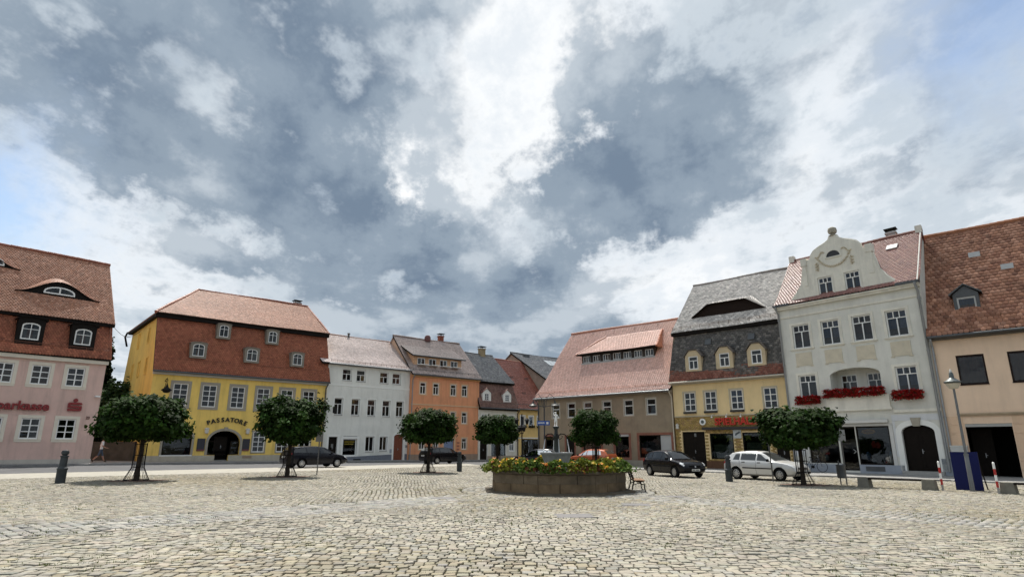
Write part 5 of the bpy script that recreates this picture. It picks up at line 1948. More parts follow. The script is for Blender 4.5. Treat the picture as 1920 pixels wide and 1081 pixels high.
    window(h, 2.15, .55, 1.95, 2.3, [(1, 1)], fm=DARKWOOD, room=1.4)
    window(h, 5.25, .5, 1.96, 2.35, [(1, 1)], fm=DARKWOOD, room=1.4, label='shop display window with an orange oval sign')
    window(h, 3.72, .12, 1.0, 2.73, [(.0001, 1), (.9999, 1)], fm=DARKWOOD, room=1.4, y=.16)
    g = MB()
    g.ring([(.95, .0), (6.45, .0), (6.45, 3.0), (.95, 3.0)], [(1.16, .02), (6.24, .02), (6.24, 2.86), (1.16, 2.86)], -.04, .0)
    g.build('shop_casing', FR, h)
    box_part('awning_cassette', h, 1.2, 6.3, -.3, -.05, 3.05, 3.24, FR)
    ov = MB()
    ov.prism([(.42 * math.cos(t), .15 * math.sin(t)) for t in [i * math.pi / 10 for i in range(20)]], -.01, 0)
    o = ov.build('oval_sign', mat('sign_orange', (.55, .24, .02), .5), h, (4.95, .2, 2.52))
    ov = MB()
    for i in range(9):
        ov.box(-.27 + i * .06, -.225 + i * .06, -.016, -.011, -.035 + .01 * (i % 2), .04)
    ov.build('sign_print', mat('sign_brown', (.16, .05, .02), .6), o)
    for i, (x, z, c_, hh) in enumerate([(4.6, .8, (.10, .16, .28), .5), (5.0, 1.5, (.42, .05, .04), .45), (5.25, 1.5, (.40, .06, .05), .4), (5.5, .7, (.05, .05, .06), .8), (5.9, .6, (.10, .22, .28), .7), (4.9, .6, (.30, .3, .3), .3), (2.0, .7, (.3, .3, .28), .4), (1.6, .7, (.2, .1, .1), .5)]):
        gb = MB()
        gb.tube([(0, 0, 0), (0, 0, hh * .6), (0, 0, hh)], [.10, .15, .05], 8)
        gb.build('shop_display', mat('display_%d' % i, c_, .8), h, (x, .6, z))
    chv = MB()
    chv.tube([(3.95, .1, 1.42), (4.1, .09, 1.3), (3.95, .1, 1.18)], .012, 5)
    chv.build('door_mark', WHITE, h)
    GB = mat('ground_floor_plaster', (.64, .65, .66), .85, var=.06, streak=.12)
    # ashlar blocks of the ground floor, each its own piece
    for i, z in enumerate([.98, 1.42, 1.86, 2.30, 2.74, 3.12]):
        zt = z + (.42 if z < 3 else .36)
        spans = [(0.02, .92), (6.48, 6.62)] if z < 2.9 else [(0.02, .92), (6.48, 9.18)]
        if z < 2.7:
            spans.append((8.96, 9.18))
        elif z < 2.9:
            spans.append((9.02, 9.18))
        for a0, b0 in spans:
            box_part('ashlar_block', h, a0, b0, -.028, .01, z, zt, GB)
    bl = mat('blue_grey_plinth', (.33, .36, .41), .8, var=.1, streak=.15)
    for a0, b0 in ((-.02, 3.2), (4.24, 6.8), (8.75, L_ + .02)):
        box_part('plinth', h, a0, b0, -.05, .02, -.4, .50 if 1 < a0 < 6 or a0 < 0 else .92, bl)
    box_part('plinth_grille', h, 4.6, 5.7, -.07, -.05, .12, .4, DZINC)
    box_part('string_course', h, 0, 2.66, -.1, .02, 3.62, 3.8, T)
    box_part('string_course', h, 6.67, L_, -.1, .02, 3.62, 3.8, T)
    arch = MB()
    arch.ring(outline(1.75, 2.66, .42, .32, 12, 0), outline(1.75, 2.66, .42, 0, 12), -.05, .02)
    arch.build('door_surround', mat('white_trim', (.68, .68, .65), .7, var=.05), h, (7.78, 0, .2))
    door_leaf(h, 7.78, .2, 1.75, 2.66, mat('oak_dark_door', (.009, .006, .0045), .6, spec=.12, var=.3, vscale=6), .42, .2, (2, 3), label='dark arched double door')
    ks = MB()
    ks.prism([(-.18, 0), (.18, 0), (.27, .5), (-.27, .5)], -.14, .0)
    ks.build('keystone', SANDST, h, (7.78, 0, 2.78))
    st = MB()
    st.box(6.7, 8.85, -.3, .2, -.1, .2)
    st.build('door_step', GRANITE, h)
    # cornices and roof
    co = MB()
    co.box(-.05, L_ + .05, -.22, .02, 11.16, 11.30)
    co.box(-.08, L_ + .08, -.32, .02, 11.30, 11.42)
    co.build('cornice', T, h)
    box_part('frieze', h, 0, L_, -.06, .02, 10.55, 10.68, T)
    DR_ = [(.25, .10, .075), (.23, .09, .07), (.28, .12, .09), (.21, .08, .06)]
    # the roof is split by the gable: slope left and right of it, one above
    roof_plane(h, -.1, L_ + .1, -.35, 11.42, 4.6, 16.05, .2, .19, DR_, TILE_G, seed=71, age=.1, lift=.015)
    roof_plane_back(h, -.1, L_ + .1, 4.6, 16.03, D + .3, 11.2, DR_)
    bd = MB()                                        # gable body running back into the roof
    bd.prism([(cx - 2.2, 11.5), (cx + 2.2, 11.5), (cx + 2.0, 14.2), (cx + 1.4, 14.9), (cx, 15.3), (cx - 1.4, 14.9), (cx - 2.0, 14.2)], .33, 4.3)
    bd.build('gable_roof', mat('gable_roof_zinc', (.22, .12, .095), .6, var=.2), h)
    ridge(h, (-.1, 4.6, 16.08), (L_ + .1, 4.6, 16.08), .12, mat('ridge_dark_red', (.20, .09, .07), .6, var=.2))
    for x in (L_ - .0,):
        v = MB()
        v.slab([(x - .02, -.3, 11.56), (x + .05, -.3, 11.54), (x + .05, 4.6, 16.18), (x - .02, 4.6, 16.2)], Vector((0, -.7, .7)), .3)
        v.build('fire_wall_coping', mat('firewall_white', (.60, .59, .55), .8, var=.1), h)
    for x in (.12, L_ - .1):
        box_part('fire_wall_cap', h, x - .2, x + .2, 4.35, 4.85, 15.9, 16.42, T)
    chimney(h, 7.3, 5.2, 15.4, 16.5, .62, .5, mat('chimney_white', (.45, .44, .42), .9, var=.15))
    sk = MB()
    sk.box(-.34, .34, -.05, .05, -.26, .26)
    o = sk.build('skylight', mat('skylight_pale', (.30, .31, .31), .5), h, (7.0, 3.4, 15.03))
    o.rotation_euler = (R(-45), 0, 0)
    box_part('zinc_eave', h, -.1, 1.1, -.42, -.1, 11.40, 11.54, DZINC)
    box_part('zinc_eave', h, 8.0, L_ + .1, -.42, -.1, 11.40, 11.54, DZINC)
    downpipe(h, .12, -.1, 11.4, .2, ZINC, .065, -.4)
    downpipe(h, L_ - .12, -.1, 11.4, .2, ZINC, .075, -.4)
    # the plot is a parallelogram: everything behind the front leans to the left in plan
    for o in [c for c in h.children_recursive if c.type == 'MESH' and c.name.split('.')[0] in ('wall', 'roof', 'roof_tiles', 'back_roof', 'ridge_tiles', 'fire_wall_coping', 'fire_wall_cap', 'gable_roof', 'chimney', 'chimney_cap')]:
        n_ = len(o.data.vertices)
        co_ = np.empty(n_ * 3, dtype=np.float32)
        o.data.vertices.foreach_get('co', co_)
        co_ = co_.reshape(-1, 3)
        co_[:, 0] -= .16 * np.maximum(co_[:, 1] - .3, 0)
        o.data.vertices.foreach_set('co', co_.ravel())
        o.data.update()
    return h


def peach_house():
    h = thing('peach_house', 'peach house at the far right with large clay pantile roof and grey dormer', 'house', (25.2, 35.7, 0), R(-42.3))
    P = mat('peach_plaster', (.80, .60, .44), .9, var=.06, vscale=1.2, bump=.15, bscale=50, streak=.14)
    L_, D = 14.0, 11.0
    cs = [1.79, 4.15, 6.6, 9.0, 11.4]
    holes = [(c, 1.32, 5.05, 6.75) for c in cs] + [(2.02, 2.1, -.05, 2.85), (6.4, 1.5, .9, 2.8), (9.4, 1.5, .9, 2.8)]
    shell(h, L_, -.4, 7.9, D, holes, P, [(0, 7.9), (5.5, 15.6), (D, 7.9)])
    BF = mat('brown_frame', (.02, .010, .008), .5, spec=.15)
    for c in cs:
        window(h, c, 5.05, 1.32, 1.7, [(.0001, 1), (.9999, 1)], fm=BF, y=.1, fw=.09, sill=(.02, .04, .05, BF), curtain=[(0, .96, .98, BROWNC)])
    for c in (6.4, 9.4):
        window(h, c, .9, 1.5, 1.9, [(1, 2)], fm=BF)
    # gateway: dark passage with a half-open leaf
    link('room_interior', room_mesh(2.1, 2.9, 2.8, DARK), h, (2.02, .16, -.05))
    door_leaf(h, 1.5, -.02, 1.0, 2.6, DARKWOOD, y=1.6, panels=(1, 3), knob=True)
    lt = MB()
    lt.box(.975, 3.065, .03, .06, 2.68, 2.845)
    for i in range(7):
        lt.lathe([(.0, 0), (.035, 0), (.035, .02), (.0, .02)], 1.15 + i * .29, .03, 8, z=2.75)
    lt.build('gate_lintel', mat('lintel_grey', (.42, .42, .40), .8), h)
    co = MB()
    co.box(.7, L_, -.16, .02, 3.36, 3.44)
    co.box(.75, L_, -.1, .02, 3.28, 3.36)
    co.build('string_course', mat('peach_course', (.46, .36, .25), .9, var=.2, stain=((.25, .19, .13), .8)), h)
    RU = mat('peach_ashlar', (.72, .51, .35), .9, var=.1, streak=.25)
    for i in range(6):
        z = .35 + i * .49
        for a0, b0 in ((.05, .92), (3.12, 5.5)):
            box_part('ashlar_block', h, a0, b0, -.03, .01, z, z + .47, RU)
    roof_plane(h, -.05, L_ + .1, -.45, 7.92, 5.5, 15.75, .26, .27, [(.32, .15, .09), (.28, .125, .075), (.36, .175, .11), (.23, .10, .062), (.40, .205, .135)], TILE, 'beaver', seed=81, lift=.022, age=.11)
    roof_plane_back(h, -.05, L_ + .1, 5.5, 15.72, D + .4, 8.0, RED)
    ridge(h, (-.05, 5.5, 15.8), (L_ + .1, 5.5, 15.8), .15, mat('ridge_orange', (.36, .15, .075), .6, var=.25))
    sl = (15.75 - 7.92) / 5.95
    for c in (2.1, 6.2, 10.2):
        dormer_box(h, c, 1.25, 9.0, 10.5, .75, 1.8, DZINC, (.92, 9.22, 10.3), 0, 'gable', DZINC, .18, .5)
        window(h, c, 9.22, .92, 1.08, [(.0001, 1), (.9999, 1)], y=.83, fm=mat('frame_pale_grey', (.5, .5, .49), .5), room=.6, curtain=[(0, .9, 1.0, BLUEC)])
    for x, y in ((2.75, 3.75), (4.25, 2.75), (7.5, 3.6), (9.0, 2.6)):
        vb = MB()
        vb.prism([(-.3, -.1), (.3, -.1), (.3, .22), (-.3, .22)], -.16, .3)
        vb.box(-.05, .05, -.17, -.16, 0, .2)
        vb.build('roof_hatch', mat('hatch_zinc', (.50, .50, .49), .35, .4), h, (x, y, 7.92 + (y + .45) * sl))
    cbm = MB()                                       # pale ribbed cabinet on the wall left of the gateway
    cbm.box(.14, .9, -.34, -.035, .08, 1.60)
    for i in range(8):
        cbm.box(.15 + i * .095, .15 + i * .095 + .06, -.36, -.34, 1.40, 1.58)
    cbm.box(.10, .94, -.38, -.03, 1.60, 1.66)
    cbm.build('meter_cabinet', mat('cabinet_pale', (.60, .60, .57), .6, var=.08), h)
    snow_guard(h, .1, L_, .05, 8.85, mat('snow_guard_orange', (.20, .09, .055), .6), 1.1, .22)
    gutter(h, .0, L_, -.52, 7.88, DZINC)
    downpipe(h, .12, -.09, 7.85, .9, ZINC, .06, -.45)
    box_part('eave_board', h, .0, L_, -.3, .03, 7.72, 7.9, mat('eave_dark', (.16, .14, .12), .8))


brown_house()
arcade_house()
BAROQUE = baroque_house()
peach_house()

# ================================================================ TREES
LEAF_D = mat('maple_leaf', (1, 1, 1), .7, attr=True, spec=.12, transl=.3)
BARK = mat('bark', (.045, .036, .028), .95, var=.35, vscale=8, bump=.8, bscale=25)


def leaf_cloud(P, Nn, size, seed, base, name, m, parent, var=.22, fold=.25, loc=None, clump=None):
    """many folded leaf blades: points P, facing Nn"""
    r = np.random.default_rng(seed)
    n = len(P)
    t = r.normal(size=(n, 3))
    Nn = Nn + .45 * r.normal(size=(n, 3))
    Nn /= np.linalg.norm(Nn, axis=1)[:, None]
    a = np.cross(Nn, t)
    a /= np.linalg.norm(a, axis=1)[:, None]
    b = np.cross(Nn, a)
    s = (size * r.uniform(.6, 1.3, n))[:, None]
    dr = Nn * s * fold
    # blade of five points: base, two shoulders, tip, and the raised rib
    V = np.stack([P - b * s * .55, P + a * s * .5 - b * s * .05 - dr, P + a * s * .28 + b * s * .42 - dr * .5, P + b * s * .62, P - a * s * .28 + b * s * .42 - dr * .5, P - a * s * .5 - b * s * .05 - dr, P + b * s * .1], 1)
    Q = np.array([[0, 1, 6], [1, 2, 6], [2, 3, 6], [3, 4, 6], [4, 5, 6], [5, 0, 6]])
    F = (Q[None] + (np.arange(n) * 7)[:, None, None]).reshape(-1, 3)
    if clump is not None:
        var_c = 1 + .28 * r.normal(size=(n // clump + 1, 1))
        base = np.array(base)[None] * np.repeat(var_c, clump, 0)[:n].clip(.45, 1.7)
    else:
        base = np.array(base)[None]
    c = base * (1 + var * r.normal(size=(n, 1))).clip(.4, 1.7) * (1 + .08 * r.normal(size=(n, 3)))
    o = link(name, np_mesh(name, V.reshape(-1, 3), [F], m, np.repeat(c.clip(.003, .9), 7, 0)), parent, loc)
    return o


def ball_tree(x, y, width, z0, z1, seed, label, lean=0.0, flat=0.0):
    r = np.random.default_rng(seed)
    t = thing('ball_maple_tree', label, 'tree', (x, y, gz(x)), group='clipped maples round the square')
    rx, rz, zc = width / 2, (z1 - z0) / 2, (z0 + z1) / 2
    tr = MB()
    tr.tube([(0, 0, -.05), (.01, 0, .5), (.03, .02, z0 * .7), (.02, .02, z0 + .15), (0, 0, zc)], [.125, .10, .09, .085, .06], 10)
    for i in range(9):
        a = i * 2.4 + r.uniform(-.3, .3)
        e = r.uniform(.55, .85)
        p0 = (0.02, 0.02, z0 - .05 + .12 * (i % 3))
        p1 = (rx * e * .45 * math.cos(a), rx * e * .45 * math.sin(a), z0 + .25 * rz + .2 * (i % 3))
        p2 = (rx * e * math.cos(a), rx * e * math.sin(a), zc + rz * r.uniform(-.2, .6))
        tr.tube([p0, p1, p2], [.05, .032, .012], 6)
    tr.build('trunk', BARK, t, smooth=True)
    # leaf clumps over a flattened ball with an uneven edge
    nc = 150
    g = np.arange(nc) + .5
    ph = np.arccos(1 - 2 * g / nc)
    th = np.pi * (1 + 5 ** .5) * g + r.normal(0, .12, nc)
    C = np.stack([np.cos(th) * np.sin(ph), np.sin(th) * np.sin(ph), np.cos(ph)], -1)
    bump = 1 + .16 * np.sin(th * 2 + seed * 1.3) * np.sin(ph * 2 + seed) + .09 * r.normal(size=nc)
    # flat bottom, domed top
    hr = np.sin(ph) ** -.35                           # pillow shape: squarer than a ball
    C2 = C[:, :2] * hr[:, None].clip(0, 1.5)
    zz = np.where(C[:, 2] < 0, -np.abs(C[:, 2]) ** .6, np.abs(C[:, 2]) ** .85)
    cen = np.stack([C2[:, 0] * rx * .86 * bump, C2[:, 1] * rx * .86 * bump, zz * rz * .80 * bump], -1)
    per = 58
    P = np.repeat(cen, per, 0) + r.normal(0, 1, (nc * per, 3)) * np.array([.19, .19, .12]) * (width / 4.0)
    N0 = np.repeat(C, per, 0) * .8 + np.array([0, 0, .7])
    inner = r.normal(size=(1800, 3))
    inner /= np.linalg.norm(inner, axis=1)[:, None]
    inner *= (r.uniform(.3, .8, 1800) ** .6)[:, None] * np.array([rx, rx, rz]) * .92
    P = np.concatenate([P, inner])
    N0 = np.concatenate([N0, inner + np.array([0, 0, .5])])
    P[:, 2] += zc
    k = P[:, 2] > z0 - .12
    leaf_cloud(P[k], N0[k], .15, seed + 3, (.020, .045, .007), 'crown', LEAF_D, t, clump=58)
    return t


def tree_guard(x, y, label, h=1.55, r0=.24, r1=.50):
    """flared iron cage round a trunk"""
    g = thing('tree_guard', label, 'tree guard', (x, y, gz(x)), group='iron tree guards')
    b = MB()
    n = 14
    for i in range(n):
        a = 2 * math.pi * i / n
        c, s = math.cos(a), math.sin(a)
        b.tube([(r1 * c, r1 * s, 0), (r0 * c * 1.05, r0 * s * 1.05, .52), (r0 * c, r0 * s, .62), (r0 * c, r0 * s, h + (.08 if i % 2 else 0))], .011, 4)
    b.build('bars', BLACK, g)
    for z, rr_ in ((.03, r1 * .97), (.56, r0 * 1.03), (1.05, r0), (h - .04, r0)):
        k = MB()
        k.tube([(rr_ * math.cos(2 * math.pi * i / 20), rr_ * math.sin(2 * math.pi * i / 20), z) for i in range(21)], .014, 5, cap=False)
        k.build('ring', BLACK, g)
    return g


TREES = [(-16.15, 26.9, 3.5, 1.62, 3.55, 'clipped maple at the left beside the yellow house corner'),
         (-11.31, 31.4, 3.25, 1.60, 3.95, 'clipped maple in front of the right end of the yellow house'),
         (-5.18, 38.4, 3.2, 1.75, 3.75, 'clipped maple in front of the orange house'),
         (-1.16, 48.5, 3.3, 1.75, 4.05, 'clipped maple in front of the narrow white mansard house, left behind the fountain'),
         (6.2, 45.9, 3.5, 1.75, 4.4, 'clipped maple in front of the brown house, right behind the fountain'),
         (13.25, 28.5, 3.35, 1.62, 3.42, 'clipped maple beside the silver car in front of the arcade')]
GUARD = ['leftmost maple', 'maple at the right end of the yellow house', 'maple in front of the orange house', 'maple left behind the fountain', 'maple right behind the fountain', 'maple beside the silver car']
for i, (x, y, w, z0, z1, lab) in enumerate(TREES):
    ball_tree(x, y, w, z0, z1, 100 + i * 7, lab)
    tree_guard(x, y, 'black iron guard round the ' + GUARD[i])


def back_conifer(x, y, hgt, w, seed, label):
    r = np.random.default_rng(seed)
    t = thing('spruce_tree', label, 'tree', (x, y, gz(max(x, -60))), group='trees behind the alley')
    tr = MB()
    tr.tube([(0, 0, 0), (0, 0, hgt)], [.25, .02], 8)
    tr.build('trunk', BARK, t)
    P, N0 = [], []
    nl = 34
    for i in range(nl):
        z = hgt * (.12 + .88 * i / nl)
        rad = w / 2 * (1 - i / nl) ** .8 * r.uniform(.75, 1.15)
        for j in range(9):
            a = r.uniform(0, 6.28)
            k = 26
            q = r.uniform(.1, 1, k) ** .7
            px = np.stack([np.cos(a) * rad * q + r.normal(0, .1, k), np.sin(a) * rad * q + r.normal(0, .1, k), z - .35 * q * rad * .5 + r.normal(0, .08, k)], -1)
            P.append(px)
            N0.append(np.tile([math.cos(a) * .4, math.sin(a) * .4, .8], (k, 1)))
    P, N0 = np.concatenate(P), np.concatenate(N0)
    leaf_cloud(P, N0, .32, seed, (.018, .034, .014), 'crown', LEAF_D, t)


def bushy_tree(x, y, hgt, w, seed, label):
    r = np.random.default_rng(seed)
    t = thing('leafy_tree', label, 'tree', (x, y, gz(max(x, -60))), group='trees behind the alley')
    tr = MB()
    tr.tube([(0, 0, 0), (.1, 0, hgt * .4), (0, .1, hgt * .8)], [.3, .2, .05], 8)
    for i in range(6):
        a = i * 1.05
        tr.tube([(0.05, 0, hgt * .35), (w * .3 * math.cos(a), w * .3 * math.sin(a), hgt * .65)], [.12, .03], 6)
    tr.build('trunk', BARK, t)
    nc = 90
    C = r.normal(size=(nc, 3))
    C /= np.linalg.norm(C, axis=1)[:, None]
    cen = C * np.array([w / 2, w / 2, hgt * .42]) * r.uniform(.5, .95, nc)[:, None] + np.array([0, 0, hgt * .58])
    P = np.repeat(cen, 70, 0) + r.normal(0, .38, (nc * 70, 3))
    leaf_cloud(P, np.repeat(C, 70, 0) + np.array([0, 0, .6]), .28, seed, (.032, .062, .018), 'crown', LEAF_D, t)


back_conifer(-39.0, 57.0, 11.6, 4.2, 301, 'dark spruce rising behind the gap between the pink and the yellow house')
back_conifer(-43.0, 61.0, 10.5, 4.0, 302, 'smaller dark spruce behind the pink house corner')
bushy_tree(-37.2, 52.6, 6.2, 4.4, 303, 'dark leafy tree filling the gap between the pink and the yellow house')
bushy_tree(-41.5, 55.0, 7.0, 5.0, 304, 'leafy tree behind the pink house')
bushy_tree(-36.5, 57.5, 7.5, 5.0, 305, 'leafy tree against the side wall of the yellow house')

# ================================================================ FOUNTAIN
STONEW = mat('fountain_sandstone', (.20, .145, .09), .9, var=.4, vscale=2.0, bump=.5, bscale=18, stain=((.05, .045, .034), .9), streak=.5)
CAPST = mat('fountain_coping', (.13, .11, .085), .85, var=.3, vscale=4, bump=.3, stain=((.09, .08, .065), .7))
WATER = mat('water', (.05, .065, .06), .05, spec=.6)


STV = [STONEW, mat('fountain_sandstone_pale', (.26, .195, .12), .9, var=.35, vscale=2.5, bump=.5, bscale=18, stain=((.07, .06, .045), .8), streak=.4),
       mat('fountain_sandstone_grey', (.17, .135, .095), .9, var=.4, vscale=3, bump=.5, bscale=18, stain=((.045, .042, .035), .9), streak=.4)]


def fountain():
    f = thing('fountain', 'octagonal stone fountain with bowl, iron column, water jets and small white statue', 'fountain', (FC[0], FC[1], gz(FC[0])))
    n = 8
    Ro, Ri = 2.62, 2.30                             # corner radii
    off = math.pi / 8 - math.pi / 2 + R(4)

    def cr(rad, k):
        a = off + k * 2 * math.pi / n
        return Vector((rad * math.cos(a), rad * math.sin(a), 0))
    pl = MB()
    pl.add([tuple(cr(2.95, k) + Vector((0, 0, z))) for z in (-.1, .06) for k in range(n)], [tuple(range(n)), tuple(range(n, 2 * n))] + [(k, (k + 1) % n, (k + 1) % n + n, k + n) for k in range(n)])
    pl.build('base_slab', CAPST, f)
    for k in range(n):                              # two courses of blocks on each side
        a, b = cr(Ro, k), cr(Ro, k + 1)
        ai, bi = cr(Ri, k), cr(Ri, k + 1)
        for row, (z0, z1, cuts) in enumerate([(.055, .35, (0, .38, 1)), (.355, .65, (0, .68, 1))]):
            for c0, c1 in zip(cuts[:-1], cuts[1:]):
                e = .012
                p = [a.lerp(b, c0 + e / 2), a.lerp(b, c1 - e / 2), ai.lerp(bi, c1), ai.lerp(bi, c0)]
                mb = MB()
                sh = .012 * ((k + row) % 3 - 1)
                q = [x + (x.normalized() * sh) for x in p]
                mb.add([(x.x, x.y, z0) for x in q] + [(x.x, x.y, z1) for x in q], [(0, 3, 2, 1), (4, 5, 6, 7), (0, 1, 5, 4), (1, 2, 6, 5), (2, 3, 7, 6), (3, 0, 4, 7)])
                mb.build('stone_block', STV[(k * 3 + row * 2 + int(c0 * 9)) % 3], f)
        mb = MB()                                   # moulded coping stone
        prof = [(2.60, .65), (2.70, .68), (2.74, .72), (2.72, .77), (2.25, .79), (2.25, .65)]
        vs = [tuple(cr(r_, kk) + Vector((0, 0, z))) for kk in (k, k + 1) for r_, z in prof]
        m_ = len(prof)
        mb.add(vs, [(i, (i + 1) % m_, (i + 1) % m_ + m_, i + m_) for i in range(m_)])
        mb.build('coping_stone', CAPST, f)
    w = MB()
    w.poly([tuple(cr(2.28, k) + Vector((0, 0, .60))) for k in range(n)])
    w.build('water', WATER, f)
    GR = mat('bowl_granite', (.30, .29, .275), .6, var=.3, vscale=8, bump=.3)
    b = MB()
    b.lathe([(.34, .0), (.32, .72), (.42, .9), (.52, 1.14), (.58, 1.30), (.64, 1.35), (.64, 1.40), (.57, 1.40), (.50, 1.31), (.0, 1.26)], 0, 0, 28)
    b.build('bowl', GR, f, smooth=True)
    fw = MB()
    fw.lathe([(.0, 1.392), (.60, 1.392), (.60, 1.404), (.0, 1.404)], 0, 0, 28)
    fw.build('bowl_water', mat('foamy_water', (.55, .57, .58), .25), f)
    c = MB()
    c.lathe([(.16, 1.3), (.17, 1.42), (.10, 1.5), (.085, 1.9), (.12, 1.96), (.12, 2.02), (.07, 2.08), (.06, 2.26), (.12, 2.33), (.12, 2.38), (.0, 2.38)], 0, 0, 14)
    c.build('column', mat('bronze_dark', (.022, .026, .024), .5, .3), f, smooth=True)
    JET = mat('water_jet', (.62, .64, .66), .2, transl=.4)
    for i in range(4):
        a = R(8) + i * math.pi / 2
        ca, sa = math.cos(a), math.sin(a)
        s = MB()
        s.tube([(.05 * ca, .05 * sa, 1.98), (.18 * ca, .18 * sa, 2.10), (.34 * ca, .34 * sa, 2.08), (.43 * ca, .43 * sa, 1.98), (.44 * ca, .44 * sa, 1.90)], .022, 6)
        s.tube([(.06 * ca, .06 * sa, 1.86), (.2 * ca, .2 * sa, 1.92), (.26 * ca, .26 * sa, 2.0), (.18 * ca, .18 * sa, 2.04)], .014, 5)
        s.build('spout', BLACK, f, smooth=True)
        j = MB()
        j.tube([(.44 * ca, .44 * sa, 1.91), (.46 * ca, .46 * sa, 1.78), (.49 * ca, .49 * sa, 1.6), (.52 * ca, .52 * sa, 1.375)], [.012, .013, .016, .022], 6)
        j.build('water_jet', JET, f, smooth=True)
    return f


FOUNT = fountain()


def skin_figure(name, joints, edges, mats, facemat, parent, loc, rotz=0, sub=1, scale=1.0, root=0):
    """one continuous body grown round a jointed skeleton"""
    me = bpy.data.meshes.new(name)
    me.from_pydata([Vector(j[0]) * scale for j in joints], edges, [])
    o = bpy.data.objects.new(name, me)
    col.objects.link(o)
    sk = o.modifiers.new('skin', 'SKIN')
    ss = o.modifiers.new('sub', 'SUBSURF')
    ss.levels = sub
    ss.render_levels = sub
    sv = me.skin_vertices[0].data
    for i, j in enumerate(joints):
        r = j[1] if isinstance(j[1], tuple) else (j[1], j[1])
        sv[i].radius = (r[0] * scale, r[1] * scale)
        sv[i].use_root = (i == root)
    dg = bpy.context.evaluated_depsgraph_get()
    m2 = bpy.data.meshes.new_from_object(o.evaluated_get(dg))
    bpy.data.objects.remove(o)
    m2.materials.clear()
    for m in mats:
        m2.materials.append(m)
    for p in m2.polygons:
        p.material_index = facemat(p.center / scale)
        p.use_smooth = True
    return link(name, m2, parent, loc, rotz)


def statue(parent):
    J = [((0, 0, .50), (.085, .07)), ((0, 0, .68), (.085, .06)), ((0, -.01, .80), (.095, .06)), ((0, -.01, .90), .035), ((.005, -.02, .985), .062), ((.0, -.02, 1.04), .045),
         ((.06, 0, .44), .062), ((.065, .0, .25), .045), ((.06, .02, .05), .032), ((.07, -.04, .03), .028),
         ((-.06, 0, .44), .062), ((-.085, -.05, .26), .045), ((-.07, .03, .06), .032), ((-.09, -.02, .03), .028),
         ((.13, -.01, .80), .038), ((.18, -.02, .66), .03), ((.15, -.09, .56), .026), ((-.13, -.01, .80), .038), ((-.17, -.06, .92), .03), ((-.08, -.09, 1.02), .025),
         ((.0, .07, .40), .03), ((.0, .09, .0), .03)]
    E_ = [(0, 1), (1, 2), (2, 3), (3, 4), (4, 5), (0, 6), (6, 7), (7, 8), (8, 9), (0, 10), (10, 11), (11, 12), (12, 13), (2, 14), (14, 15), (15, 16), (2, 17), (17, 18), (18, 19)]
    J = J[:20]
    MAR = mat('white_marble', (.80, .79, .77), .6, var=.1, vscale=6)
    s = skin_figure('statue', J, E_, [MAR], lambda c: 0, parent, (0, 0, 2.38), R(10), 1, .54)
    b = MB()
    b.lathe([(.09, 0), (.09, .03), (.07, .04), (.0, .04)], 0, 0, 10)
    b.build('statue_base', MAR, s, (0, 0, -.02))
    return s


statue(FOUNT)
FLEAF = mat('flower_leaf', (1, 1, 1), .7, attr=True, spec=.15, transl=.3)
PETAL = mat('petal', (1, 1, 1), .6, attr=True, transl=.3)


def flower_bed(root, P, cols, nleaf, nflow, seed, lsize=.07, fsize=.05, leafcol=(.055, .10, .022), name='flowers', up=.05, head=6):
    """leaves and blossoms over sampled points P (function n -> points)"""
    r = np.random.default_rng(seed)
    q = P(nleaf, r)
    stuff(leaf_cloud(q, np.tile([0, 0, 1.0], (nleaf, 1)) + .8 * r.normal(size=(nleaf, 3)), lsize, seed, leafcol, 'foliage', FLEAF, root))
    ncl = max(3, nflow // head)                         # blossoms stand in heads
    q = np.repeat(P(ncl, r), head, 0)[:nflow]
    nflow = len(q)
    q = q + r.normal(0, fsize * .75, q.shape) * np.array([1, 1, .6]) + np.array([0, 0, up])
    # five-petalled blossoms, each a small cupped star
    n = nflow
    rad = fsize * r.uniform(.7, 1.3, n)
    tilt = r.normal(0, .5, (n, 2))
    V = [q + np.array([0, 0, -.3]) * rad[:, None]]
    for k in range(10):
        a = k * math.pi / 5
        rr = rad * (1.0 if k % 2 == 0 else .55)
        V.append(q + np.stack([rr * np.cos(a), rr * np.sin(a), rr * (np.cos(a) * tilt[:, 0] + np.sin(a) * tilt[:, 1])], -1))
    V = np.stack(V, 1)
    F = (np.array([[0, 1 + k, 1 + (k + 1) % 10] for k in range(10)])[None] + (np.arange(n) * 11)[:, None, None]).reshape(-1, 3)
    cols = np.array(cols)
    # colours come in clumps
    cl = (np.floor((q[:, 0] * 2.3 + q[:, 1] * 1.7 + seed) % len(cols))).astype(int)
    cl = np.where(r.random(n) < .6, cl, r.integers(0, len(cols), n))
    c = cols[cl] * (1 + .12 * r.normal(size=(n, 1)))
    stuff(link(name, np_mesh(name, V.reshape(-1, 3), [F], PETAL, np.repeat(c.clip(.01, .9), 11, 0)), root))


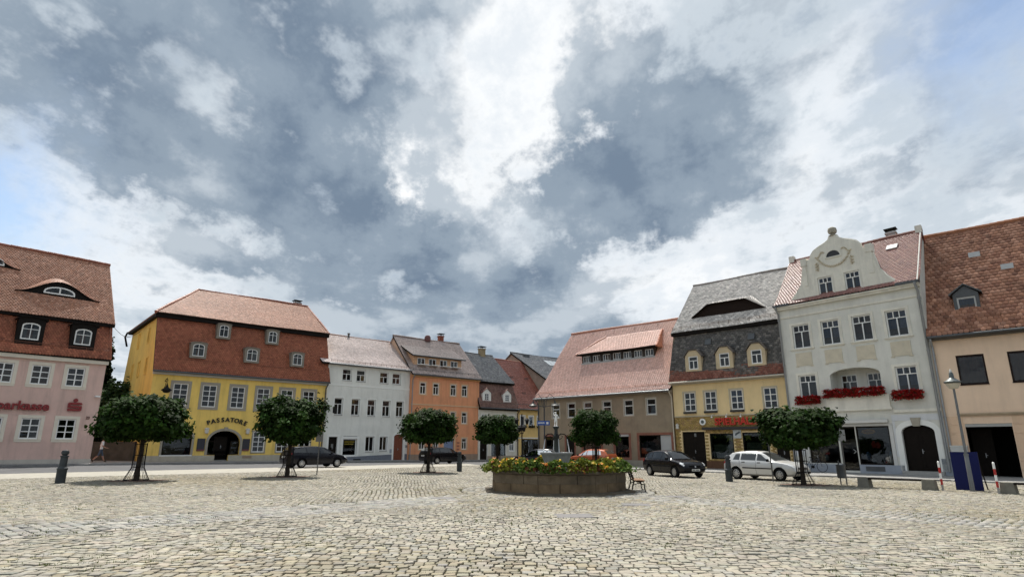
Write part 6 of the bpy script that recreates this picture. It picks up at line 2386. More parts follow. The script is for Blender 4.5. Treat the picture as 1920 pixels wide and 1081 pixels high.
TERRA = mat('terracotta_box', (.17, .072, .042), .8, var=.2, vscale=5)
off8 = math.pi / 8 - math.pi / 2 + R(4)
POS = ['front', 'front right', 'right', 'back right', 'back', 'back left', 'left', 'front left']
for k in range(8):
    a0, a1 = off8 + k * math.pi / 4, off8 + (k + 1) * math.pi / 4
    A = Vector((2.62 * math.cos(a0), 2.62 * math.sin(a0), 0))
    B = Vector((2.62 * math.cos(a1), 2.62 * math.sin(a1), 0))
    for j, (c0, c1) in enumerate(((.03, .47), (.53, .97))):
        p, q = A.lerp(B, c0), A.lerp(B, c1)
        mid = (p + q) / 2
        ln = (q - p).length
        ang = math.atan2(q.y - p.y, q.x - p.x)
        side = POS[k]
        wh = 'first' if j == 0 else 'second'
        lab = 'flower box on the %s side of the fountain rim, %s counter-clockwise' % (side, wh)
        fb = thing('flower_box', lab, 'flower box', (FC[0] + mid.x, FC[1] + mid.y, gz(FC[0]) + .792), ang, group='flower boxes on the fountain rim')
        mb = MB()
        mb.add([(-ln / 2 + .03, -.10, 0), (ln / 2 - .03, -.10, 0), (ln / 2 - .03, .10, 0), (-ln / 2 + .03, .10, 0), (-ln / 2, -.13, .17), (ln / 2, -.13, .17), (ln / 2, .13, .17), (-ln / 2, .13, .17)],
               [(0, 3, 2, 1), (0, 1, 5, 4), (1, 2, 6, 5), (2, 3, 7, 6), (3, 0, 4, 7), (4, 5, 6, 7)])
        mb.build('box', TERRA, fb)

        def P_(n_, r, ln=ln):
            x = r.uniform(-ln / 2 - .05, ln / 2 + .05, n_)
            t = r.normal(0, 1, n_)
            y = t * .16
            hump = .08 * np.sin(x * 7 + k) + .17
            z = .15 + r.random(n_) * hump * np.exp(-(y / .25) ** 2) - .22 * (np.abs(t) > 1.0) * r.random(n_)
            return np.stack([x, y, z], -1)
        pal = [[(.62, .42, .03), (.66, .50, .06), (.60, .20, .03)], [(.60, .24, .04), (.60, .42, .05), (.62, .48, .06)], [(.64, .48, .04), (.60, .45, .08), (.62, .24, .05)], [(.55, .14, .05), (.62, .46, .05), (.62, .52, .10)]][(k * 2 + j) % 4]
        flower_bed(fb, P_, pal, 600, 54, 400 + k * 2 + j, .095, .042, (.07, .115, .02) if (k + j) % 2 else (.13, .15, .02))

# ---- geraniums on the gabled house (boxes hang on the house, each a thing of its own)
bh = BAROQUE
ca, sa = math.cos(R(-51.4)), math.sin(R(-51.4))


def on_house(s, y, z, base=(19.45, 42.85), a=(ca, sa)):
    return (base[0] + s * a[0] - y * a[1], base[1] + s * a[1] + y * a[0], z)


for i, (s, w, z, y, lab) in enumerate([(4.58, 3.75, 4.80, -.18, 'long box of red geraniums on the loggia parapet of the gabled house'),
                                       (1.60, 1.7, 4.45, -.22, 'box of red geraniums under the left window beside the loggia'),
                                       (7.66, 1.7, 4.45, -.22, 'box of red geraniums under the right window beside the loggia')]):
    fb = thing('geranium_box', lab, 'flower box', on_house(s, y, z), R(-51.4), group='geranium boxes on the gabled house')
    mb = MB()
    mb.box(-w / 2 + .08, w / 2 - .08, -.11, .09, 0, .18)
    mb.build('box', mat('box_brown', (.09, .05, .035), .8), fb)

    def P_(n_, r, w=w):
        x = r.uniform(-w / 2, w / 2, n_)
        a = r.uniform(-.9, 2.6, n_)
        rad = .30 * r.uniform(.5, 1.0, n_) * (1 + .08 * np.sin(x * 6))
        return np.stack([x, -np.cos(a * .6) * rad * .8 - .02, .17 + np.sin(a - .6) * rad], -1)
    flower_bed(fb, P_, [(.42, .012, .016), (.36, .010, .014), (.50, .025, .022)], int(300 * w), int(520 * w), 500 + i, .07, .055, (.035, .06, .016), up=.02, head=2)
ca2, sa2 = math.cos(R(40.8)), math.sin(R(40.8))
for i, s in enumerate((.93, 2.35, 3.75)):
    lab = 'small dark flower box under the %s window of the ochre shop house' % ['left', 'middle', 'right'][i]
    fb = thing('window_flower_box', lab, 'flower box', on_house(s, -.16, 3.86, (.6, 74.45), (ca2, sa2)), R(40.8), group='flower boxes on the ochre shop house')
    mb = MB()
    mb.box(-.4, .4, -.1, .1, 0, .16)
    mb.build('box', DARKWOOD, fb)
    flower_bed(fb, lambda n_, r: np.stack([r.uniform(-.48, .48, n_), r.normal(0, .1, n_), .12 + r.uniform(-.12, .14, n_)], -1), [(.25, .06, .08), (.20, .10, .05)], 160, 40, 520 + i, .09, .05, (.04, .05, .02))

# ================================================================ CARS
TYRE = mat('tyre_rubber', (.010, .010, .010), .9, spec=.1)
ALLOY = mat('alloy', (.50, .50, .50), .35, .7)
TRIM = mat('black_trim', (.008, .008, .009), .6, spec=.15)
HLAMP = mat('headlamp', (.60, .62, .64), .12, spec=.8)
RLAMP = mat('tail_lamp', (.30, .015, .015), .2, spec=.6)
PLATE = mat('number_plate', (.62, .62, .60), .5)
SEATM = mat('car_interior', (.03, .03, .032), .9)
HATCH = [  # x, zbottom, zbelt, ztop, half width at belt, half width at roof
    (-2.06, .44, .66, .70, .70, .60), (-2.02, .32, .80, .86, .78, .66), (-1.95, .27, .90, 1.00, .81, .66), (-1.78, .24, .93, 1.20, .835, .64), (-1.58, .22, .94, 1.355, .85, .60), (-1.25, .20, .94, 1.415, .863, .585),
    (-.7, .20, .935, 1.445, .868, .58), (-.2, .20, .925, 1.44, .868, .58), (.12, .20, .918, 1.405, .866, .585), (.38, .20, .915, 1.31, .864, .60), (.68, .20, .912, 1.13, .86, .635), (.95, .20, .905, .970, .855, .68),
    (1.15, .21, .885, .930, .845, .69), (1.45, .22, .85, .895, .83, .68), (1.75, .23, .785, .83, .80, .64), (1.93, .26, .70, .745, .755, .60), (2.03, .32, .60, .64, .69, .54), (2.07, .40, .52, .55, .64, .50)]
ESTATE = [
    (-2.26, .44, .66, .70, .70, .60), (-2.22, .32, .80, .86, .78, .68), (-2.17, .27, .92, 1.02, .81, .67), (-2.05, .25, .95, 1.25, .83, .64), (-1.90, .23, .955, 1.40, .845, .60), (-1.5, .21, .955, 1.44, .86, .585),
    (-.7, .20, .945, 1.46, .87, .58), (-.05, .20, .93, 1.45, .87, .58), (.35, .20, .92, 1.40, .868, .585), (.62, .20, .915, 1.29, .866, .60), (.95, .20, .91, 1.10, .86, .64), (1.2, .20, .90, .955, .852, .68),
    (1.45, .21, .86, .895, .84, .69), (1.8, .22, .79, .83, .815, .66), (2.05, .25, .69, .735, .76, .60), (2.2, .32, .60, .64, .69, .54), (2.26, .40, .52, .55, .64, .50)]


class Body:
    def __init__(s, tab):
        s.t = np.array(tab)

    def sec(s, x):
        """half section at x: list of (y,z) from the floor middle up to the roof middle"""
        zb, zl, zt, wb, wt = (np.interp(x, s.t[:, 0], s.t[:, i]) for i in range(1, 6))
        return [(0, zb), (wb * .80, zb), (wb * .955, zb + .09), (wb * 1.0, zb + (zl - zb) * .50), (wb * .985, zl - .10 * (zl - zb)), (wb * .955, zl), (wt + (wb * .955 - wt) * .10, zl + (zt - zl) * .88), (wt * .90, zt - (zt - zl) * .03), (wt * .5, zt + .012), (0, zt + .018)]

    def pt(s, x, k, sg=1):
        q = s.sec(x)
        i = min(int(k), len(q) - 2)
        f = k - i
        return Vector((x, sg * (q[i][0] * (1 - f) + q[i + 1][0] * f), q[i][1] * (1 - f) + q[i + 1][1] * f))

    def patch(s, corners, sg, m, name, parent, nu=4, nv=3, out=.008):
        """panel lying on the body: corners (x,k) bottom-rear, bottom-front, top-front, top-rear"""
        (x0, k0), (x1, k1), (x2, k2), (x3, k3) = corners
        V = []
        for j in range(nv + 1):
            v = j / nv
            for i in range(nu + 1):
                u = i / nu
                xa, ka = x0 + (x1 - x0) * u, k0 + (k1 - k0) * u
                xb, kb = x3 + (x2 - x3) * u, k3 + (k2 - k3) * u
                x, k = xa + (xb - xa) * v, ka + (kb - ka) * v
                p = s.pt(x, k, sg)
                d1 = s.pt(x + .02, k, sg) - s.pt(x - .02, k, sg)
                d2 = s.pt(x, min(k + .05, 9), sg) - s.pt(x, max(k - .05, 0), sg)
                n = d1.cross(d2)
                if n.length > 1e-9:
                    n.normalize()
                c = Vector((p.x, 0, .75))
                if n.dot(p - c) < 0:
                    n = -n
                V.append(tuple(p + n * out))
        F = [(j * (nu + 1) + i, j * (nu + 1) + i + 1, (j + 1) * (nu + 1) + i + 1, (j + 1) * (nu + 1) + i) for j in range(nv) for i in range(nu)]
        mb = MB()
        mb.add(V, F)
        return mb.build(name, m, parent, smooth=True, fix=False)


def wheel_meshes(r=.305, w=.19):
    t = MB()
    prof = [(r * .66, -w / 2), (r * .93, -w / 2), (r, -w / 2 + .03), (r, w / 2 - .03), (r * .93, w / 2), (r * .66, w / 2)]
    n = 24
    vs, fs = [], []
    for a in range(n):
        th = 2 * math.pi * a / n
        for rr, y in prof:
            vs.append((rr * math.cos(th), y, rr * math.sin(th)))
    m_ = len(prof)
    for a in range(n):
        b = (a + 1) % n
        for i in range(m_):
            j = (i + 1) % m_
            fs.append((a * m_ + i, b * m_ + i, b * m_ + j, a * m_ + j))
    t.add(vs, fs)
    rim = MB()
    ring = lambda rr, y: [(rr * math.cos(2 * math.pi * a / n), y, rr * math.sin(2 * math.pi * a / n)) for a in range(n)]
    vs = ring(r * .67, -w / 2 + .005) + ring(r * .60, -w / 2 + .0) + ring(r * .57, -w / 2 + .04)
    rim.add(vs, [(a, (a + 1) % n, n + (a + 1) % n, n + a) for a in range(n)] + [(n + a, n + (a + 1) % n, 2 * n + (a + 1) % n, 2 * n + a) for a in range(n)])
    for k in range(9):
        th = 2 * math.pi * k / 9
        c, s = math.cos(th), math.sin(th)
        hw_ = .022
        p = lambda rad, o, y: (rad * c - o * s, y, rad * s + o * c)
        rim.add([p(.05, -hw_ * 1.2, -w / 2 + .004), p(.05, hw_ * 1.2, -w / 2 + .004), p(r * .6, hw_, -w / 2 + .008), p(r * .6, -hw_, -w / 2 + .008), p(.05, -hw_ * 1.2, -w / 2 + .03), p(.05, hw_ * 1.2, -w / 2 + .03), p(r * .6, hw_, -w / 2 + .03), p(r * .6, -hw_, -w / 2 + .03)],
                [(0, 1, 2, 3), (0, 3, 7, 4), (1, 2, 6, 5), (4, 5, 6, 7)])
    rim.add(ring(.062, -w / 2 - .004) + [(0, -w / 2 - .01, 0)], [(a, (a + 1) % n, n) for a in range(n)])
    back = MB()
    back.add(ring(r * .64, -w / 2 + .05) + [(0, -w / 2 + .05, 0)], [(a, (a + 1) % n, n) for a in range(n)])
    return t.mesh('tyre', TYRE, True), rim.mesh('rim', ALLOY, False), back.mesh('brake_disc', TRIM)


TY, RM, BD = wheel_meshes()


def car(label, x, y, head, paint, tab=HATCH, trim=True, z=None, wb=(1.28, -1.23), steel=False, handles=True):
    """head = direction of travel (angle of +x)"""
    zz = gz(x) if z is None else z
    c = thing('parked_car', label, 'car', (x, y, zz), head, group='parked cars')
    B = Body(tab)
    xs_ = np.unique(np.concatenate([np.linspace(tab[0][0], tab[-1][0], 44), np.array([q[0] for q in tab])]))
    m = 10
    V, F = [], []
    for xx in xs_:
        q = B.sec(float(xx))
        V += [(float(xx), a, b) for a, b in q] + [(float(xx), -a, b) for a, b in q[-2:0:-1]]
    k = 2 * m - 2
    for i in range(len(xs_) - 1):
        for j in range(k):
            F.append((i * k + j, i * k + (j + 1) % k, (i + 1) * k + (j + 1) % k, (i + 1) * k + j))
    F += [tuple(range(k))[::-1], tuple((len(xs_) - 1) * k + j for j in range(k))]
    mb = MB()
    mb.add(V, F)
    me = mb.mesh('body', [paint, TRIM], True)
    bo = link('body', me, c)
    # wheel arches cut out of the shell
    cut = MB()
    for ax in wb:
        for sg in (-1, 1):
            pts = [(ax + .365 * math.cos(2 * math.pi * i / 28), .31 + .365 * math.sin(2 * math.pi * i / 28)) for i in range(28)]
            ya, yb = sorted((sg * .60, sg * 1.05))
            cut.prism(pts, ya, yb)
    cm = cut.mesh('cut', [TRIM])
    co = bpy.data.objects.new('cut', cm)
    col.objects.link(co)
    md = bo.modifiers.new('arch', 'BOOLEAN')
    md.object = co
    md.operation = 'DIFFERENCE'
    md.solver = 'EXACT'
    md.material_mode = 'TRANSFER'
    o2 = link('tmp', me)
    o2.modifiers.new('arch', 'BOOLEAN')
    o2.modifiers[0].object = co
    o2.modifiers[0].material_mode = 'TRANSFER'
    bpy.context.view_layer.update()
    dg = bpy.context.evaluated_depsgraph_get()
    m2 = bpy.data.meshes.new_from_object(o2.evaluated_get(dg))
    bpy.data.objects.remove(o2)
    bo.modifiers.clear()
    bpy.data.objects.remove(co)
    m2.set_sharp_from_angle(angle=R(35))
    bo.data = m2
    for ax in wb:
        for sg in (-1, 1):
            w = link('wheel', None, c, (ax, sg * .765, .305), 0 if sg < 0 else math.pi)
            for nm, mm in (('tyre', TY), ('rim', RM), ('brake_disc', BD)):
                link(nm, mm, w)
            L_ = MB()
            arcp = [(ax + .375 * math.cos(math.pi * i / 14), .31 + .375 * math.sin(math.pi * i / 14)) for i in range(15)]
    est = tab is ESTATE
    gl = CARGLASS
    for sg in (-1, 1):
        f0 = .90 if not est else 1.08
        B.patch([(.02, 5.14), (f0 - .04, 5.14), (.24 if not est else .38, 5.88), (.02, 5.90)], sg, gl, 'side_window', c, 5, 3)
        B.patch([(-.94, 5.14), (-.05, 5.14), (-.05, 5.90), (-.94, 5.90)], sg, gl, 'side_window', c, 5, 3)
        if est:
            B.patch([(-1.95, 5.2), (-1.02, 5.14), (-1.02, 5.88), (-1.80, 5.80)], sg, gl, 'quarter_window', c, 5, 3)
        else:
            B.patch([(-1.42, 5.16), (-1.02, 5.14), (-1.02, 5.88), (-1.30, 5.84)], sg, gl, 'quarter_window', c, 3, 3)
        B.patch([(wb[1] + .42, 3.02), (wb[0] - .42, 3.02), (wb[0] - .42, 3.22), (wb[1] + .42, 3.22)], sg, TRIM, 'rub_strip', c, 6, 1, .014)
        B.patch([(tab[-1][0] - .34, 4.3), (tab[-1][0] - .06, 4.2), (tab[-1][0] - .10, 6.2), (tab[-1][0] - .36, 5.6)], sg, HLAMP, 'headlight', c, 3, 3, .010)
        B.patch([(tab[0][0] + .02, 4.0), (tab[0][0] + .22, 3.9), (tab[0][0] + .26, 5.2), (tab[0][0] + .05, 5.5)], sg, RLAMP, 'tail_light', c, 3, 3, .010)
        for hx in (-.75, .16):
            p = B.pt(hx, 4.35, sg)
            h = MB()
            h.box(-.09, .09, -.015, .02, -.018, .018)
            h.build('door_handle', TRIM, c, (p.x, p.y + sg * .012, p.z))
        mr = MB()
        mr.lathe([(.0, -.07), (.06, -.06), (.075, 0), (.06, .07), (.0, .08)], 0, 0, 10)
        o = mr.build('mirror', TRIM if trim else paint, c, (.74 if not est else .86, sg * .93, .99), smooth=True)
        o.scale = (.8, 1.5, 1)
        # door seams
        for sx in (-.995, -.02, .93 if not est else 1.1):
            sm = MB()
            pts = [B.pt(sx, kq, sg) for kq in np.linspace(2.0, 5.05, 8)]
            sm.tube([(p.x, p.y + sg * .002, p.z) for p in pts], .006, 4)
            sm.build('door_seam', TRIM, c)
    for nm, quad in (('windscreen', [(.93 if not est else 1.18, 6.35), (.20 if not est else .44, 6.9)]), ('rear_window', [(tab[2][0] + .06, 6.4), (tab[4][0] + .0, 6.95)])):
        (xa, _), (xb, _) = quad
        mb = MB()
        nx, ny = 5, 10
        V = []
        for i in range(nx + 1):
            xx = xa + (xb - xa) * i / nx
            for j in range(ny + 1):
                t = -1 + 2 * j / ny
                kq = 9 - abs(t) * 1.95
                p = B.pt(xx, kq, 1 if t >= 0 else -1)
                V.append((p.x + (.012 if nm == 'windscreen' else -.012), p.y, p.z + .012))
        mb.add(V, [(i * (ny + 1) + j, i * (ny + 1) + j + 1, (i + 1) * (ny + 1) + j + 1, (i + 1) * (ny + 1) + j) for i in range(nx) for j in range(ny)])
        mb.build(nm, gl, c, smooth=True, fix=False)
    x1, x0 = tab[-1][0], tab[0][0]
    bp = MB()
    bp.box(x1 - .06, x1 + .03, -.60, .60, .36, .46)
    bp.build('front_bumper', TRIM, c)
    gr = MB()
    for i in range(3):
        gr.box(x1 - .10, x1 + .012, -.36, .36, .56 + i * .04, .58 + i * .04)
    gr.build('grille', TRIM, c)
    em = MB()
    em.lathe([(.0, 0), (.05, 0), (.05, .012), (.0, .012)], 0, 0, 14)
    o = em.build('badge', ALLOY, c, (x1 + .004, 0, .60))
    o.rotation_euler = (0, R(80), 0)
    for nm, px, sgx in (('number_plate', x1 + .03, 1), ('number_plate', x0 - .012, -1)):
        pl = MB()
        pl.box(-.008, .008, -.26, .26, -.055, .055)
        o = pl.build(nm, PLATE, c, (px + .008 * sgx, 0, .42 if sgx > 0 else .74))
        tx = MB()
        for i in range(8):
            if i == 3:
                continue
            tx.box(.009 * sgx - .001, .009 * sgx + .001, -.2 + i * .05, -.17 + i * .05, -.03, .03)
        tx.build('plate_print', TRIM, o)
    return c


PB = mat('car_black', (.004, .004, .006), .2, spec=.30)
PN = mat('car_navy', (.004, .0045, .009), .2, spec=.30)
PS = mat('car_silver', (.60, .60, .59), .3, .35, coat=.5)
PO = mat('car_orange', (.50, .115, .04), .3, spec=.5, coat=.7)
# silver hatchback: rear wheel left, front wheel right as one looks at it
a = math.atan2(31.32 - 33.59, 13.52 - 11.96)
nx_, ny_ = -math.sin(a), math.cos(a)
car('silver five-door hatchback parked in front of the arcade behind a grey bollard', 12.78 + nx_ * .77, 32.5 + ny_ * .77, a - R(0), PS)
# black hatchback, nose to the square
fa = (9.80, 34.87)
a = math.atan2(34.6 - 37.4, 10.25 - 9.25)
car('black three-door hatchback parked with its nose towards the square left of the silver car', 9.80 - 1.28 * math.cos(a), 34.95 - 1.28 * math.sin(a), a, PB)
# dark estates on the road at the left
a = math.atan2(44.88 - 42.93, -12.64 + 14.66)
car('dark blue estate car parked behind the second maple at the pale grey house', -13.62 + math.sin(a) * -.75, 43.9 + math.cos(a) * .75, a, PN, ESTATE, wb=(1.36, -1.30))
a = R(44)
car('black estate car parked behind the third maple at the orange house', -5.85 + math.sin(a) * -.75, 56.9 + math.cos(a) * .75, a, PB, ESTATE, wb=(1.36, -1.30))
car('dark car parked behind the fountain in front of the ochre shop', 2.1, 49.8, R(158), PN)
car('orange car parked behind the fountain in front of the brown house', 6.6, 51.2, R(138), PO)

# ================================================================ STREET FURNITURE
BOLM = mat('bollard_iron', (.05, .057, .062), .65, .1, spec=.2, var=.2, vscale=6)


def bollard(x, y, label, h=1.15):
    b = thing('bollard', label, 'bollard', (x, y, gz(x)), group='cast iron bollards')
    mb = MB()
    mb.lathe([(.17, -.05), (.17, .50), (.185, .52), (.185, .56), (.15, .60), (.125, .63)], 0, 0, 18)
    mb.build('base', BOLM, b, smooth=True)
    mb = MB()
    mb.lathe([(.135, .62), (.122, .98), (.15, 1.0), (.15, 1.03), (.09, 1.05), (.08, 1.07)], 0, 0, 18)
    mb.build('shaft', BOLM, b, smooth=True)
    mb = MB()
    mb.lathe([(.06, 1.05), (.125, 1.10), (.14, 1.16), (.11, 1.23), (.0, 1.26)], 0, 0, 18)
    mb.build('knob', BOLM, b, smooth=True)


bollard(-17.76, 24.63, 'dark cast iron bollard at the far left beside the first maple')
bollard(-3.43, 40.6, 'dark cast iron bollard right of the third maple')
bollard(10.76, 31.0, 'dark cast iron bollard in front of the silver car')


def lamp_post(x, y, label, h=3.95):
    t = thing('street_lamp', label, 'street lamp', (x, y, gz(x)))
    GR = mat('lamp_grey', (.16, .165, .17), .5, .4, var=.15)
    mb = MB()
    mb.tube([(0, 0, -.05), (0, 0, 1.35), (0, 0, 1.38)], [.085, .075, .055], 14)
    mb.tube([(0, 0, 1.36), (0, 0, h - .55)], [.052, .040], 12)
    mb.tube([(0, 0, 1.34), (0, 0, 1.42)], .085, 14)
    mb.build('post', GR, t, smooth=True)
    mb = MB()
    mb.lathe([(.06, h - .60), (.10, h - .52), (.30, h - .40), (.31, h - .36), (.17, h - .27), (.09, h - .20), (.075, h - .02), (.05, h + .02), (.03, h + .05)], 0, 0, 20)
    mb.build('hood', mat('hood_verdigris', (.10, .115, .115), .45, .4), t, smooth=True)
    mb = MB()
    mb.lathe([(.0, h - .66), (.15, h - .63), (.22, h - .52), (.25, h - .42)], 0, 0, 18)
    mb.build('globe', mat('lamp_globe', (.55, .50, .40), .25), t, smooth=True)
    mb = MB()
    mb.lathe([(.045, h + .0), (.05, h + .06), (.02, h + .14), (.0, h + .16)], 0, 0, 12)
    mb.build('finial', mat('finial_white', (.55, .55, .53), .4), t, smooth=True)
    return t


lamp_post(17.98, 24.55, 'tall grey street lamp with verdigris hood beside the blue board', 4.6)


def twin_lamp(x, y, h, label, rot=0):
    t = thing('twin_street_lamp', label, 'street lamp', (x, y, gz(x)), rot)
    GR = mat('lamp_darkgrey', (.055, .058, .062), .5, .3)
    mb = MB()
    mb.tube([(0, 0, -.05), (0, 0, 1.2), (0, 0, 1.25), (0, 0, h - .5)], [.10, .09, .06, .05], 12)
    mb.build('post', GR, t, smooth=True)
    for sg in (-1, 1):
        mb = MB()
        mb.tube([(0, 0, h - 1.1), (sg * .5, 0, h - 1.0), (sg * .95, 0, h - .95)], .035, 6)
        mb.tube([(sg * .15, 0, h - 1.08), (sg * .2, 0, h - .4), (sg * .5, 0, h), (sg * .85, 0, h - .3), (sg * .9, 0, h - .75)], .03, 6)
        mb.build('arm', GR, t, smooth=True)
        mb = MB()
        mb.lathe([(.03, h - .6), (.07, h - .75), (.12, h - .82), (.36, h - 1.0), (.34, h - 1.04), (.12, h - 1.14), (.0, h - 1.15)], sg * .95, 0, 14)
        mb.build('lamp_head', mat('lamp_head_grey', (.06, .062, .06), .5, .3), t, smooth=True)
    return t


tl = twin_lamp(2.75, 52.0, 6.0, 'grey twin-armed street lamp with two bell heads behind the fountain')
# blue street sign on its own clamp
sg_ = thing('street_sign', 'small blue street name sign on the twin lamp post behind the fountain', 'street sign', (2.75, 52.0, 2.0))
mb = MB()
mb.box(-.62, .45, -.10, -.07, 1.35, 1.72)
mb.build('plate', mat('sign_blue', (.03, .09, .34), .4), sg_)
mb = MB()
for i in range(9):
    mb.box(-.52 + i * .06, -.48 + i * .06, -.108, -.102, 1.48, 1.60)
mb.box(.16, .34, -.108, -.102, 1.44, 1.62)
mb.build('print', WHITE, sg_)
mb = MB()
mb.tube([(0, -.07, 1.42), (0, .0, 1.42)], .08, 8)
mb.tube([(0, -.07, 1.65), (0, .0, 1.65)], .08, 8)
mb.build('clamp', DZINC, sg_)
# dark candelabra beside the fourth maple
cd = thing('candelabra_lamp', 'black ornamental lamp with four lanterns beside the maple left behind the fountain', 'street lamp', (.75, 46.5, gz(.75)))
mb = MB()
mb.tube([(0, 0, -.05), (0, 0, 1.0), (0, 0, 1.05), (0, 0, 4.0)], [.09, .08, .05, .04], 10)
mb.build('post', BLACK, cd, smooth=True)
for i in range(4):
    a = i * math.pi / 2 + .35
    z = 3.0 if i % 2 else 3.55
    mb = MB()
    mb.tube([(0, 0, z - .35), (.25 * math.cos(a), .25 * math.sin(a), z - .45), (.42 * math.cos(a), .42 * math.sin(a), z - .3)], .022, 6)
    mb.lathe([(.08, -.3), (.15, -.02), (.19, .02), (.05, .16), (.0, .2)], .42 * math.cos(a), .42 * math.sin(a), 8, z=z)
    mb.build('lantern', BLACK, cd)


def sign_pole(x, y, h, label, lean=0.0):
    t = thing('sign_pole', label, 'pole', (x, y, gz(x)))
    mb = MB()
    mb.tube([(0, 0, -.05), (lean * h, 0, h)], .032, 10)
    mb.build('tube', mat('pole_grey', (.13, .13, .13), .5, .4), t, smooth=True)
    mb = MB()
    mb.lathe([(.036, 0), (.036, .03), (.0, .05)], lean * h, 0, 10, z=h)
    mb.build('cap', TRIM, t)
    mb = MB()
    mb.box(lean * h - .2, lean * h + .2, -.045, -.035, h - .62, h - .1)
    mb.build('sign_back', mat('sign_back_grey', (.28, .28, .28), .5, .5), t)
    return t


sign_pole(-10.62, 34.0, 2.35, 'thin grey sign pole right of the second maple')
sign_pole(13.02, 31.2, 2.45, 'thin grey sign pole at the front wheel of the silver car', -.03)
sign_pole(15.35, 28.75, 2.55, 'thin grey sign pole beside the waste bin')

# waste bin
wb_ = thing('waste_bin', 'small grey cylindrical waste bin on a post right of the maple at the silver car', 'waste bin', (14.95, 28.5, gz(15)))
BINM = mat('bin_grey', (.095, .10, .105), .55, .3, var=.15)
mb = MB()
mb.tube([(0, 0, -.05), (0, 0, 1.02)], .028, 8)
mb.lathe([(.028, 1.0), (.04, 1.03), (.0, 1.08)], 0, 0, 8)
mb.build('post', BINM, wb_)
mb = MB()
mb.lathe([(.15, .30), (.19, .34), (.19, .82), (.205, .84), (.205, .88), (.17, .88), (.165, .40), (.0, .38)], 0, -.16, 18)
mb.build('basket', BINM, wb_, smooth=True)
mb = MB()
mb.tube([(-.2, -.16, .86), (0, -.16, .98), (.2, -.16, .86)], .012, 6)
mb.build('hoop', BINM, wb_)

# red and white marker posts
for i, (x, y, lab) in enumerate([(17.12, 24.98, 'red and white striped post left of the blue board'), (18.06, 23.35, 'red and white striped post right of the blue board')]):
    t = thing('striped_post', lab, 'post', (x, y, gz(x)), group='red and white posts')
    for k in range(5):
        mb = MB()
        mb.lathe([(.04, .22 * k if k else -.05), (.04, .22 * k + .22)] + ([(.0, .22 * k + .25)] if k == 4 else []), 0, 0, 12)
        mb.build('stripe', [mat('post_grey', (.30, .29, .28), .6), mat('post_red', (.42, .03, .025), .5), WHITE, mat('post_red', (.42, .03, .025), .5), WHITE][k], t, smooth=False)

# blue board
bb = thing('blue_board', 'dark blue blank board standing behind the right street lamp', 'board', (18.28, 25.10, gz(18)), math.atan2(24.09 - 24.93, 18.31 - 17.61))
BL = mat('board_blue', (.006, .010, .075), .6, spec=.2, var=.1, vscale=2)
mb = MB()
mb.box(-.46, .46, .0, .04, .0, 1.48)
mb.build('panel', BL, bb)
for sx in (-.42, .42):
    mb = MB()
    mb.box(sx - .03, sx + .03, .045, .10, -.03, 1.44)
    mb.build('strut', DARKWOOD, bb)
    mb = MB()
    mb.tube([(sx, .09, 1.2), (sx, .75, .0)], .025, 6)
    mb.build('brace', DARKWOOD, bb)
# low concrete benches
CON = mat('bench_concrete', (.20, .19, .16), .9, var=.25, vscale=5, bump=.4)


def low_bench(x0, y0, x1, y1, label, two=True):
    a = math.atan2(y1 - y0, x1 - x0)
    L_ = math.hypot(x1 - x0, y1 - y0)
    t = thing('low_bench', label, 'bench', (x0, y0, gz(x0)), a, group='low concrete benches')
    for x in ((0, L_) if two else (0,)):
        mb = MB()
        mb.add([(x - .24, -.22, -.03), (x + .24, -.22, -.03), (x + .24, .22, -.03), (x - .24, .22, -.03), (x - .2, -.2, .40), (x + .2, -.2, .40), (x + .2, .2, .40), (x - .2, .2, .40)],
               [(4, 5, 6, 7), (0, 1, 5, 4), (1, 2, 6, 5), (2, 3, 7, 6), (3, 0, 4, 7)])
        mb.build('concrete_block', CON, t)
    for k in range(3):
        mb = MB()
        mb.box(.205, L_ - .205 if two else 2.2, -.19 + k * .13, -.08 + k * .13, .33, .39)
        mb.build('plank', DARKWOOD, t)


low_bench(15.25, 27.1, 16.8, 25.25, 'low concrete bench with dark planks left of the striped post')
low_bench(18.5, 23.4, 20.0, 21.5, 'low concrete bench at the right edge beside the blue board')

# slatted bench with cast iron sides, half hidden by the fountain
bn = thing('park_bench', 'slatted wooden bench with black iron sides against the right of the fountain', 'bench', (4.82, 24.2, gz(4.7)), R(84))
bn.scale = (.88, .88, .88)
SLAT = mat('bench_wood', (.22, .115, .05), .6, var=.2, vscale=8)
for sx in (-.72, .72):
    mb = MB()
    mb.tube([(sx, -.30, 0), (sx, -.25, .12), (sx, -.24, .30), (sx, -.22, .42), (sx, .20, .44)], .028, 6)
    mb.tube([(sx, .32, 0), (sx, .26, .14), (sx, .20, .44), (sx, .28, .70), (sx, .33, .88)], .03, 6)
    mb.tube([(sx, -.22, .30), (sx, .0, .36), (sx, .22, .28)], .02, 6)
    mb.build('iron_side', BLACK, bn, smooth=True)
for k in range(5):
    mb = MB()
    mb.box(-.85, .85, -.27 + k * .095, -.19 + k * .095, .455, .485)
    mb.build('seat_slat', SLAT, bn)
for k in range(4):
    mb = MB()
    y_, z_ = .225 + k * .032, .53 + k * .10
    mb.add([(-.85, y_ - .05, z_), (.85, y_ - .05, z_), (.85, y_ - .02, z_), (-.85, y_ - .02, z_), (-.85, y_ - .028, z_ + .075), (.85, y_ - .028, z_ + .075), (.85, y_ + .0, z_ + .075), (-.85, y_ + .0, z_ + .075)],
           [(0, 3, 2, 1), (4, 5, 6, 7), (0, 1, 5, 4), (1, 2, 6, 5), (2, 3, 7, 6), (3, 0, 4, 7)])
    mb.build('back_slat', mat('bench_back_wood', (.06, .04, .028), .6), bn)


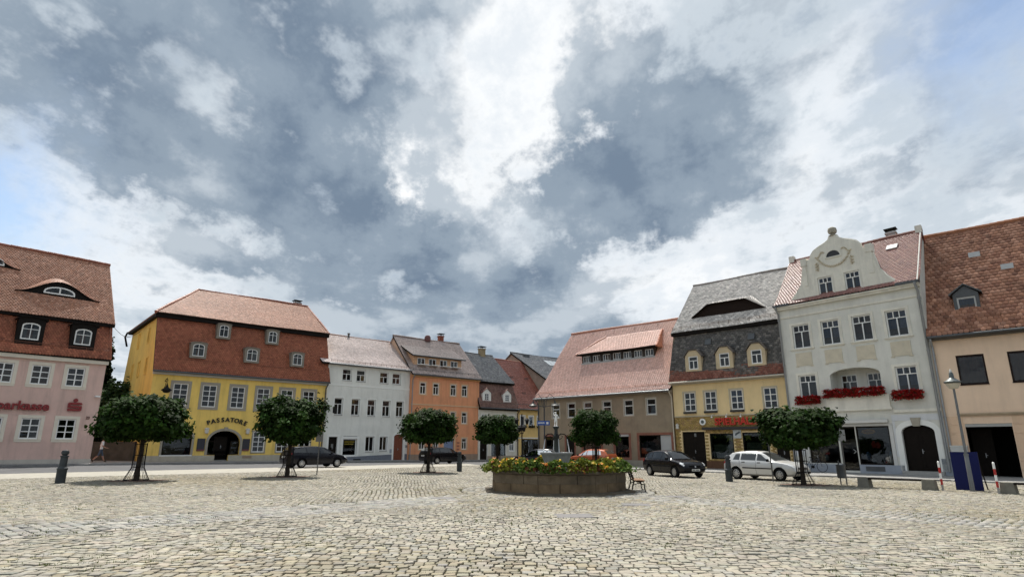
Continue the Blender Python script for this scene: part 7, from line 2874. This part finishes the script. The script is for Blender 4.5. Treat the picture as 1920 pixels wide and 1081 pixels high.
def bicycle(x, y, z, rot, label):
    t = thing('bicycle', label, 'bicycle', (x, y, z), rot)
    for wx in (-.52, .52):
        mb = MB()
        mb.tube([(wx + .335 * math.cos(2 * math.pi * i / 28), 0, .35 + .335 * math.sin(2 * math.pi * i / 28)) for i in range(29)], .018, 6, cap=False)
        w = mb.build('wheel', TRIM, t)
        mb = MB()
        for i in range(14):
            a = 2 * math.pi * i / 14
            mb.tube([(wx, 0, .35), (wx + .32 * math.cos(a), 0, .35 + .32 * math.sin(a))], .003, 3)
        mb.build('spokes', ALLOY, w)
    mb = MB()
    fr = mat('bike_frame', (.03, .035, .05), .35)
    for p, q in (((-.52, 0, .35), (-.08, 0, .32)), ((-.08, 0, .32), (-.18, 0, .88)), ((-.52, 0, .35), (-.16, 0, .78)), ((-.08, 0, .32), (.34, 0, .78)), ((-.15, 0, .70), (.33, 0, .84)), ((.32, 0, .92), (.52, 0, .35))):
        mb.tube([p, q], .016, 6)
    mb.build('frame', fr, t)
    mb = MB()
    mb.tube([(.32, 0, .9), (.30, 0, 1.02), (.22, -.28, 1.06)], .013, 6)
    mb.tube([(.30, 0, 1.02), (.22, .28, 1.06)], .013, 6)
    mb.build('handlebar', ALLOY, t)
    mb = MB()
    mb.lathe([(.04, .90), (.09, .92), (.08, .95), (.0, .96)], -.2, 0, 10)
    mb.build('saddle', TRIM, t)
    mb = MB()
    mb.tube([(-.08, -.05, .32), (-.08, .05, .32)], .09, 14)
    mb.build('crank', TRIM, t)


bp_ = on_house(1.6, -.55, 0)
bicycle(bp_[0], bp_[1], gz(bp_[0]) + .07, R(-51.4), 'dark bicycle leaning in front of the shop window of the gabled house')

# cable from the pink house over to the yellow one
cb = MB()
p0 = Vector((-29.75, 43.71, 10.3))
p1 = Vector((-29.35, 49.03, 0)) + Vector((-math.sin(R(41.3)), math.cos(R(41.3)), 0)) * 9.0 + Vector((0, 0, 12.1))
pts = [p0.lerp(p1, i / 14) - Vector((0, 0, 1.1 * math.sin(math.pi * i / 14) * .6)) for i in range(15)]
cb.tube(pts, .02, 4)
tag(cb.build('overhead_cable', BLACK), 'thin black cable hanging between the pink and the yellow house', 'cable')
# low garden wall closing the alley
gw_ = MB()
gw_.box(0, 7.5, -.15, .15, -.3, 1.5)
gw_.box(-.02, 7.55, -.2, .2, 1.5, 1.58)
tag(gw_.build('alley_wall', mat('alley_wall', (.10, .09, .075), .95, var=.3), None, (-35.6, 50.2, .4), R(8)), 'dark low wall closing the alley between pink and yellow house', 'wall')

# ================================================================ THE WALKER
SKIN = mat('skin', (.36, .20, .14), .6)
SHIRT = mat('white_shirt', (.70, .70, .70), .8)
SHORTS = mat('blue_shorts', (.075, .10, .14), .85)
SHOE = mat('dark_shoe', (.04, .035, .03), .7)
HAIR = mat('dark_hair', (.03, .022, .016), .8)


def walker():
    # x = walking direction, z up, 1.78 m
    J = [((0, 0, .95), (.155, .12)), ((.02, 0, 1.12), (.15, .105)), ((.04, 0, 1.34), (.175, .11)), ((.04, 0, 1.46), (.12, .085)), ((.055, 0, 1.53), .052), ((.075, 0, 1.60), .075), ((.085, 0, 1.68), .092), ((.08, 0, 1.75), .06),
         ((.01, .09, .90), .095), ((.14, .10, .50), .062), ((.20, .10, .30), .058), ((.30, .10, .09), .042), ((.45, .11, .05), .04),
         ((-.01, -.09, .90), .095), ((-.12, -.10, .50), .062), ((-.28, -.10, .33), .058), ((-.46, -.10, .14), .042), ((-.38, -.10, .03), .04),
         ((.03, .20, 1.42), .062), ((-.08, .25, 1.16), .048), ((.04, .26, .93), .036), ((.09, .255, .85), .036), ((.11, .25, .78), .022),
         ((.03, -.20, 1.42), .062), ((.06, -.25, 1.15), .048), ((.27, -.24, 1.03), .036), ((.35, -.235, 1.02), .036), ((.42, -.23, 1.02), .022)]
    E_ = [(0, 1), (1, 2), (2, 3), (3, 4), (4, 5), (5, 6), (6, 7), (0, 8), (8, 9), (9, 10), (10, 11), (11, 12), (0, 13), (13, 14), (14, 15), (15, 16), (16, 17), (3, 18), (18, 19), (19, 20), (20, 21), (21, 22), (3, 23), (23, 24), (24, 25), (25, 26), (26, 27)]

    def fm(c):
        arm = abs(c.y) > .205 and c.z > .7
        if arm:
            return 1 if c.z > 1.22 else 0
        if c.z > 1.50:
            return 0
        if c.z > .93:
            return 1
        if c.z > .46:
            return 2
        if c.z > .13 and not (c.x < -.40 and c.z < .2):
            return 0
        return 3
    px, py = -30.35, 45.7
    t = thing('person', 'person in white t-shirt and dark shorts walking past the alley at the far left', 'person', (px, py, gz(px) + .112), R(35))
    b = skin_figure('body', J, E_, [SKIN, SHIRT, SHORTS, SHOE], fm, t, (0, 0, .0), 0, 2)
    h = MB()
    h.lathe([(.0, 1.80), (.06, 1.795), (.10, 1.755), (.112, 1.70), (.105, 1.65), (.07, 1.62)], 0, 0, 14)
    o = h.build('hair', HAIR, t, (.060, 0, .0), smooth=True)
    f = MB()
    f.tube([(.165, 0, 1.70), (.19, 0, 1.665), (.165, 0, 1.655)], [.012, .016, .01], 6)
    f.build('nose', SKIN, t)
    for sg in (-1, 1):
        e = MB()
        e.lathe([(.0, -.02), (.018, -.01), (.018, .012), (.0, .02)], .07, sg * .093, 8, z=1.675)
        e.build('ear', SKIN, t)
        e = MB()
        e.lathe([(.0, -.007), (.008, 0), (.0, .007)], .166, sg * .032, 6, z=1.70)
        e.build('eye', HAIR, t)
    # fingers, a short bent chain each, and the thumb off the side of the palm
    for (hx, hy, hz, dx, dz) in ((.11, .25, .79, .35, -1.0), (.41, -.23, 1.02, 1.0, -.1)):
        fb = MB()
        for k in range(4):
            oy = (k - 1.5) * .018
            L_ = (.07, .08, .076, .06)[k]
            fb.tube([(hx, hy + oy, hz), (hx + dx * L_ * .5, hy + oy, hz + dz * L_ * .5), (hx + dx * L_ * .8 + .01, hy + oy, hz + dz * L_ * .85)], [.009, .0085, .007], 5)
        fb.tube([(hx - dx * .03, hy + .0, hz - dz * .03 + .01), (hx + .025, hy - .035, hz + dz * .02), (hx + .035 + dx * .02, hy - .04, hz + dz * .045)], [.011, .010, .008], 5)
        fb.build('fingers', SKIN, t, smooth=True)


walker()
